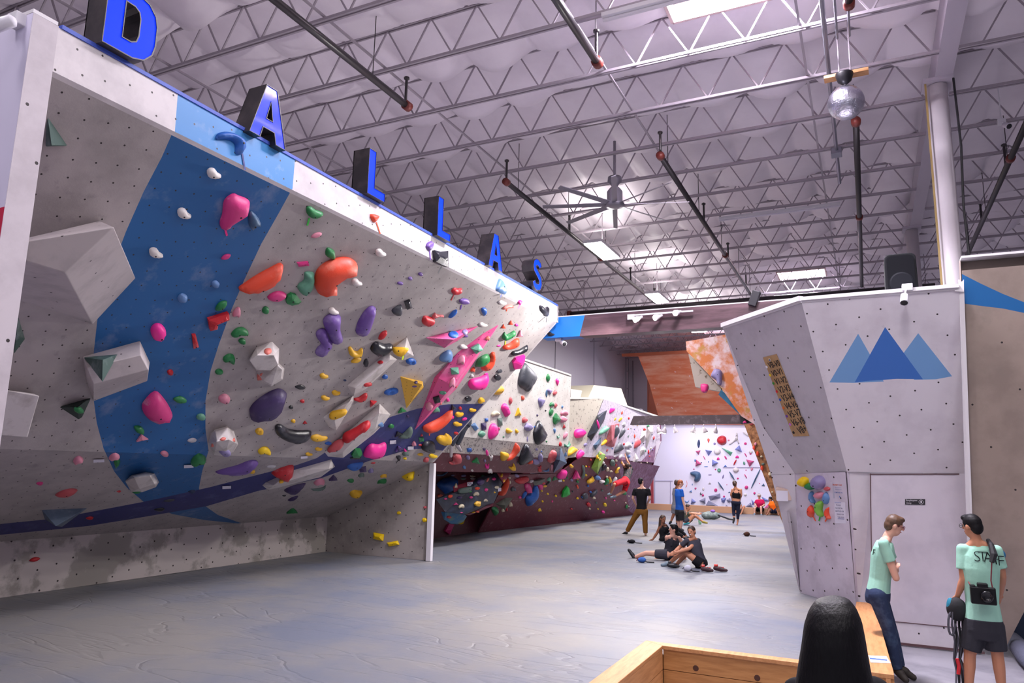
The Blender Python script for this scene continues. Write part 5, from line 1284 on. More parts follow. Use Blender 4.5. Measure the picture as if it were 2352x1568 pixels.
H(KB, '''
P Y 0,440 30,415 130,440 125,480 40,552 5,540
P O 105,520 190,440 250,290 270,272 292,320 270,400 180,510 115,562|long orange chalky crescent hanging at the left of the black rock hold
P K 320,500 395,310 450,292 500,400 528,470 505,540 440,580 320,628|big black rock hold at the lower edge of the mottled band
P O 445,590 500,535 527,550 520,590 460,612
570 570 120 90 10 r v
650 510 84 150 0 l v
590 370 38 44 0 w v
668 403 24 26 0 o B
P r 790,460 840,382 912,405 905,480 850,585 780,575|red blocky chalky hold left of the slate pyramid
P Y 1085,440 1130,370 1190,325 1250,382 1180,440 1105,480|yellow chalky block hold right of the slate pyramid
P H 1250,450 1315,368 1362,420 1340,480 1260,530|hot pink drop hold near the corner of the concrete panel
P H 1215,80 1250,40 1330,30 1380,70 1378,120 1330,170 1240,182 1215,140|round hot pink hold on the concrete panel
195 668 108 100 -30 c Y
280 585 28 42 0 w k
628 650 70 54 0 u R
638 705 66 64 0 i R
735 705 120 56 0 u b
838 660 50 126 0 d C
1160 642 58 62 0 j Y
1058 450 44 80 0 w b
P H 935,780 1000,705 1075,712 1072,760 1035,840 990,855 935,840|hot pink twisted hold with white tag below the slate pyramid
265 800 70 62 0 r v
P R 230,880 340,830 455,820 440,880 350,930 290,930
790 860 60 76 20 w g
880 838 90 62 -15 t G
700 925 60 36 0 l R
P P 395,950 480,930 515,1050 450,1090 420,1060|magenta tube hold behind the blue and white crescent
P P 605,940 690,945 680,1010 640,1030
P B 415,1230 430,1150 520,1080 560,980 600,965 625,1050 600,1140 500,1250 440,1300|large blue and white crescent hold on the maroon slab
P B 350,1170 370,1100 420,1050 425,1095 375,1160
722 970 70 38 -10 l Y
315 1155 54 40 0 r P
210 1018 80 52 10 w b
510 890 80 40 -20 w c
P K 740,940 800,880 790,920 750,950
674 1048 28 34 0 o y
768 1095 34 34 0 o y
904 1130 30 36 0 o y
684 1218 32 34 0 o y
530 1250 28 28 0 o y
638 1360 56 56 0 w y
1258 1170 32 36 0 o y
1265 995 28 32 0 o y
1255 968 26 34 0 o O
1180 1060 24 30 0 o K
1030 880 32 30 0 o y
1395 790 30 38 0 o y
1162 1345 32 26 0 o R
Q Z 1000,1150 1020,1060 1082,965 1112,1000 1128,1095 1070,1135|bright green pyramid hold on the right maroon slab
P k 1340,1180 1350,1110 1400,1080 1425,1110 1400,1150 1360,1190
1337 1150 28 36 0 o B
1240 780 120 140 0 t P
P E 1330,640 1365,632 1382,700 1378,800 1350,855 1335,820 1352,740|grey green crescent hold with white rim on the maroon slab
1260 848 30 30 0 o Y
1262 900 40 40 0 o G
1165 872 38 42 0 o v
1092 838 24 30 0 o G
845 1220 24 40 20 l P
165 1270 54 76 0 w e
38 1365 50 56 0 w e
100 1355 28 58 0 l R
''')
H(KC, '''
P H 510,245 520,150 560,95 625,115 632,160 590,210|hot pink drop hold high beside the dark blue volume
758 215 54 100 10 l O
P Y 605,330 640,290 668,310 630,365 600,370
P Y 690,330 740,280 772,305 740,360 685,395
610 398 54 30 -10 l Y
885 315 46 60 0 r R
790 425 84 110 20 w c
P k 610,640 625,520 665,440 710,460 722,580 700,610 650,682|charcoal oval hold on the brick red volume
P k 690,690 740,540 800,480 820,540 780,620 710,690
P g 330,610 380,520 490,450 525,500 430,590 340,620|pale green boat-shaped hold right of the long dark blue volume
345 425 30 180 -12 l H
870 508 40 54 0 r R
510 470 26 26 0 o R
875 640 36 62 20 q E
990 635 46 100 0 l O
965 590 26 40 0 l Y
1175 515 54 50 0 r R
P r 960,860 985,730 1050,670 1095,700 1097,780 1040,840|red and white chalky hold right of the climber's reaching hand
800 780 44 56 0 r R
P k 612,950 640,840 720,738 745,760 780,830 808,825 790,870 700,920|big charcoal double-lobed hold above the climber's arm
P Y 385,790 430,720 480,688 492,720 470,770 400,812
110 790 72 54 -35 l v
500 893 62 34 -50 l r
593 860 26 36 0 o B
1245 920 36 90 0 l R
1350 670 28 76 8 l r
1190 900 32 60 0 w g
1265 1000 36 26 0 r R
895 1000 50 60 0 r b
870 800 130 120 0 w c
870 920 90 110 0 r c
660 990 100 60 -20 w c
740 1010 110 40 -50 l c
955 760 34 46 0 l S
1245 450 60 38 0 t G
1045 440 34 24 0 r Y
955 450 80 22 -5 l Y
990 510 42 32 0 r V
920 500 36 38 0 w E
1010 540 34 20 0 o P
1310 610 24 24 0 o N
1155 770 38 26 -45 l k
1295 855 30 34 0 o e
605 1120 80 120 0 i E
670 1078 38 46 0 r e
770 1118 30 40 0 r Y
670 1160 26 40 0 r R
820 1170 66 60 0 w e
480 1030 24 28 0 o Y
130 1185 26 30 0 o y
180 1190 28 28 0 o R
215 1065 28 34 0 o R
440 1120 48 50 0 w c
375 1060 40 50 0 w Y
330 1010 44 80 0 w Y
390 955 24 40 0 l R
P K 405,1260 420,1190 470,1140 500,1180 450,1250
P k 340,1300 345,1220 390,1170 400,1230 360,1310
520 1240 48 80 0 w e
580 1272 46 34 0 w e
P Y 655,1300 680,1230 730,1195 730,1220 700,1240 710,1280 675,1310|yellow twisted hold behind the climber
1115 1140 56 44 0 w e
1110 1230 52 70 0 r e
1040 1162 28 32 0 r c
1195 1190 24 22 0 o V
1185 1255 34 40 0 w D
1140 1310 20 22 0 o D
1050 1335 46 46 0 r e
P Y 155,1490 160,1440 235,1390 245,1360 272,1420 210,1480|yellow hooked hold low left of the climber
335 1390 100 90 0 r b
P W 370,1470 380,1430 460,1440 455,1470 400,1490
P G 460,1520 480,1430 510,1390 540,1440 500,1500|green and white pointed hold below and left of the red shorts
560 1430 54 120 -10 w Y
505 1370 40 36 0 r e
P c 580,1520 640,1390 680,1380 660,1440 600,1525
130 1340 30 34 0 o Y
160 1540 30 26 0 o B
500 1525 26 22 0 o O
1225 1115 24 30 0 o e
1020 1490 44 36 0 r e
970 1445 40 34 0 r G
935 1380 36 60 0 w c
1330 880 24 30 -45 o V
''')
K9 = ((1280, 880), 4.4786)
H(K9, '''
285 1160 56 70 20 l k
210 1183 20 22 0 o y
343 1118 20 22 0 o B
P k 340,1170 360,1130 410,1095 405,1110 375,1145
380 1180 30 26 0 w e
465 1105 20 18 0 o E
405 1230 14 20 0 o E
325 1250 40 46 0 r R
335 1290 18 20 0 o e
493 1250 34 40 0 r y
420 1293 14 16 0 o y
473 1325 30 28 0 o H
150 1292 16 14 0 o R
500 1182 14 26 0 o P
590 1207 18 12 0 o P
715 1270 24 46 15 l G
737 1267 12 12 0 o e
693 1132 38 34 0 r G
738 1162 14 12 0 o e
705 1230 14 14 0 o e
212 1070 16 30 0 o O
318 1055 18 20 0 o B
''')
# ---- back wall
def bvol(txt, m, lb): return vol(KD, txt, m, lb, (1640, 1100))
M_b1 = mat('volume_periwinkle', '7c88c4', .5); M_b2 = mat('volume_grey_lilac', '8f90a8', .5); M_b3 = mat('volume_pale', 'd4cfe4', .5); M_b4 = mat('volume_rose', 'c8487c', .5); M_b5 = mat('volume_mint', '5fae86', .5)
for t, m_, lb in (
    ('728,483,0 815,497,0 770,560,0 770,500,.3', M_b1, 'periwinkle and white pyramid left of the white ball on the back wall'),
    ('613,500,0 675,490,0 650,548,0 648,510,.25', M_b4, 'small plum pyramid at the left of the back wall'),
    ('620,600,0 688,655,0 612,685,0 640,650,.25', M_b4, 'pink arrow-shaped volume on the left of the back wall'),
    ('815,600,0 890,640,0 810,680,0 838,650,.3', M_b1, 'blue and pink pyramid in the middle of the back wall'),
    ('1140,428,0 1175,515,0 1085,480,0 1130,480,.3', M_b1, 'blue and pink pyramid under the white branching hold'),
    ('920,455,0 1060,515,0 1035,560,0 1000,510,.25', M_b5, 'long mint green triangular volume on the back wall'),
    ('1220,600,0 1320,620,0 1262,690,0 1265,640,.3', M_b4, 'red and blue pyramid at the right of the back wall'),
    ('768,1040,0 910,1006,0 915,1062,0 790,1095,0 850,1040,.3', M_b2, 'lilac grey sail-shaped volume above the bottom row of volumes'),
    ('570,1065,0 620,1110,0 555,1135,0 580,1105,.3', M_b1, 'small blue pyramid beside the man in the blue shirt'),
    ('655,1095,0 733,1055,0 735,1135,0 715,1095,.3', M_b2, 'dark grey pyramid in the bottom row of the back wall'),
    ('770,1090,0 850,1135,0 945,1195,0 930,1225,0 830,1190,0 735,1150,0 840,1150,.3', M_b2, 'long lilac grey wedge volume low on the back wall'),
    ('920,1065,0 985,1060,0 960,1125,0 925,1110,0 950,1090,.25', M_b1, 'pale blue pyramid left of the walking woman'),
    ('985,1085,0 1030,1060,0 1045,1110,0 1000,1115,0 1015,1090,.25', M_b2, 'grey pyramid just left of the walking woman'),
    ('980,1140,0 1030,1185,0 970,1210,0 995,1180,.25', M_b2, 'small grey pyramid by the walking woman\'s knee'),
    ('1215,1165,0 1275,1115,0 1305,1175,0 1265,1150,.3', M_b2, 'grey pyramid left of the man in the red shirt'),
    ('1285,1075,0 1330,1130,0 1295,1150,0 1305,1115,.2', M_b1, 'small blue pyramid behind the man in the red shirt'),
    ('1405,1045,0 1500,1090,0 1500,1105,0 1430,1100,0 1450,1085,.2', M_b1, 'blue wedge volume above the two seated people'),
    ('1440,1180,0 1490,1130,0 1530,1160,0 1470,1225,0 1485,1175,.25', M_b4, 'rose pink pyramid between the two seated people')):
    bvol(t, m_, lb)
H(KD, '''
930 370 116 112 0 o R|big round red dish-shaped hold on the back wall
873 505 82 74 0 o W|large white ball hold near the middle of the back wall
1097 725 74 62 0 o W|white ball hold in the lower middle of the back wall
1277 507 46 44 0 o W
1212 1023 36 34 0 o W
P W 1098,285 1120,285 1122,355 1140,400 1125,408 1103,368 1030,422 1016,408 1090,355|white three-armed branching hold
P W 1185,280 1195,270 1250,305 1250,325
P S 550,755 600,742 660,752 678,800 660,850 620,868 595,850 605,810 560,785|big slate blue comma-shaped hold on the left of the back wall
652 410 34 104 0 l N
770 376 30 56 0 d O
843 412 28 28 0 o v
1013 370 22 22 0 o C
1213 410 34 32 0 i P
720 580 10 56 -30 l P
885 592 34 34 0 w H
975 578 20 52 -35 l P
1113 570 42 34 0 w H
1088 635 22 80 25 l R
1215 545 14 58 -32 l P
1197 645 28 44 -20 l g
1275 533 24 20 0 o P
770 628 12 20 -30 l b
610 612 22 30 0 o b
683 638 16 14 0 o N
740 686 54 12 0 l b
972 677 40 20 0 t B
897 730 44 50 0 i g
855 720 18 18 0 o P
595 716 16 16 0 o P
1220 728 14 14 0 o P
1290 715 30 44 20 l C
787 785 46 12 0 l v
945 805 18 54 15 l v
1050 795 20 124 -32 l S
1215 800 12 66 -32 l P
1337 825 16 270 25 l S|long slate blue rod-shaped hold leaning on the right of the back wall
918 918 14 132 -35 l S
1122 828 24 22 0 o P
575 900 10 26 0 l b
785 878 30 34 0 t c
990 903 10 10 0 o P
1383 887 12 10 0 o P
1430 903 40 32 10 t S
P O 495,930 512,900 505,848 514,880 512,915 500,935
614 947 24 24 0 o P
708 955 26 36 0 o W
857 968 38 42 0 i P
1225 935 42 44 0 o P
560 980 32 30 20 t b
1020 992 30 16 0 t S
683 1005 30 40 40 u k
702 1030 28 28 0 o P
956 1045 24 24 0 o P
1322 1005 28 30 0 o P
510 1100 50 40 0 u b
730 1193 16 22 0 o v
622 1210 20 12 0 o P
''', fac=.35)
# ---- face made of holds on the white wall
H(KE, '''
437 214 92 108 0 o y|yellow ball hold, eye of the face on the white wall
600 220 128 150 0 o v|large round mauve ball hold at the top of the face on the white wall
513 260 92 80 10 o G|green oval hold between the yellow ball and the mauve ball
693 287 62 44 5 o r|small maroon oval hold right of the mauve ball
P b 510,325 530,315 540,350 537,390 558,420 552,440 525,430 503,385|pale blue crescent hold in the face on the white wall
605 355 92 74 0 o C|pink oval hold in the middle of the face on the white wall
680 388 60 126 -4 o b|pale blue upright oval hold below the maroon oval
P L 568,470 580,430 610,415 635,420 640,460 630,510 645,570 620,588 590,550 570,520 Tg 615,580 603,628|lime green banana-shaped hold hanging in the middle of the face
515 527 58 122 -5 o O To 540,575 568,628|orange red oval hold at the lower left of the face
P O 690,490 708,485 705,530 715,575 728,600 705,612 680,580 668,530 To 690,600 668,633|orange crescent hold at the lower right of the face
''', fac=.5)
# ---- arch holds
H(KF, '''
P v 1650,660 1700,570 1770,570 1818,620 1815,760 1800,812 1755,800 1725,730 1665,690|lilac bell-shaped hold on the orange arch
''')
H(KF, '''
P P 1500,795 1605,800 1612,860 1590,920 1545,928 1505,900|pink bucket-shaped hold on the grey facet of the arch
''', at=(1612, 880))
H(KD, '''
1205 152 46 34 0 w P
1283 165 60 50 0 r r
1315 460 36 60 -10 l O
1360 530 38 64 -10 l O
1412 705 40 66 -10 l O
1335 415 34 40 0 r C
1405 565 30 28 0 r e
1425 655 42 36 0 r E
1505 775 34 46 -20 r e
1535 990 18 24 0 o e
1545 1135 18 24 0 o e
''')
# past 300 holds the smallest ones become one object
HOLDS.sort(key=lambda h: -h[3] - (1000 if h[6] else 0))
small = HOLDS[296:]; HOLDS = HOLDS[:296]
sb = bmesh.new(); smt = []
for h in small:
    me = h[0].data; mt = me.materials[0]
    if mt not in smt: smt.append(mt)
    k = len(sb.faces); t = me.copy(); t.transform(h[0].matrix_basis); sb.from_mesh(t); sb.faces.ensure_lookup_table()
    for f in sb.faces[k:]: f.material_index = smt.index(mt)
    for ch in list(h[0].children): bpy.data.objects.remove(ch)
    bpy.data.objects.remove(h[0]); bpy.data.meshes.remove(t)
me = bpy.data.meshes.new('small_climbing_holds'); sb.to_mesh(me); sb.free()
for mt in smt: me.materials.append(mt)
for p in me.polygons: p.use_smooth = True
so = link('small_climbing_holds', me); tag(so, 'scatter of the smallest multicoloured footholds bolted all over the climbing walls', 'climbing holds', kind='stuff')
# ---- ties: labels that single every hold out
ANC = [(h[1], h[2], h[6].split(' hold')[0] + ' hold' if ' hold' in h[6] else h[6]) for h in HOLDS if h[6]]
ANC += [(1075, 1120, 'navy boulder'), (1291, 1062, 'slate pyramid'), (942, 895, 'yellow pyramid'), (1025, 780, 'pink wing volume'), (610, 815, 'upper hexagonal volume'), (1375, 1065, 'lime green volume'), (1405, 1000, 'brick red volume'), (100, 680, 'huge box volume'), (327, 1110, 'beige faceted volume'), (1625, 1150, 'grey pyramids')]
seen = set()
for ob, x, y, sz, cn, sw, ph, gr in HOLDS:
    if ph: ob['label'] = ph if len(ph.split()) >= 4 else ph + ' on the climbing wall'; seen.add(ob['label'])
SZ = lambda s: 'tiny' if s < 8 else 'small' if s < 20 else 'mid-size' if s < 40 else 'large'
for ob, x, y, sz, cn, sw, ph, gr in HOLDS:
    if ph: continue
    done = False
    for ax, ay, an in sorted(ANC, key=lambda a: (a[0] - x) ** 2 + (a[1] - y) ** 2)[:8]:
        dx, dy = x - ax, y - ay
        if abs(dx) < 3 and abs(dy) < 3: continue
        if abs(dx) > 2.2 * abs(dy): d = 'right of' if dx > 0 else 'left of'
        elif abs(dy) > 2.2 * abs(dx): d = 'below' if dy > 0 else 'above'
        else: d = ('lower' if dy > 0 else 'upper') + (' right of' if dx > 0 else ' left of')
        base = an.replace('the ', '').split(' on ')[0].split(' at ')[0].split(' in ')[0]
        lb = f'{SZ(sz)} {cn} {sw} hold {d} the {base}'
        if len(lb.split()) > 16: continue
        if lb not in seen: seen.add(lb); ob['label'] = lb; done = True; break
    if not done: print('NOLABEL', x, y); ob['label'] = f'{SZ(sz)} {cn} {sw} hold near pixel-free spot'
# white route tags
for k, (K, x, y, w_, h_, lb) in enumerate(((K3, 685, 630, 75, 20, 'white paper route tag beside the pink hold below the seam'), (K3, 1308, 668, 66, 20, 'white paper route tag under the green leafy hold'), (K7, 172, 639, 46, 26, 'white route tag on the navy stripe left of the grey green crescent'), (K7, 305, 684, 44, 24, 'white route tag on the navy stripe below the orange canoe hold'), (K5, 222, 1316, 62, 20, 'white route tag on the navy stripe left of the long ridge volume'), (K5, 780, 1100, 48, 16, 'white route tag just below the seam of the overhang'), (KA, 638, 652, 92, 62, 'white numbered route tag above the grey green capsule hold'), (KB, 975, 886, 58, 38, 'white route tag under the hot pink twisted hold'), (KA, 1122, 745, 56, 56, 'white route tag beside the orange crescent at the boulder tip'))):
    (ox, oy), s = K; x0, y0, x1, y1 = ox + (x - w_ / 2) / s, oy + (y - h_ / 2) / s, ox + (x + w_ / 2) / s, oy + (y + h_ / 2) / s
    if cast((x0 + x1) / 2, (y0 + y1) / 2) is None: continue
    e, q, u, v, n = plate('route_tag', [(x0, y0), (x1, y0 - 1), (x1, y1 - 1), (x0, y1)], M_pap, lb, 'route tag', .002, .02)
    if k == 6: font('578', .09, sum(q, Vector()) / 4 + n * .002, u, v, M_blk, 'lettering', e, .0005, 'CENTER')
# ============================================================ PEOPLE
def cap(b, a, c, ra, rc, n=10):
    a = Vector(a); c = Vector(c); d = c - a; L = d.length
    if L < 1e-4: d = Vector((0, 0, 1)); L = 1e-4
    d.normalize(); pts = []; rs = []
    for k in range(4): t = math.pi / 2 * (k + .35) / 4.35; pts.append(a - d * ra * math.cos(t)); rs.append(ra * math.sin(t))
    pts += [a, c]; rs += [ra, rc]
    for k in range(4): t = math.pi / 2 * (3 - k + .35) / 4.35; pts.append(c + d * rc * math.cos(t)); rs.append(rc * math.sin(t))
    u = Vector((0, 0, 1)) if abs(d.z) < .9 else Vector((1, 0, 0)); u = (u - d * u.dot(d)).normalized(); w_ = d.cross(u)
    vs = [p + (u * math.cos(2 * math.pi * j / n) + w_ * math.sin(2 * math.pi * j / n)) * r for p, r in zip(pts, rs) for j in range(n)]; k = len(pts)
    b.add(vs, [(i * n + j, i * n + (j + 1) % n, (i + 1) * n + (j + 1) % n, (i + 1) * n + j) for i in range(k - 1) for j in range(n)] + [tuple(range(n))[::-1], tuple(range((k - 1) * n, k * n))])
def fru(b, pts, rs, n=14): b.tube(pts, rs, n)
def ell(b, c, r, R=None, n=12):
    c = Vector(c); vs = []; m_ = 8
    for i in range(m_ + 1):
        t = math.pi * max(.06, min(m_ - .06, i)) / m_
        for j in range(n):
            p = Vector((r[0] * math.sin(t) * math.cos(2 * math.pi * j / n), r[1] * math.sin(t) * math.sin(2 * math.pi * j / n), r[2] * math.cos(t)))
            vs.append(c + (R @ p if R else p))
    b.add(vs, [(i * n + j, i * n + (j + 1) % n, (i + 1) * n + (j + 1) % n, (i + 1) * n + j) for i in range(m_) for j in range(n)] + [tuple(range(n))[::-1], tuple(range(m_ * n, (m_ + 1) * n))])
def loft(b, secs, n=18):
    """secs: (centre, side vector, forward vector, half width, half depth)"""
    vs = []
    for c, s, f, w_, d in secs:
        for j in range(n):
            t = 2 * math.pi * j / n; vs.append(Vector(c) + s * w_ * math.copysign(abs(math.cos(t)) ** .85, math.cos(t)) + f * d * math.copysign(abs(math.sin(t)) ** .85, math.sin(t)))
    k = len(secs)
    b.add(vs, [(i * n + j, i * n + (j + 1) % n, (i + 1) * n + (j + 1) % n, (i + 1) * n + j) for i in range(k - 1) for j in range(n)] + [tuple(range(n))[::-1], tuple(range((k - 1) * n, k * n))])
def skin(b, name, m, parent, vox=.012, sm=3, disp=0.):
    me = bpy.data.meshes.new(name); me.from_pydata(b.v, [], b.f)
    bb = bmesh.new(); bb.from_mesh(me); bmesh.ops.recalc_face_normals(bb, faces=bb.faces); bb.to_mesh(me); bb.free()
    t = bpy.data.objects.new('t', me); COL.objects.link(t)
    r = t.modifiers.new('r', 'REMESH'); r.mode = 'VOXEL'; r.voxel_size = vox; r.use_smooth_shade = True
    s = t.modifiers.new('s', 'SMOOTH'); s.factor = .5; s.iterations = sm
    dg = bpy.context.evaluated_depsgraph_get(); me2 = bpy.data.meshes.new_from_object(t.evaluated_get(dg)); bpy.data.objects.remove(t)
    me2.materials.clear(); me2.materials.append(m); me2.name = name
    for p in me2.polygons: p.use_smooth = True
    return link(name, me2, parent)
SK = {'l': mat('skin_light', 'd2a08c', .5, spec=.35), 'm': mat('skin_tan', 'b87f62', .5, spec=.35), 'd': mat('skin_brown', '8a5a44', .5, spec=.35)}
HR = {'k': mat('hair_black', '0b090d', .55, spec=.25, bump=.12, bscale=60), 'b': mat('hair_brown', '3a261c', .55, bump=.12, bscale=60), 'n': mat('hair_light_brown', '5a3f2c', .5, col2='3f2b1e', nscale=20), 'g': mat('hair_ginger', '8a4a2a', .5)}
def cloth(nm, c, **k): return mat('cloth_' + nm, c, .85, bump=.25, bscale=14, spec=.2, **k)
M_lip = mat('lips', '9a4a48', .5); M_eye = mat('eye_dark', '18120f', .3)
def person(J, label, top, bottom, hair='k', hs='short', sk='m', look=(0, -1, 0), shoes=None, vox=.012, s=1., cap_=None, Y=None, extra=None, curl=.0):
    """J: joint name -> world point. top=(material, kind), bottom=(material, lowest fraction, kind)"""
    g = lambda k: J[k]
    low = min(J.values(), key=lambda p: p.z)
    e = empty('person', (g('hipL') + g('hipR')).to_tuple() and (((g('hipL') + g('hipR')) / 2).x, ((g('hipL') + g('hipR')) / 2).y, low.z - .05)); tag(e, label, 'person')
    hd, nk = g('head'), g('neck'); sl, sr = g('shL'), g('shR'); hl, hr_ = g('hipL'), g('hipR')
    sc = (sl + sr) / 2; hc = (hl + hr_) / 2; upv = (sc - hc).normalized()
    sS = (sr - sl); sS = (sS - upv * sS.dot(upv)).normalized(); sH = (hr_ - hl); sH = (sH - upv * sH.dot(upv)); sH = sH.normalized() if sH.length > .03 else sS
    if sH.dot(sS) < 0: sH = -sH
    fS = upv.cross(sS).normalized(); fH = upv.cross(sH).normalized(); L = (sc - hc).length
    wS = max((sr - sl).length / 2, .12 * s)
    def torso(b, ex, t0=-.12, t1=1.0, hipw=.155):
        secs = []
        prof = [(-.16, hipw * .9, .10), (-.05, hipw * 1.05, .115), (.1, hipw * .98, .108), (.32, .130, .098), (.55, .142, .105), (.75, .155, .112), (.92, wS * .90 / s, .092), (1.03, wS * .58 / s, .07), (1.09, .075, .058)]
        for t, w_, d in prof:
            if t < t0 or t > t1: continue
            k = min(1, max(0, t)); sd = (sH * (1 - k) + sS * k).normalized(); fw = upv.cross(sd).normalized()
            secs.append((hc + (sc - hc) * t, sd, fw, w_ * s + ex, d * s + ex))
        loft(b, secs)
    B = MB(); torso(B, 0); cap(B, nk - upv * .03 * s, sl.lerp(sc, .25), .05 * s, .045 * s); cap(B, nk - upv * .03 * s, sr.lerp(sc, .25), .05 * s, .045 * s)
    look = Vector(look).normalized(); hu = (hd - nk).normalized(); hu = (hu + Vector((0, 0, .6))).normalized()
    fw = (look - hu * look.dot(hu)).normalized(); sd = fw.cross(hu).normalized(); R = Matrix((sd, fw, hu)).transposed()
    cap(B, sc - upv * .02, nk, .06 * s, .052 * s); cap(B, nk, hd - hu * .04 * s, .052 * s, .05 * s)
    ell(B, hd + hu * .02 * s, (.074 * s, .092 * s, .098 * s), R); ell(B, hd + R @ Vector((0, .028, -.048)) * s, (.056 * s, .062 * s, .072 * s), R)
    cap(B, hd + R @ Vector((0, .088, .012)) * s, hd + R @ Vector((0, .108, -.018)) * s, .010 * s, .014 * s)
    for q in (-1, 1): ell(B, hd + R @ Vector((q * .077, -.004, -.004)) * s, (.012 * s, .022 * s, .032 * s), R)
    for q in 'LR':
        sh, el, wr = g('sh' + q), g('el' + q), g('wr' + q)
        cap(B, sh, el, .050 * s, .039 * s); mid = el.lerp(wr, .3); cap(B, el, mid, .039 * s, .040 * s); cap(B, mid, wr, .040 * s, .026 * s)
        d = g('hd' + q) - wr if 'hd' + q in J else (wr - el); d.normalize(); side = d.cross(fS); side = side.normalized() if side.length > .1 else sS; nrm = side.cross(d).normalized()
        pc = wr + d * .05 * s; RR = Matrix((side, nrm, d)).transposed(); ell(B, pc, (.040 * s, .018 * s, .055 * s), RR)
        for k, (o, ln) in enumerate(((-.029, .062), (-.010, .072), (.010, .068), (.028, .052))):
            a = pc + side * o * s + d * .040 * s; m1 = a + (d * .9 + nrm * -.35).normalized() * ln * .55 * s; m2 = m1 + (d * .55 + nrm * -.8).normalized() * ln * .45 * s
            cap(B, a, m1, .0095 * s, .0088 * s, 6); cap(B, m1, m2, .0088 * s, .0078 * s, 6)
        ts = -1 if q == 'R' else 1
        a = pc + side * ts * .030 * s - d * .012 * s; m1 = a + (side * ts * .7 + d * .75).normalized() * .034 * s; cap(B, a, m1, .0125 * s, .010 * s, 6); cap(B, m1, m1 + (d + side * ts * .2 - nrm * .3).normalized() * .026 * s, .010 * s, .0085 * s, 6)
        hp, kn, an = g('hip' + q), g('kn' + q), g('an' + q); cap(B, hp, kn, .084 * s, .056 * s); c1 = kn.lerp(an, .3); cap(B, kn, c1, .055 * s, .056 * s); cap(B, c1, an, .056 * s, .036 * s)
        toe = g('toe' + q); cap(B, an, an.lerp(toe, .35) , .037 * s, .034 * s); cap(B, an.lerp(toe, .3) - Vector((0, 0, .012 * s)), toe, .034 * s, .026 * s)
    skin(B, 'body', SK[sk], e, vox)
    # hair
    b = MB(); hm = HR.get(hair)
    if hs != 'bald':
        ell(b, hd + R @ Vector((0, -.009, .036)) * s, (.084 * s, .094 * s, .093 * s), R); ell(b, hd + R @ Vector((0, -.050, -.01)) * s, (.070 * s, .055 * s, .075 * s), R)
        if hs == 'quiff': ell(b, hd + R @ Vector((0, .045, .088)) * s, (.06 * s, .055 * s, .034 * s), R)
        if hs == 'long':
            z = Vector((0, 0, -1)); bk = hd - fw * .05 * s
            loft(b, [(bk + hu * .03 * s, sd, fw, .085 * s, .06 * s), (bk + z * .10 * s, sd, fw, .098 * s, .06 * s), (bk + z * .24 * s - fw * .02 * s, sd, fw, .10 * s, .055 * s), (bk + z * .42 * s - fw * .03 * s, sd, fw, .075 * s, .045 * s), (bk + z * .5 * s - fw * .03 * s, sd, fw, .03 * s, .02 * s)])
        if hs == 'bun': ell(b, hd + R @ Vector((.06, -.11, .0)) * s, (.045 * s, .045 * s, .05 * s), R); cap(b, hd + R @ Vector((.07, -.13, .0)) * s, hd + R @ Vector((.08, -.13, -.12)) * s, .03 * s, .012 * s)
        if hs == 'tail': cap(b, hd + R @ Vector((0, -.10, .02)) * s, hd + R @ Vector((.03, -.12, -.13)) * s, .035 * s, .02 * s)
        skin(b, 'hair', hm, e, vox, 2)
    if cap_:
        b = MB(); ell(b, hd + R @ Vector((0, -.005, .045)) * s, (.086 * s, .10 * s, .075 * s), R); b.prism([hd + R @ Vector(p) * s for p in ((-.06, .06, .05), (.06, .06, .05), (.05, .16, .04), (-.05, .16, .04))], R @ Vector((0, 0, .012))); b.build('cap', cap_, e, smooth=False)
    for q in (-1, 1): m = MB(); ell(m, hd + R @ Vector((q * .030, .088, .008)) * s, (.010 * s, .006 * s, .006 * s), R, 8); m.build('eye', M_eye, e, smooth=True)
    m = MB(); ell(m, hd + R @ Vector((0, .090, -.052)) * s, (.022 * s, .006 * s, .006 * s), R, 8); m.build('mouth', M_lip, e, smooth=True)
    # top
    m_, kind = top; b = MB()
    if kind == 'tee':
        torso(b, .016 * s, -.2, 1.05)
        for q in 'LR':
            sh, el = g('sh' + q), g('el' + q); d = (el - sh); k = d.length; d.normalize(); cap(b, sh - d * .005 * s, sh + d * .06 * s, .055 * s, .056 * s, 14); fru(b, [sh + d * .03 * s, sh + d * .1 * s, sh + d * min(.66 * k, .20 * s)], [.054 * s, .060 * s, .064 * s]); cap(b, sc + upv * .02 * s, sh, .058 * s, .054 * s, 14)
    elif kind == 'tank':
        torso(b, .013 * s, -.2, .80)
        [b.tube([sc + sS * q * .10 * s - upv * .17 * s + fS * .118 * s, sc + sS * q * .092 * s - upv * .05 * s + fS * .10 * s, sc + sS * q * .085 * s + upv * .052 * s, sc + sS * q * .092 * s - upv * .05 * s - fS * .10 * s, sc + sS * q * .10 * s - upv * .17 * s - fS * .118 * s], .022 * s, 8) for q in (-1, 1)]
        torso(b, .014 * s, .5, .94)
    elif kind == 'crop': torso(b, .013 * s, .30, .80); [b.tube([sc + sS * q * .09 * s - upv * .16 * s + fS * .118 * s, sc + sS * q * .085 * s + upv * .05 * s, sc + sS * q * .09 * s - upv * .16 * s - fS * .118 * s], .024 * s, 8) for q in (-1, 1)]
    skin(b, {'tee': 't_shirt', 'tank': 'tank_top', 'crop': 'crop_top'}[kind], m_, e, vox, 3)
    # bottom
    m_, frac, kind = bottom; b = MB(); torso(b, .020 * s, -.2, .14)
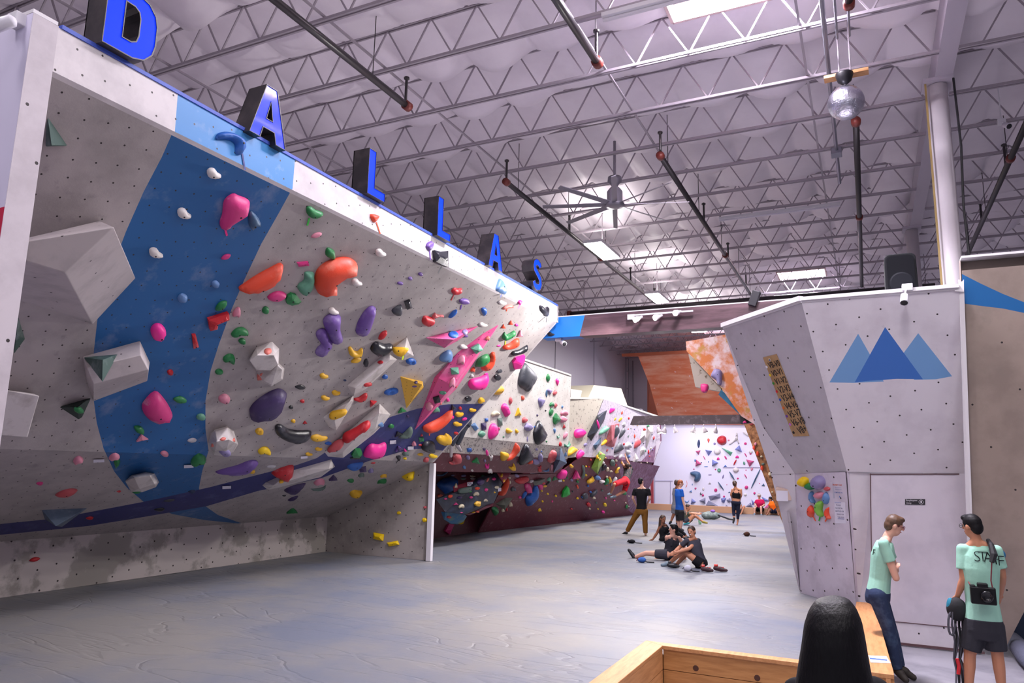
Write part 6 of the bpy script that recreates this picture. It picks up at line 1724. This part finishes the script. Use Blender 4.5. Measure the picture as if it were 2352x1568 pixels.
    for q in 'LR':
        hp, kn, an = g('hip' + q), g('kn' + q), g('an' + q); ex = {'tight': .008, 'loose': .026, 'jeans': .016}[kind] * s
        if frac <= 1: fru(b, [hp + (hp - kn).normalized() * .02, hp.lerp(kn, frac * .5), hp.lerp(kn, frac)], [.088 * s + ex, .080 * s + ex, (.070 * s if kind != 'tight' else .06 * s) + ex])
        else:
            cap(b, hp, kn, .086 * s + ex, .056 * s + ex, 14); f2 = frac - 1; c1 = kn.lerp(an, .3); cap(b, kn, c1, .056 * s + ex, .057 * s + ex, 14)
            rr_ = .038 * s + ex; fru(b, [kn, c1, kn.lerp(an, f2)], [.056 * s + ex, .056 * s + ex, (.056 * (1 - f2) + .040 * f2) * s + ex])
    skin(b, 'shorts' if frac <= 1 else 'trousers', m_, e, vox, 3)
    if shoes:
        for q in 'LR':
            ms = shoes[0 if q == 'L' else 1] if isinstance(shoes, (list, tuple)) else shoes
            if ms is None: continue
            an, toe = g('an' + q), g('toe' + q); b = MB(); dv = (toe - an); d = dv.normalized()
            cap(b, an - Vector((0, 0, .01 * s)), an.lerp(toe, .45), .047 * s, .047 * s); cap(b, an.lerp(toe, .3) - Vector((0, 0, .01 * s)), toe + d * .012, .045 * s, .036 * s); skin(b, 'shoe', ms, e, vox, 2)
    return e, dict(hd=hd, R=R, sc=sc, hc=hc, sS=sS, fS=fS, up=upv, s=s, hu=hu, fw=fw)
def joints(K, txt, Y0, mode='Y'):
    (ox, oy), s = K; J = {}
    for t in txt.split():
        k, v = t.split(':'); v = [float(x) for x in v.split(',')]; dy = v[2] if len(v) > 2 else 0
        J[k] = PY(ox + v[0] / s, oy + v[1] / s, Y0 + dy) if mode == 'Y' else PX(ox + v[0] / s, oy + v[1] / s, Y0 + dy)
    return J
KP = ((1400, 1050), 5.2267); KS = ((1900, 1130), 3.58); KR = ((2180, 1100), 3.349)
C_blk = cloth('black', '141318'); C_must = cloth('mustard', '6e4a1c'); C_blue = cloth('royal_blue', '1f56b0'); C_grey = cloth('grey', '6a6a74'); C_char = cloth('charcoal', '3a3a44'); C_dg = cloth('dark_tank', '2e2e36')
C_mint = cloth('mint', '98c8b4'); C_jean = mat('denim', '2a3550', .85, col2='44546e', nscale=6, nlo=.5, nhi=.7, spec=.2, bump=.2, bscale=20); C_sh = cloth('charcoal_shorts', '33333a'); C_red = cloth('red', 'c0202c'); C_pink = cloth('crimson_pink', 'c01850'); C_or = cloth('orange', 'f06a18'); C_navy = cloth('navy_leggings', '1e2136')
S_blk = mat('shoe_black', '1a1a20', .5); S_grey = mat('shoe_grey_blue', '6a7c88', .6); S_brn = mat('shoe_brown', '2f2824', .7); S_wht = mat('shoe_white_red', 'b0a8ac', .6)
person(joints(KP, 'head:377,292 neck:390,350 shL:302,395 shR:470,395 elL:280,490 elR:484,492 wrL:318,575,.18 wrR:452,560,.2 hipL:350,645 hipR:420,645 knL:285,750 knR:425,765 anL:205,900 anR:433,925 toeL:150,928,.06 toeR:437,950,.18', 22.2),
       'person in a black t-shirt and mustard rolled trousers standing with their back turned', (C_blk, 'tee'), (C_must, 1.9, 'loose'), 'k', 'short', 'l', (.35, 1, .1), shoes=(S_blk, None), vox=.014)
person(joints(KP, 'head:808,308 neck:808,350 shL:775,385,.1 shR:850,385 elL:768,480 elR:850,480 wrL:775,560 wrR:860,560 hipL:780,600 hipR:820,600 knL:772,680 knR:812,690 anL:738,770 anR:810,790 toeL:722,792 toeR:822,800', 27.0),
       'person in a grey t-shirt standing mostly hidden behind the one in the blue shirt', (C_grey, 'tee'), (C_grey, .9, 'loose'), 'b', 'short', 'd', (.7, .6, .1), shoes=S_blk, vox=.016)
person(joints(KP, 'head:852,312 neck:842,358 shL:805,398,.1 shR:868,400,-.1 elL:800,500,.15 elR:882,520,-.12 wrL:840,590,.2 wrR:915,640,-.12 hipL:825,650,.08 hipR:860,650,-.08 knL:835,768,.1 knR:865,765,-.08 anL:825,860,.1 anR:850,858,-.06 toeL:850,872,.1 toeR:880,872,-.06', 24.8),
       'bearded person with ginger hair in a blue t-shirt and black shorts, looking up', (C_blue, 'tee'), (mat('cloth_black_shorts', '17171e', .8), .92, 'loose'), 'g', 'short', 'l', (1, .25, .25), shoes=S_blk, vox=.014)
person(joints(KP, 'head:640,742 neck:632,790 shL:612,822 shR:680,820,.2 elL:572,905 elR:670,900,.25 wrL:520,985,-.05 wrR:600,985,.3 hdL:480,1003,-.1 hdR:590,1000,.35 hipL:640,985 hipR:680,975,.2 knL:790,900 knR:830,870,.2 anL:905,965 anR:930,955,.2 toeL:935,985 toeR:960,975,.2', 20.8),
       'person in a black tank top with long dark hair sitting, leaning on one arm', (C_blk, 'tank'), (C_blk, 1.8, 'tight'), 'b', 'long', 'd', (.75, -.6, -.05), shoes=S_blk, vox=.013)
person(joints(KP, 'head:772,868 neck:762,925 shL:688,962,-.1 shR:836,970,.2 elL:690,1060,.15 elR:890,1050,.25 wrL:700,1130,.35 wrR:900,1160,.3 hipL:690,1165,-.1 hipR:730,1160,.15 knL:440,1150,-.1 knR:650,1175,.25 anL:300,1200,-.1 anR:570,1222,.1 toeL:238,1118,-.1 toeR:520,1232,.05', 16.5),
       'person in a dark grey tank top sitting with one leg stretched out, looking up', (C_dg, 'tank'), (C_char, .55, 'loose'), 'k', 'quiff', 'l', (-.95, -.35, .25), shoes=(S_blk, None), vox=.011)
_, qs = person(joints(KP, 'head:985,892 neck:1000,950 shL:925,1005,-.05 shR:1062,1000,.15 elL:838,1082,-.05 elR:955,1095,-.18 wrL:775,1135,-.15 wrR:815,1140,-.25 hdL:740,1160,-.2 hdR:770,1155,-.25 hipL:1085,1270,-.05 hipR:1110,1270,.2 knL:885,1120,-.12 knR:945,1130,.15 anL:725,1265,-.15 anR:800,1290,.15 toeL:640,1290,-.2 toeR:745,1308,.1', 15.6),
       'smiling person in a charcoal t-shirt and shorts sitting hugging their knees', (C_char, 'tee'), (C_blk, .35, 'loose'), 'b', 'tail', 'm', (-.22, -1, .08), shoes=(S_grey, S_grey), vox=.011)
m = MB(); ell(m, qs['hd'] + qs['R'] @ Vector((0, .094, -.050)), (.022, .006, .008), qs['R'], 10); m.build('smile', mat('teeth', 'e8e2dc', .4), _, smooth=True)
person(joints(KP, 'head:940,600 neck:932,645 shL:915,675,-.1 shR:940,670,.15 elL:985,672,-.1 elR:1010,668,.15 wrL:1050,680,-.1 wrR:1060,672,.1 hipL:918,770,-.1 hipR:935,765,.12 knL:1000,705,-.1 knR:1030,700,.1 anL:950,785,-.15 anR:1120,770,.1 toeL:900,800,-.15 toeR:1165,785,.1', 27.3),
       'person with short dark hair sitting on the mat with arms resting over bent knees', (cloth('olive_grey', '55584c'), 'tee'), (C_char, .5, 'loose'), 'b', 'short', 'm', (1, -.2, .05), shoes=(mat('shoe_teal', '2a8a96', .6), mat('shoe_yellow_black', '8a7a2a', .6)), vox=.016)
person(joints(KD, 'head:1085,892 neck:1092,935 shL:1058,965 shR:1158,965 elL:1040,1020 elR:1165,1025 wrL:1052,1070,.2 wrR:1150,1075,.2 hipL:1075,1115 hipR:1125,1115 knL:1072,1225 knR:1125,1230 anL:1078,1300,-.1 anR:1120,1345 toeL:1068,1355,-.15 toeR:1112,1385,-.05', 28.8),
       'person in a black crop top and navy leggings walking away with hair in a bun', (C_blk, 'crop'), (C_navy, 1.75, 'tight'), 'b', 'bun', 'm', (.25, 1, -.15), shoes=(S_blk, None), vox=.014)
person(joints(KD, 'head:1120,1055 neck:1122,1095 shL:1090,1115 shR:1155,1115 elL:1085,1160 elR:1165,1160 wrL:1110,1195,-.2 wrR:1150,1190,-.2 hipL:1105,1220,.1 hipR:1150,1215,.1 knL:1095,1200,-.35 knR:1200,1165,-.3 anL:1090,1270,-.35 anR:1160,1255,-.4 toeL:1085,1282,-.5 toeR:1135,1272,-.5', 36.6),
       'person with bare knees sitting on the far curb behind the walking person', (cloth('pale_tee', 'b9b5c4'), 'tee'), (C_grey, .6, 'loose'), 'b', 'short', 'm', (0, -1, 0), vox=.02)
person(joints(KD, 'head:1378,1042 neck:1380,1075 shL:1345,1095 shR:1425,1095 elL:1325,1140 elR:1442,1150 wrL:1345,1160,-.25 wrR:1400,1165,-.3 hipL:1360,1200,.1 hipR:1410,1200,.1 knL:1325,1180,-.35 knR:1400,1178,-.4 anL:1322,1248,-.35 anR:1405,1258,-.4 toeL:1318,1272,-.55 toeR:1405,1280,-.6', 36.6),
       'person in a crimson t-shirt and pale cap sitting on the far curb facing the camera', (C_pink, 'tee'), (C_blk, .8, 'loose'), 'n', 'short', 'l', (.1, -1, .0), shoes=S_grey, cap_=mat('cap_beige', 'b9aba0', .8), vox=.02)
person(joints(KD, 'head:1513,1078 neck:1520,1105 shL:1510,1120,-.1 shR:1560,1118 elL:1495,1170,-.1 elR:1580,1170 wrL:1470,1220,-.15 wrR:1600,1210 hipL:1535,1220 hipR:1575,1220 knL:1500,1205,-.3 knR:1600,1200,-.3 anL:1480,1255,-.4 anR:1610,1260,-.4 toeL:1465,1265,-.5 toeR:1610,1270,-.5', 36.6),
       'person in an orange t-shirt sitting on the far curb at its right end', (C_or, 'tee'), (C_navy, .7, 'loose'), 'k', 'short', 'd', (-.8, -.5, .1), vox=.02)
# climber hanging on the lavender wall
hx = cast(1436, 1042)[0].x + .12
person(joints(K0, f'head:1440,1069,.25 neck:1443,1075,.22 shL:1437,1077,.12 shR:1451,1077,.25 elL:1432,1068,.15 elR:1442,1060,.12 wrL:1430,1062,.02 wrR:1437,1048,.0 hdL:1428,1058,.0 hdR:1435,1042,-.03 hipL:1433,1104,.35 hipR:1441,1106,.38 knL:1411,1112,.3 knR:1434,1128,.3 anL:1403,1133,.05 anR:1413,1139,.1 toeL:1397,1135,-.02 toeR:1403,1142,.0', hx, 'X'),
       'climber in a black top and red shorts hanging by one hand from the lavender wall', (mat('cloth_black_print', '1b191c', .8, col2='8a5a50', nscale=12, nlo=.58, nhi=.64), 'tee'), (C_red, .95, 'loose'), 'b', 'short', 'm', (-1, .2, .6), shoes=S_grey, vox=.014)
hx = cast(1040, 1030)[0].x + .18
person(joints(K0, 'head:1085,868,.35 neck:1084,888,.3 shL:1072,900,.25 shR:1092,902,.3 elL:1066,886,.2 elR:1098,884,.2 wrL:1070,868,.05 wrR:1096,862,.05 hipL:1062,965,.3 hipR:1074,965,.32 knL:1052,990,.25 knR:1063,990,.28 anL:1037,1024,.05 anR:1050,1022,.1 toeL:1036,1046,.0 toeR:1058,1034,.02', hx, 'X'),
       'climber whose grey trousers and shoes show past the edge of the overhang', (C_char, 'tee'), (cloth('grey_trouser', '4c4f5a'), 1.92, 'jeans'), 'b', 'short', 'm', (-1, .2, .3), shoes=S_wht, vox=.014)
# staff member leaning on the bench
eL, q = person(joints(KS, 'head:548,272 neck:498,360 shL:462,425,-.17 shR:482,412,.19 elL:566,705,-.14 elR:560,640,.30 wrL:520,600,.10 wrR:566,640,-.02 hdL:500,560,.16 hdR:568,590,-.16 hipL:412,850,-.09 hipR:420,845,.13 knL:505,1130,-.06 knR:520,1120,.14 anL:578,1462,-.04 anR:600,1440,.12 toeL:640,1535,-.10 toeR:700,1515,.10', 9.95),
       'person in a mint staff t-shirt and jeans leaning on the timber curb with crossed arms', (C_mint, 'tee'), (C_jean, 1.97, 'jeans'), 'n', 'quiff', 'l', (1, .22, -.06), shoes=S_brn, vox=.009, s=1.02)
def glasses(e, q, m):
    R, hd, s = q['R'], q['hd'], q['s']; b = MB()
    for k in (-1, 1):
        c = hd + R @ Vector((k * .033, .103, .008)) * s; b.tube([c + R @ Vector((.025 * math.cos(a / 12 * 6.2832), 0, .020 * math.sin(a / 12 * 6.2832))) * s for a in range(13)], .0028, 5)
        b.tube([c + R @ Vector((k * .025, 0, .004)) * s, hd + R @ Vector((k * .080, 0, .010)) * s], .003, 5)
    b.tube([hd + R @ Vector((-.009, .104, .012)) * s, hd + R @ Vector((.009, .104, .012)) * s], .003, 5)
    b.build('glasses', m, e)
glasses(eL, q, mat('glasses_red', '6a1024', .3))
def back_text(e, txt, K, pts, h, m, drop=.03):
    for ch, (x, y) in zip(txt, pts):
        px, py = K[0][0] + x / K[1], K[0][1] + y / K[1]; d = ray(px, py)
        best = None
        for o in e.children:
            if o.name.startswith('t_shirt'):
                bv = BVHTree.FromPolygons([wm(o) @ v.co for v in o.data.vertices], [tuple(p.vertices) for p in o.data.polygons]); best = bv.ray_cast(EYE, d)
        if best and best[0]:
            n = best[1]; u = Vector((0, 0, 1)).cross(n).normalized(); font(ch, h, best[0] + n * .004, u, n.cross(u), m, 'lettering', e, .003, 'CENTER', -.0035)
back_text(eL, 'FF', KS, [(372, 440), (386, 495)][0:2], .11, C_blk)
# staff member with camera
eR, q = person(joints(KR, 'head:178,362 neck:205,455 shL:100,540 shR:368,552 elL:112,770,-.02 elR:408,745,.05 wrL:66,895,.04 wrR:395,880,.22 hdL:40,955,.08 hdR:370,930,.3 hipL:200,1130 hipR:330,1135 knL:160,1345 knR:372,1350 anL:150,1640 anR:410,1650 toeL:110,1700,.12 toeR:420,1715,.16', 9.05),
       'person in a mint staff t-shirt and grey shorts with a camera on the back', (C_mint, 'tee'), (C_sh, .85, 'loose'), 'k', 'quiff', 'm', (-.75, .75, -.12), shoes=S_blk, vox=.009, s=1.0)
glasses(eR, q, M_blk)
back_text(eR, 'STAFF', KR, [(215, 598), (258, 600), (300, 604), (362, 622), (398, 632)], .15, C_blk)
cp = PY(2180 + 262 / 3.349, 1100 + 895 / 3.349, 9.05 - .22); ce = empty('photo_camera', cp); tag(ce, 'black photo camera hanging from its strap on the back of the mint shirt', 'camera')
m = MB(); m.box(cp, (.215, .075, .165)); m.box(cp + Vector((0, 0, .095)), (.09, .07, .05)); m.box(cp + Vector((-.085, 0, .088)), (.05, .06, .02)); m.build('camera_body', mat('camera_black', '08080b', .45, spec=.3), ce, bevel=.014)
m = MB(); m.lathe(cp + Vector((.025, -.035, .0)), [(.055, 0), (.055, .04), (.048, .05), (.04, .05), (.035, .04)], 20, (0, -1, 0)); m.build('lens', mat('lens_black', '08080c', .15), ce, smooth=True)
st = [PY(2180 + x / 3.349, 1100 + y / 3.349, 9.05 + d) for x, y, d in ((335, 845, -.2), (322, 780, -.19), (328, 640, -.19), (345, 580, -.17), (325, 510, -.12), (300, 470, .02))]
m = MB(); m.tube(st[:3], .006, 6); m.build('strap_cord', mat('strap_red', '6a1a28', .6), ce); m = MB(); m.tube(st[2:], [.022, .034, .028, .02], 8); m.build('strap_pad', mat('strap_black', '141418', .7), ce)
m = MB(); m.tube([PY(2180 + x / 3.349, 1100 + y / 3.349, 9.05 + d) for x, y, d in ((185, 850, -.2), (165, 815, -.19), (148, 790, -.1))], .006, 6); m.build('strap_cord', MATS['strap_red'], ce)
# harness bundle in that person's hand
hp = PY(2180 + 55 / 3.349, 1100 + 960 / 3.349, 9.08); he = empty('climbing_harness', hp); tag(he, 'black harness with dangling straps and teal chalk bag held by the person with the camera', 'harness')
g = lambda x, y, d=0: PY(2180 + x / 3.349, 1100 + y / 3.349, 9.05 + d)
m = MB(); ell(m, g(60, 1000), (.10, .07, .12)); o = skin(m, 'pouch', mat('harness_black', '15151a', .8), he, .012)
m = MB(); ell(m, g(15, 985), (.045, .05, .10)); skin(m, 'chalk_bag', mat('teal_fabric', '12708a', .8), he, .012)
for k in range(6):
    m = MB(); x = 30 + 14 * k; m.tube([g(x, 1000, .02 * k - .05), g(x - 10 + 12 * (k % 2), 1120, .02 * k - .05), g(x + 14, 1250, 0), g(x + 6 - 10 * (k % 3), 1380, .02), g(x + 24, 1470, .0), g(x + 22 + 10 * (k % 2), 1570, .02 * k - .04)], .010, 5); m.build('strap', (mat('strap_grey', '4a4a54', .6), MATS['strap_black'])[k % 2], he)
m = MB(); m.tube([g(62, 1380, -.06), g(76, 1440, -.06), g(72, 1500, -.06)], .017, 6); m.build('red_strap', mat('strap_bright_red', 'c01c28', .5), he)
m = MB(); m.tube([g(20 + 26 * math.cos(a) , 1110 + 90 * math.sin(a), -.04) for a in [i * .5 for i in range(12)]], .012, 5); m.build('leg_loop', MATS['strap_grey'], he)
h_ = (PY(2296, 1273, YD - .35)); m = MB(); ell(m, h_, (.07, .06, .07)); o = skin(m, 'climbing_hold', mat('hold_teal', '1a6a9a', .5), None, .01); tag(o, 'blue round hold on the beige wall behind the shoulder of the camera carrier', 'climbing hold')
# foreground head
Jf = joints(K0, 'head:1915,1466 neck:1922,1550 shL:1835,1600 shR:2010,1600 elL:1800,1800 elR:2050,1800', 2.75)
zf = ZF; c = Jf['head']
for q_, sx in (('L', -1), ('R', 1)):
    Jf['wr' + q_] = Jf['el' + q_] + Vector((-sx * .05, .1, -.24)); Jf['hip' + q_] = Vector((c.x + .03 + sx * .09, 2.75, zf + .95)); Jf['kn' + q_] = Vector((c.x + .03 + sx * .10, 2.78, zf + .50)); Jf['an' + q_] = Vector((c.x + .03 + sx * .10, 2.75, zf + .09)); Jf['toe' + q_] = Vector((c.x + .03 + sx * .11, 2.92, zf + .035))
ef, q = person(Jf, 'person with long straight black hair, back of the head nearest the viewpoint', (C_blk, 'tee'), (C_char, 1.95, 'jeans'), 'k', 'short', 'm', (.15, 1, 0), shoes=S_blk, vox=.01, s=1.05)
b = MB(); R_ = Vector((1, 0, 0)); f_ = Vector((0, 1, 0)); hd = Jf['head']
def hs_(px0, px1, py, dd, off=0): a = PY(px0, py, 2.72); d2 = PY(px1, py, 2.72); return ((a + d2) / 2 + Vector((0, off, 0)), (d2 - a).normalized(), f_, (d2 - a).length / 2, dd)
loft(b, [hs_(1900, 1926, 1371, .02, .03), hs_(1872, 1950, 1379, .07, .02), hs_(1857, 1968, 1400, .10, .01), hs_(1847, 1981, 1430, .115), hs_(1842, 1989, 1470, .12, -.01), hs_(1836, 1996, 1510, .115, -.02), hs_(1830, 2004, 1550, .10, -.04), hs_(1824, 2016, 1600, .09, -.06), hs_(1822, 2022, 1680, .07, -.09), hs_(1840, 2005, 1780, .04, -.10)], 28)
for o in list(ef.children):
    if o.name.startswith('hair'): bpy.data.objects.remove(o)
o = skin(b, 'hair', mat('hair_black_gloss', '060509', .5, spec=.22, bump=.25, bscale=2.2, stretch=(60, 60, 1)), ef, .01, 3)
# ============================================================ THINGS ON THE MATS
def bag(K, x, y, w_, h_, m, m2, name, label, cat, Z=0.0, strap=True):
    px, py = K[0][0] + x / K[1], K[0][1] + y / K[1]; p = PZ(px, py + h_ / K[1] / 2 * .8, Z); d = (p - EYE).length / F; W_, H_ = w_ / K[1] * d, h_ / K[1] * d
    e = empty(name, p); tag(e, label, cat); b = MB(); ell(b, p + Vector((0, 0, H_ * .45)), (W_ * .36, W_ * .3, H_ * .5)); ell(b, p + Vector((-W_ * .2, 0, H_ * .4)), (W_ * .26, W_ * .26, H_ * .42)); skin(b, 'pouch', m, e, .012)
    b = MB(); b.tube([p + Vector((-W_ * .42, 0, H_ * .45)), p + Vector((-W_ * .45, 0, H_ * .5))], [W_ * .17, W_ * .19], 10); b.build('rim', m2, e)
    if strap: b = MB(); b.tube([p + Vector((W_ * .25, -.02, H_ * .3)), p + Vector((W_ * .5, -.05, .02)), p + Vector((W_ * .8, 0, .015)), p + Vector((W_ * 1.05, .03, .015))], .014, 5); b.build('strap', S_blk, e)
def shoe(K, x, y, w_, m, m2, label, ang=0.):
    px, py = K[0][0] + x / K[1], K[0][1] + y / K[1]; p = PZ(px, py, 0); d = (p - EYE).length / F; L_ = max(.25, w_ / K[1] * d * .95); R = Matrix.Rotation(ang, 3, 'Z')
    e = empty('climbing_shoe', p); tag(e, label, 'shoe'); b = MB(); cap(b, p + R @ Vector((-L_ * .35, 0, .05)), p + R @ Vector((0, 0, .045)), .045, .05); cap(b, p + R @ Vector((0, 0, .04)), p + R @ Vector((L_ * .38, 0, .03)), .048, .028); skin(b, 'upper', m, e, .009)
    b = MB(); b.tube([p + R @ Vector((-L_ * .42, 0, .10)), p + R @ Vector((-L_ * .2, .01, .105))], [.03, .026], 10); b.tube([p + R @ Vector((-.02, -.03, .08)), p + R @ Vector((.06, .02, .075))], .010, 6); b.build('opening_and_lace', m2, e)
bag(KP, 395, 1235, 125, 62, cloth('blue_bag', '3a62a8'), mat('bag_lining_red', 'a03040', .8), 'chalk_bag', 'blue chalk bag lying on the mat by the stretched leg', 'chalk bag')
bag(KP, 945, 1338, 115, 75, cloth('white_bag', 'b4b4c0'), S_blk, 'chalk_bag', 'white chalk bag lying in front of the smiling seated person', 'chalk bag')
bag(KP, 270, 1012, 110, 44, C_blk, S_blk, 'chalk_bag', 'black pouch on the mat below the person in mustard trousers', 'pouch')
bag(KD, 1235, 1500, 85, 52, cloth('brown_bag', '4a3026'), S_blk, 'chalk_bag', 'brown chalk bag alone on the mat near the leaning brown wall', 'chalk bag')
M_rs = mat('shoe_dark_red', '3a2026', .6); M_rd = mat('shoe_bright_red', 'c02a22', .5)
shoe(KP, 1175, 1372, 150, M_rs, M_rd, 'dark red climbing shoe nearer the smiling seated person')
shoe(KP, 1335, 1368, 180, M_rs, M_rd, 'dark red climbing shoe farther from the smiling seated person', -.2)
shoe(KP, 770, 1325, 90, S_blk, S_blk, 'small black shoe between the blue and white chalk bags', .3)
p = PZ(1400 + 1085 / 5.2267, 1050 + 803 / 5.2267, 0); e = empty('water_bottle', p); tag(e, 'clear water bottle with a green label standing by the far sitter', 'bottle')
m = MB(); m.lathe(p, [(.05, 0), (.055, .02), (.055, .19), (.05, .21)], 14); m.build('bottle_label', mat('bottle_green', '5aa86a', .3, col2='c8d0d8', nscale=9), e, smooth=True)
m = MB(); m.lathe(p, [(.05, .21), (.055, .25), (.045, .36), (.02, .42), (.02, .45)], 14); m.build('bottle_top', mat('clear_plastic', 'b8c8d4', .1), e, smooth=True)
p = PZ(1400 + 1215 / 5.2267, 1050 + 745 / 5.2267, 0); e = empty('backpack', p); tag(e, 'grey backpack lying on the mat before the far curb', 'backpack')
b = MB(); ell(b, p + Vector((0, .1, .16)), (.40, .2, .17)); ell(b, p + Vector((-.15, 0, .14)), (.22, .18, .15)); skin(b, 'pack_body', mat('pack_fabric', '5f6a68', .9, col2='8a9490', nscale=6, bump=.3, bscale=10), e, .02)
b = MB(); b.tube([p + Vector((.3, 0, .2)), p + Vector((.55, -.05, .12)), p + Vector((.7, 0, .06)), p + Vector((.95, 0, .03))], .035, 6); b.build('strap', S_blk, e); b = MB(); ell(b, p + Vector((.08, .05, .34)), (.1, .08, .06)); b.build('purple_pouch', mat('purple_cloth', '8a5ab0', .8), e, smooth=True)
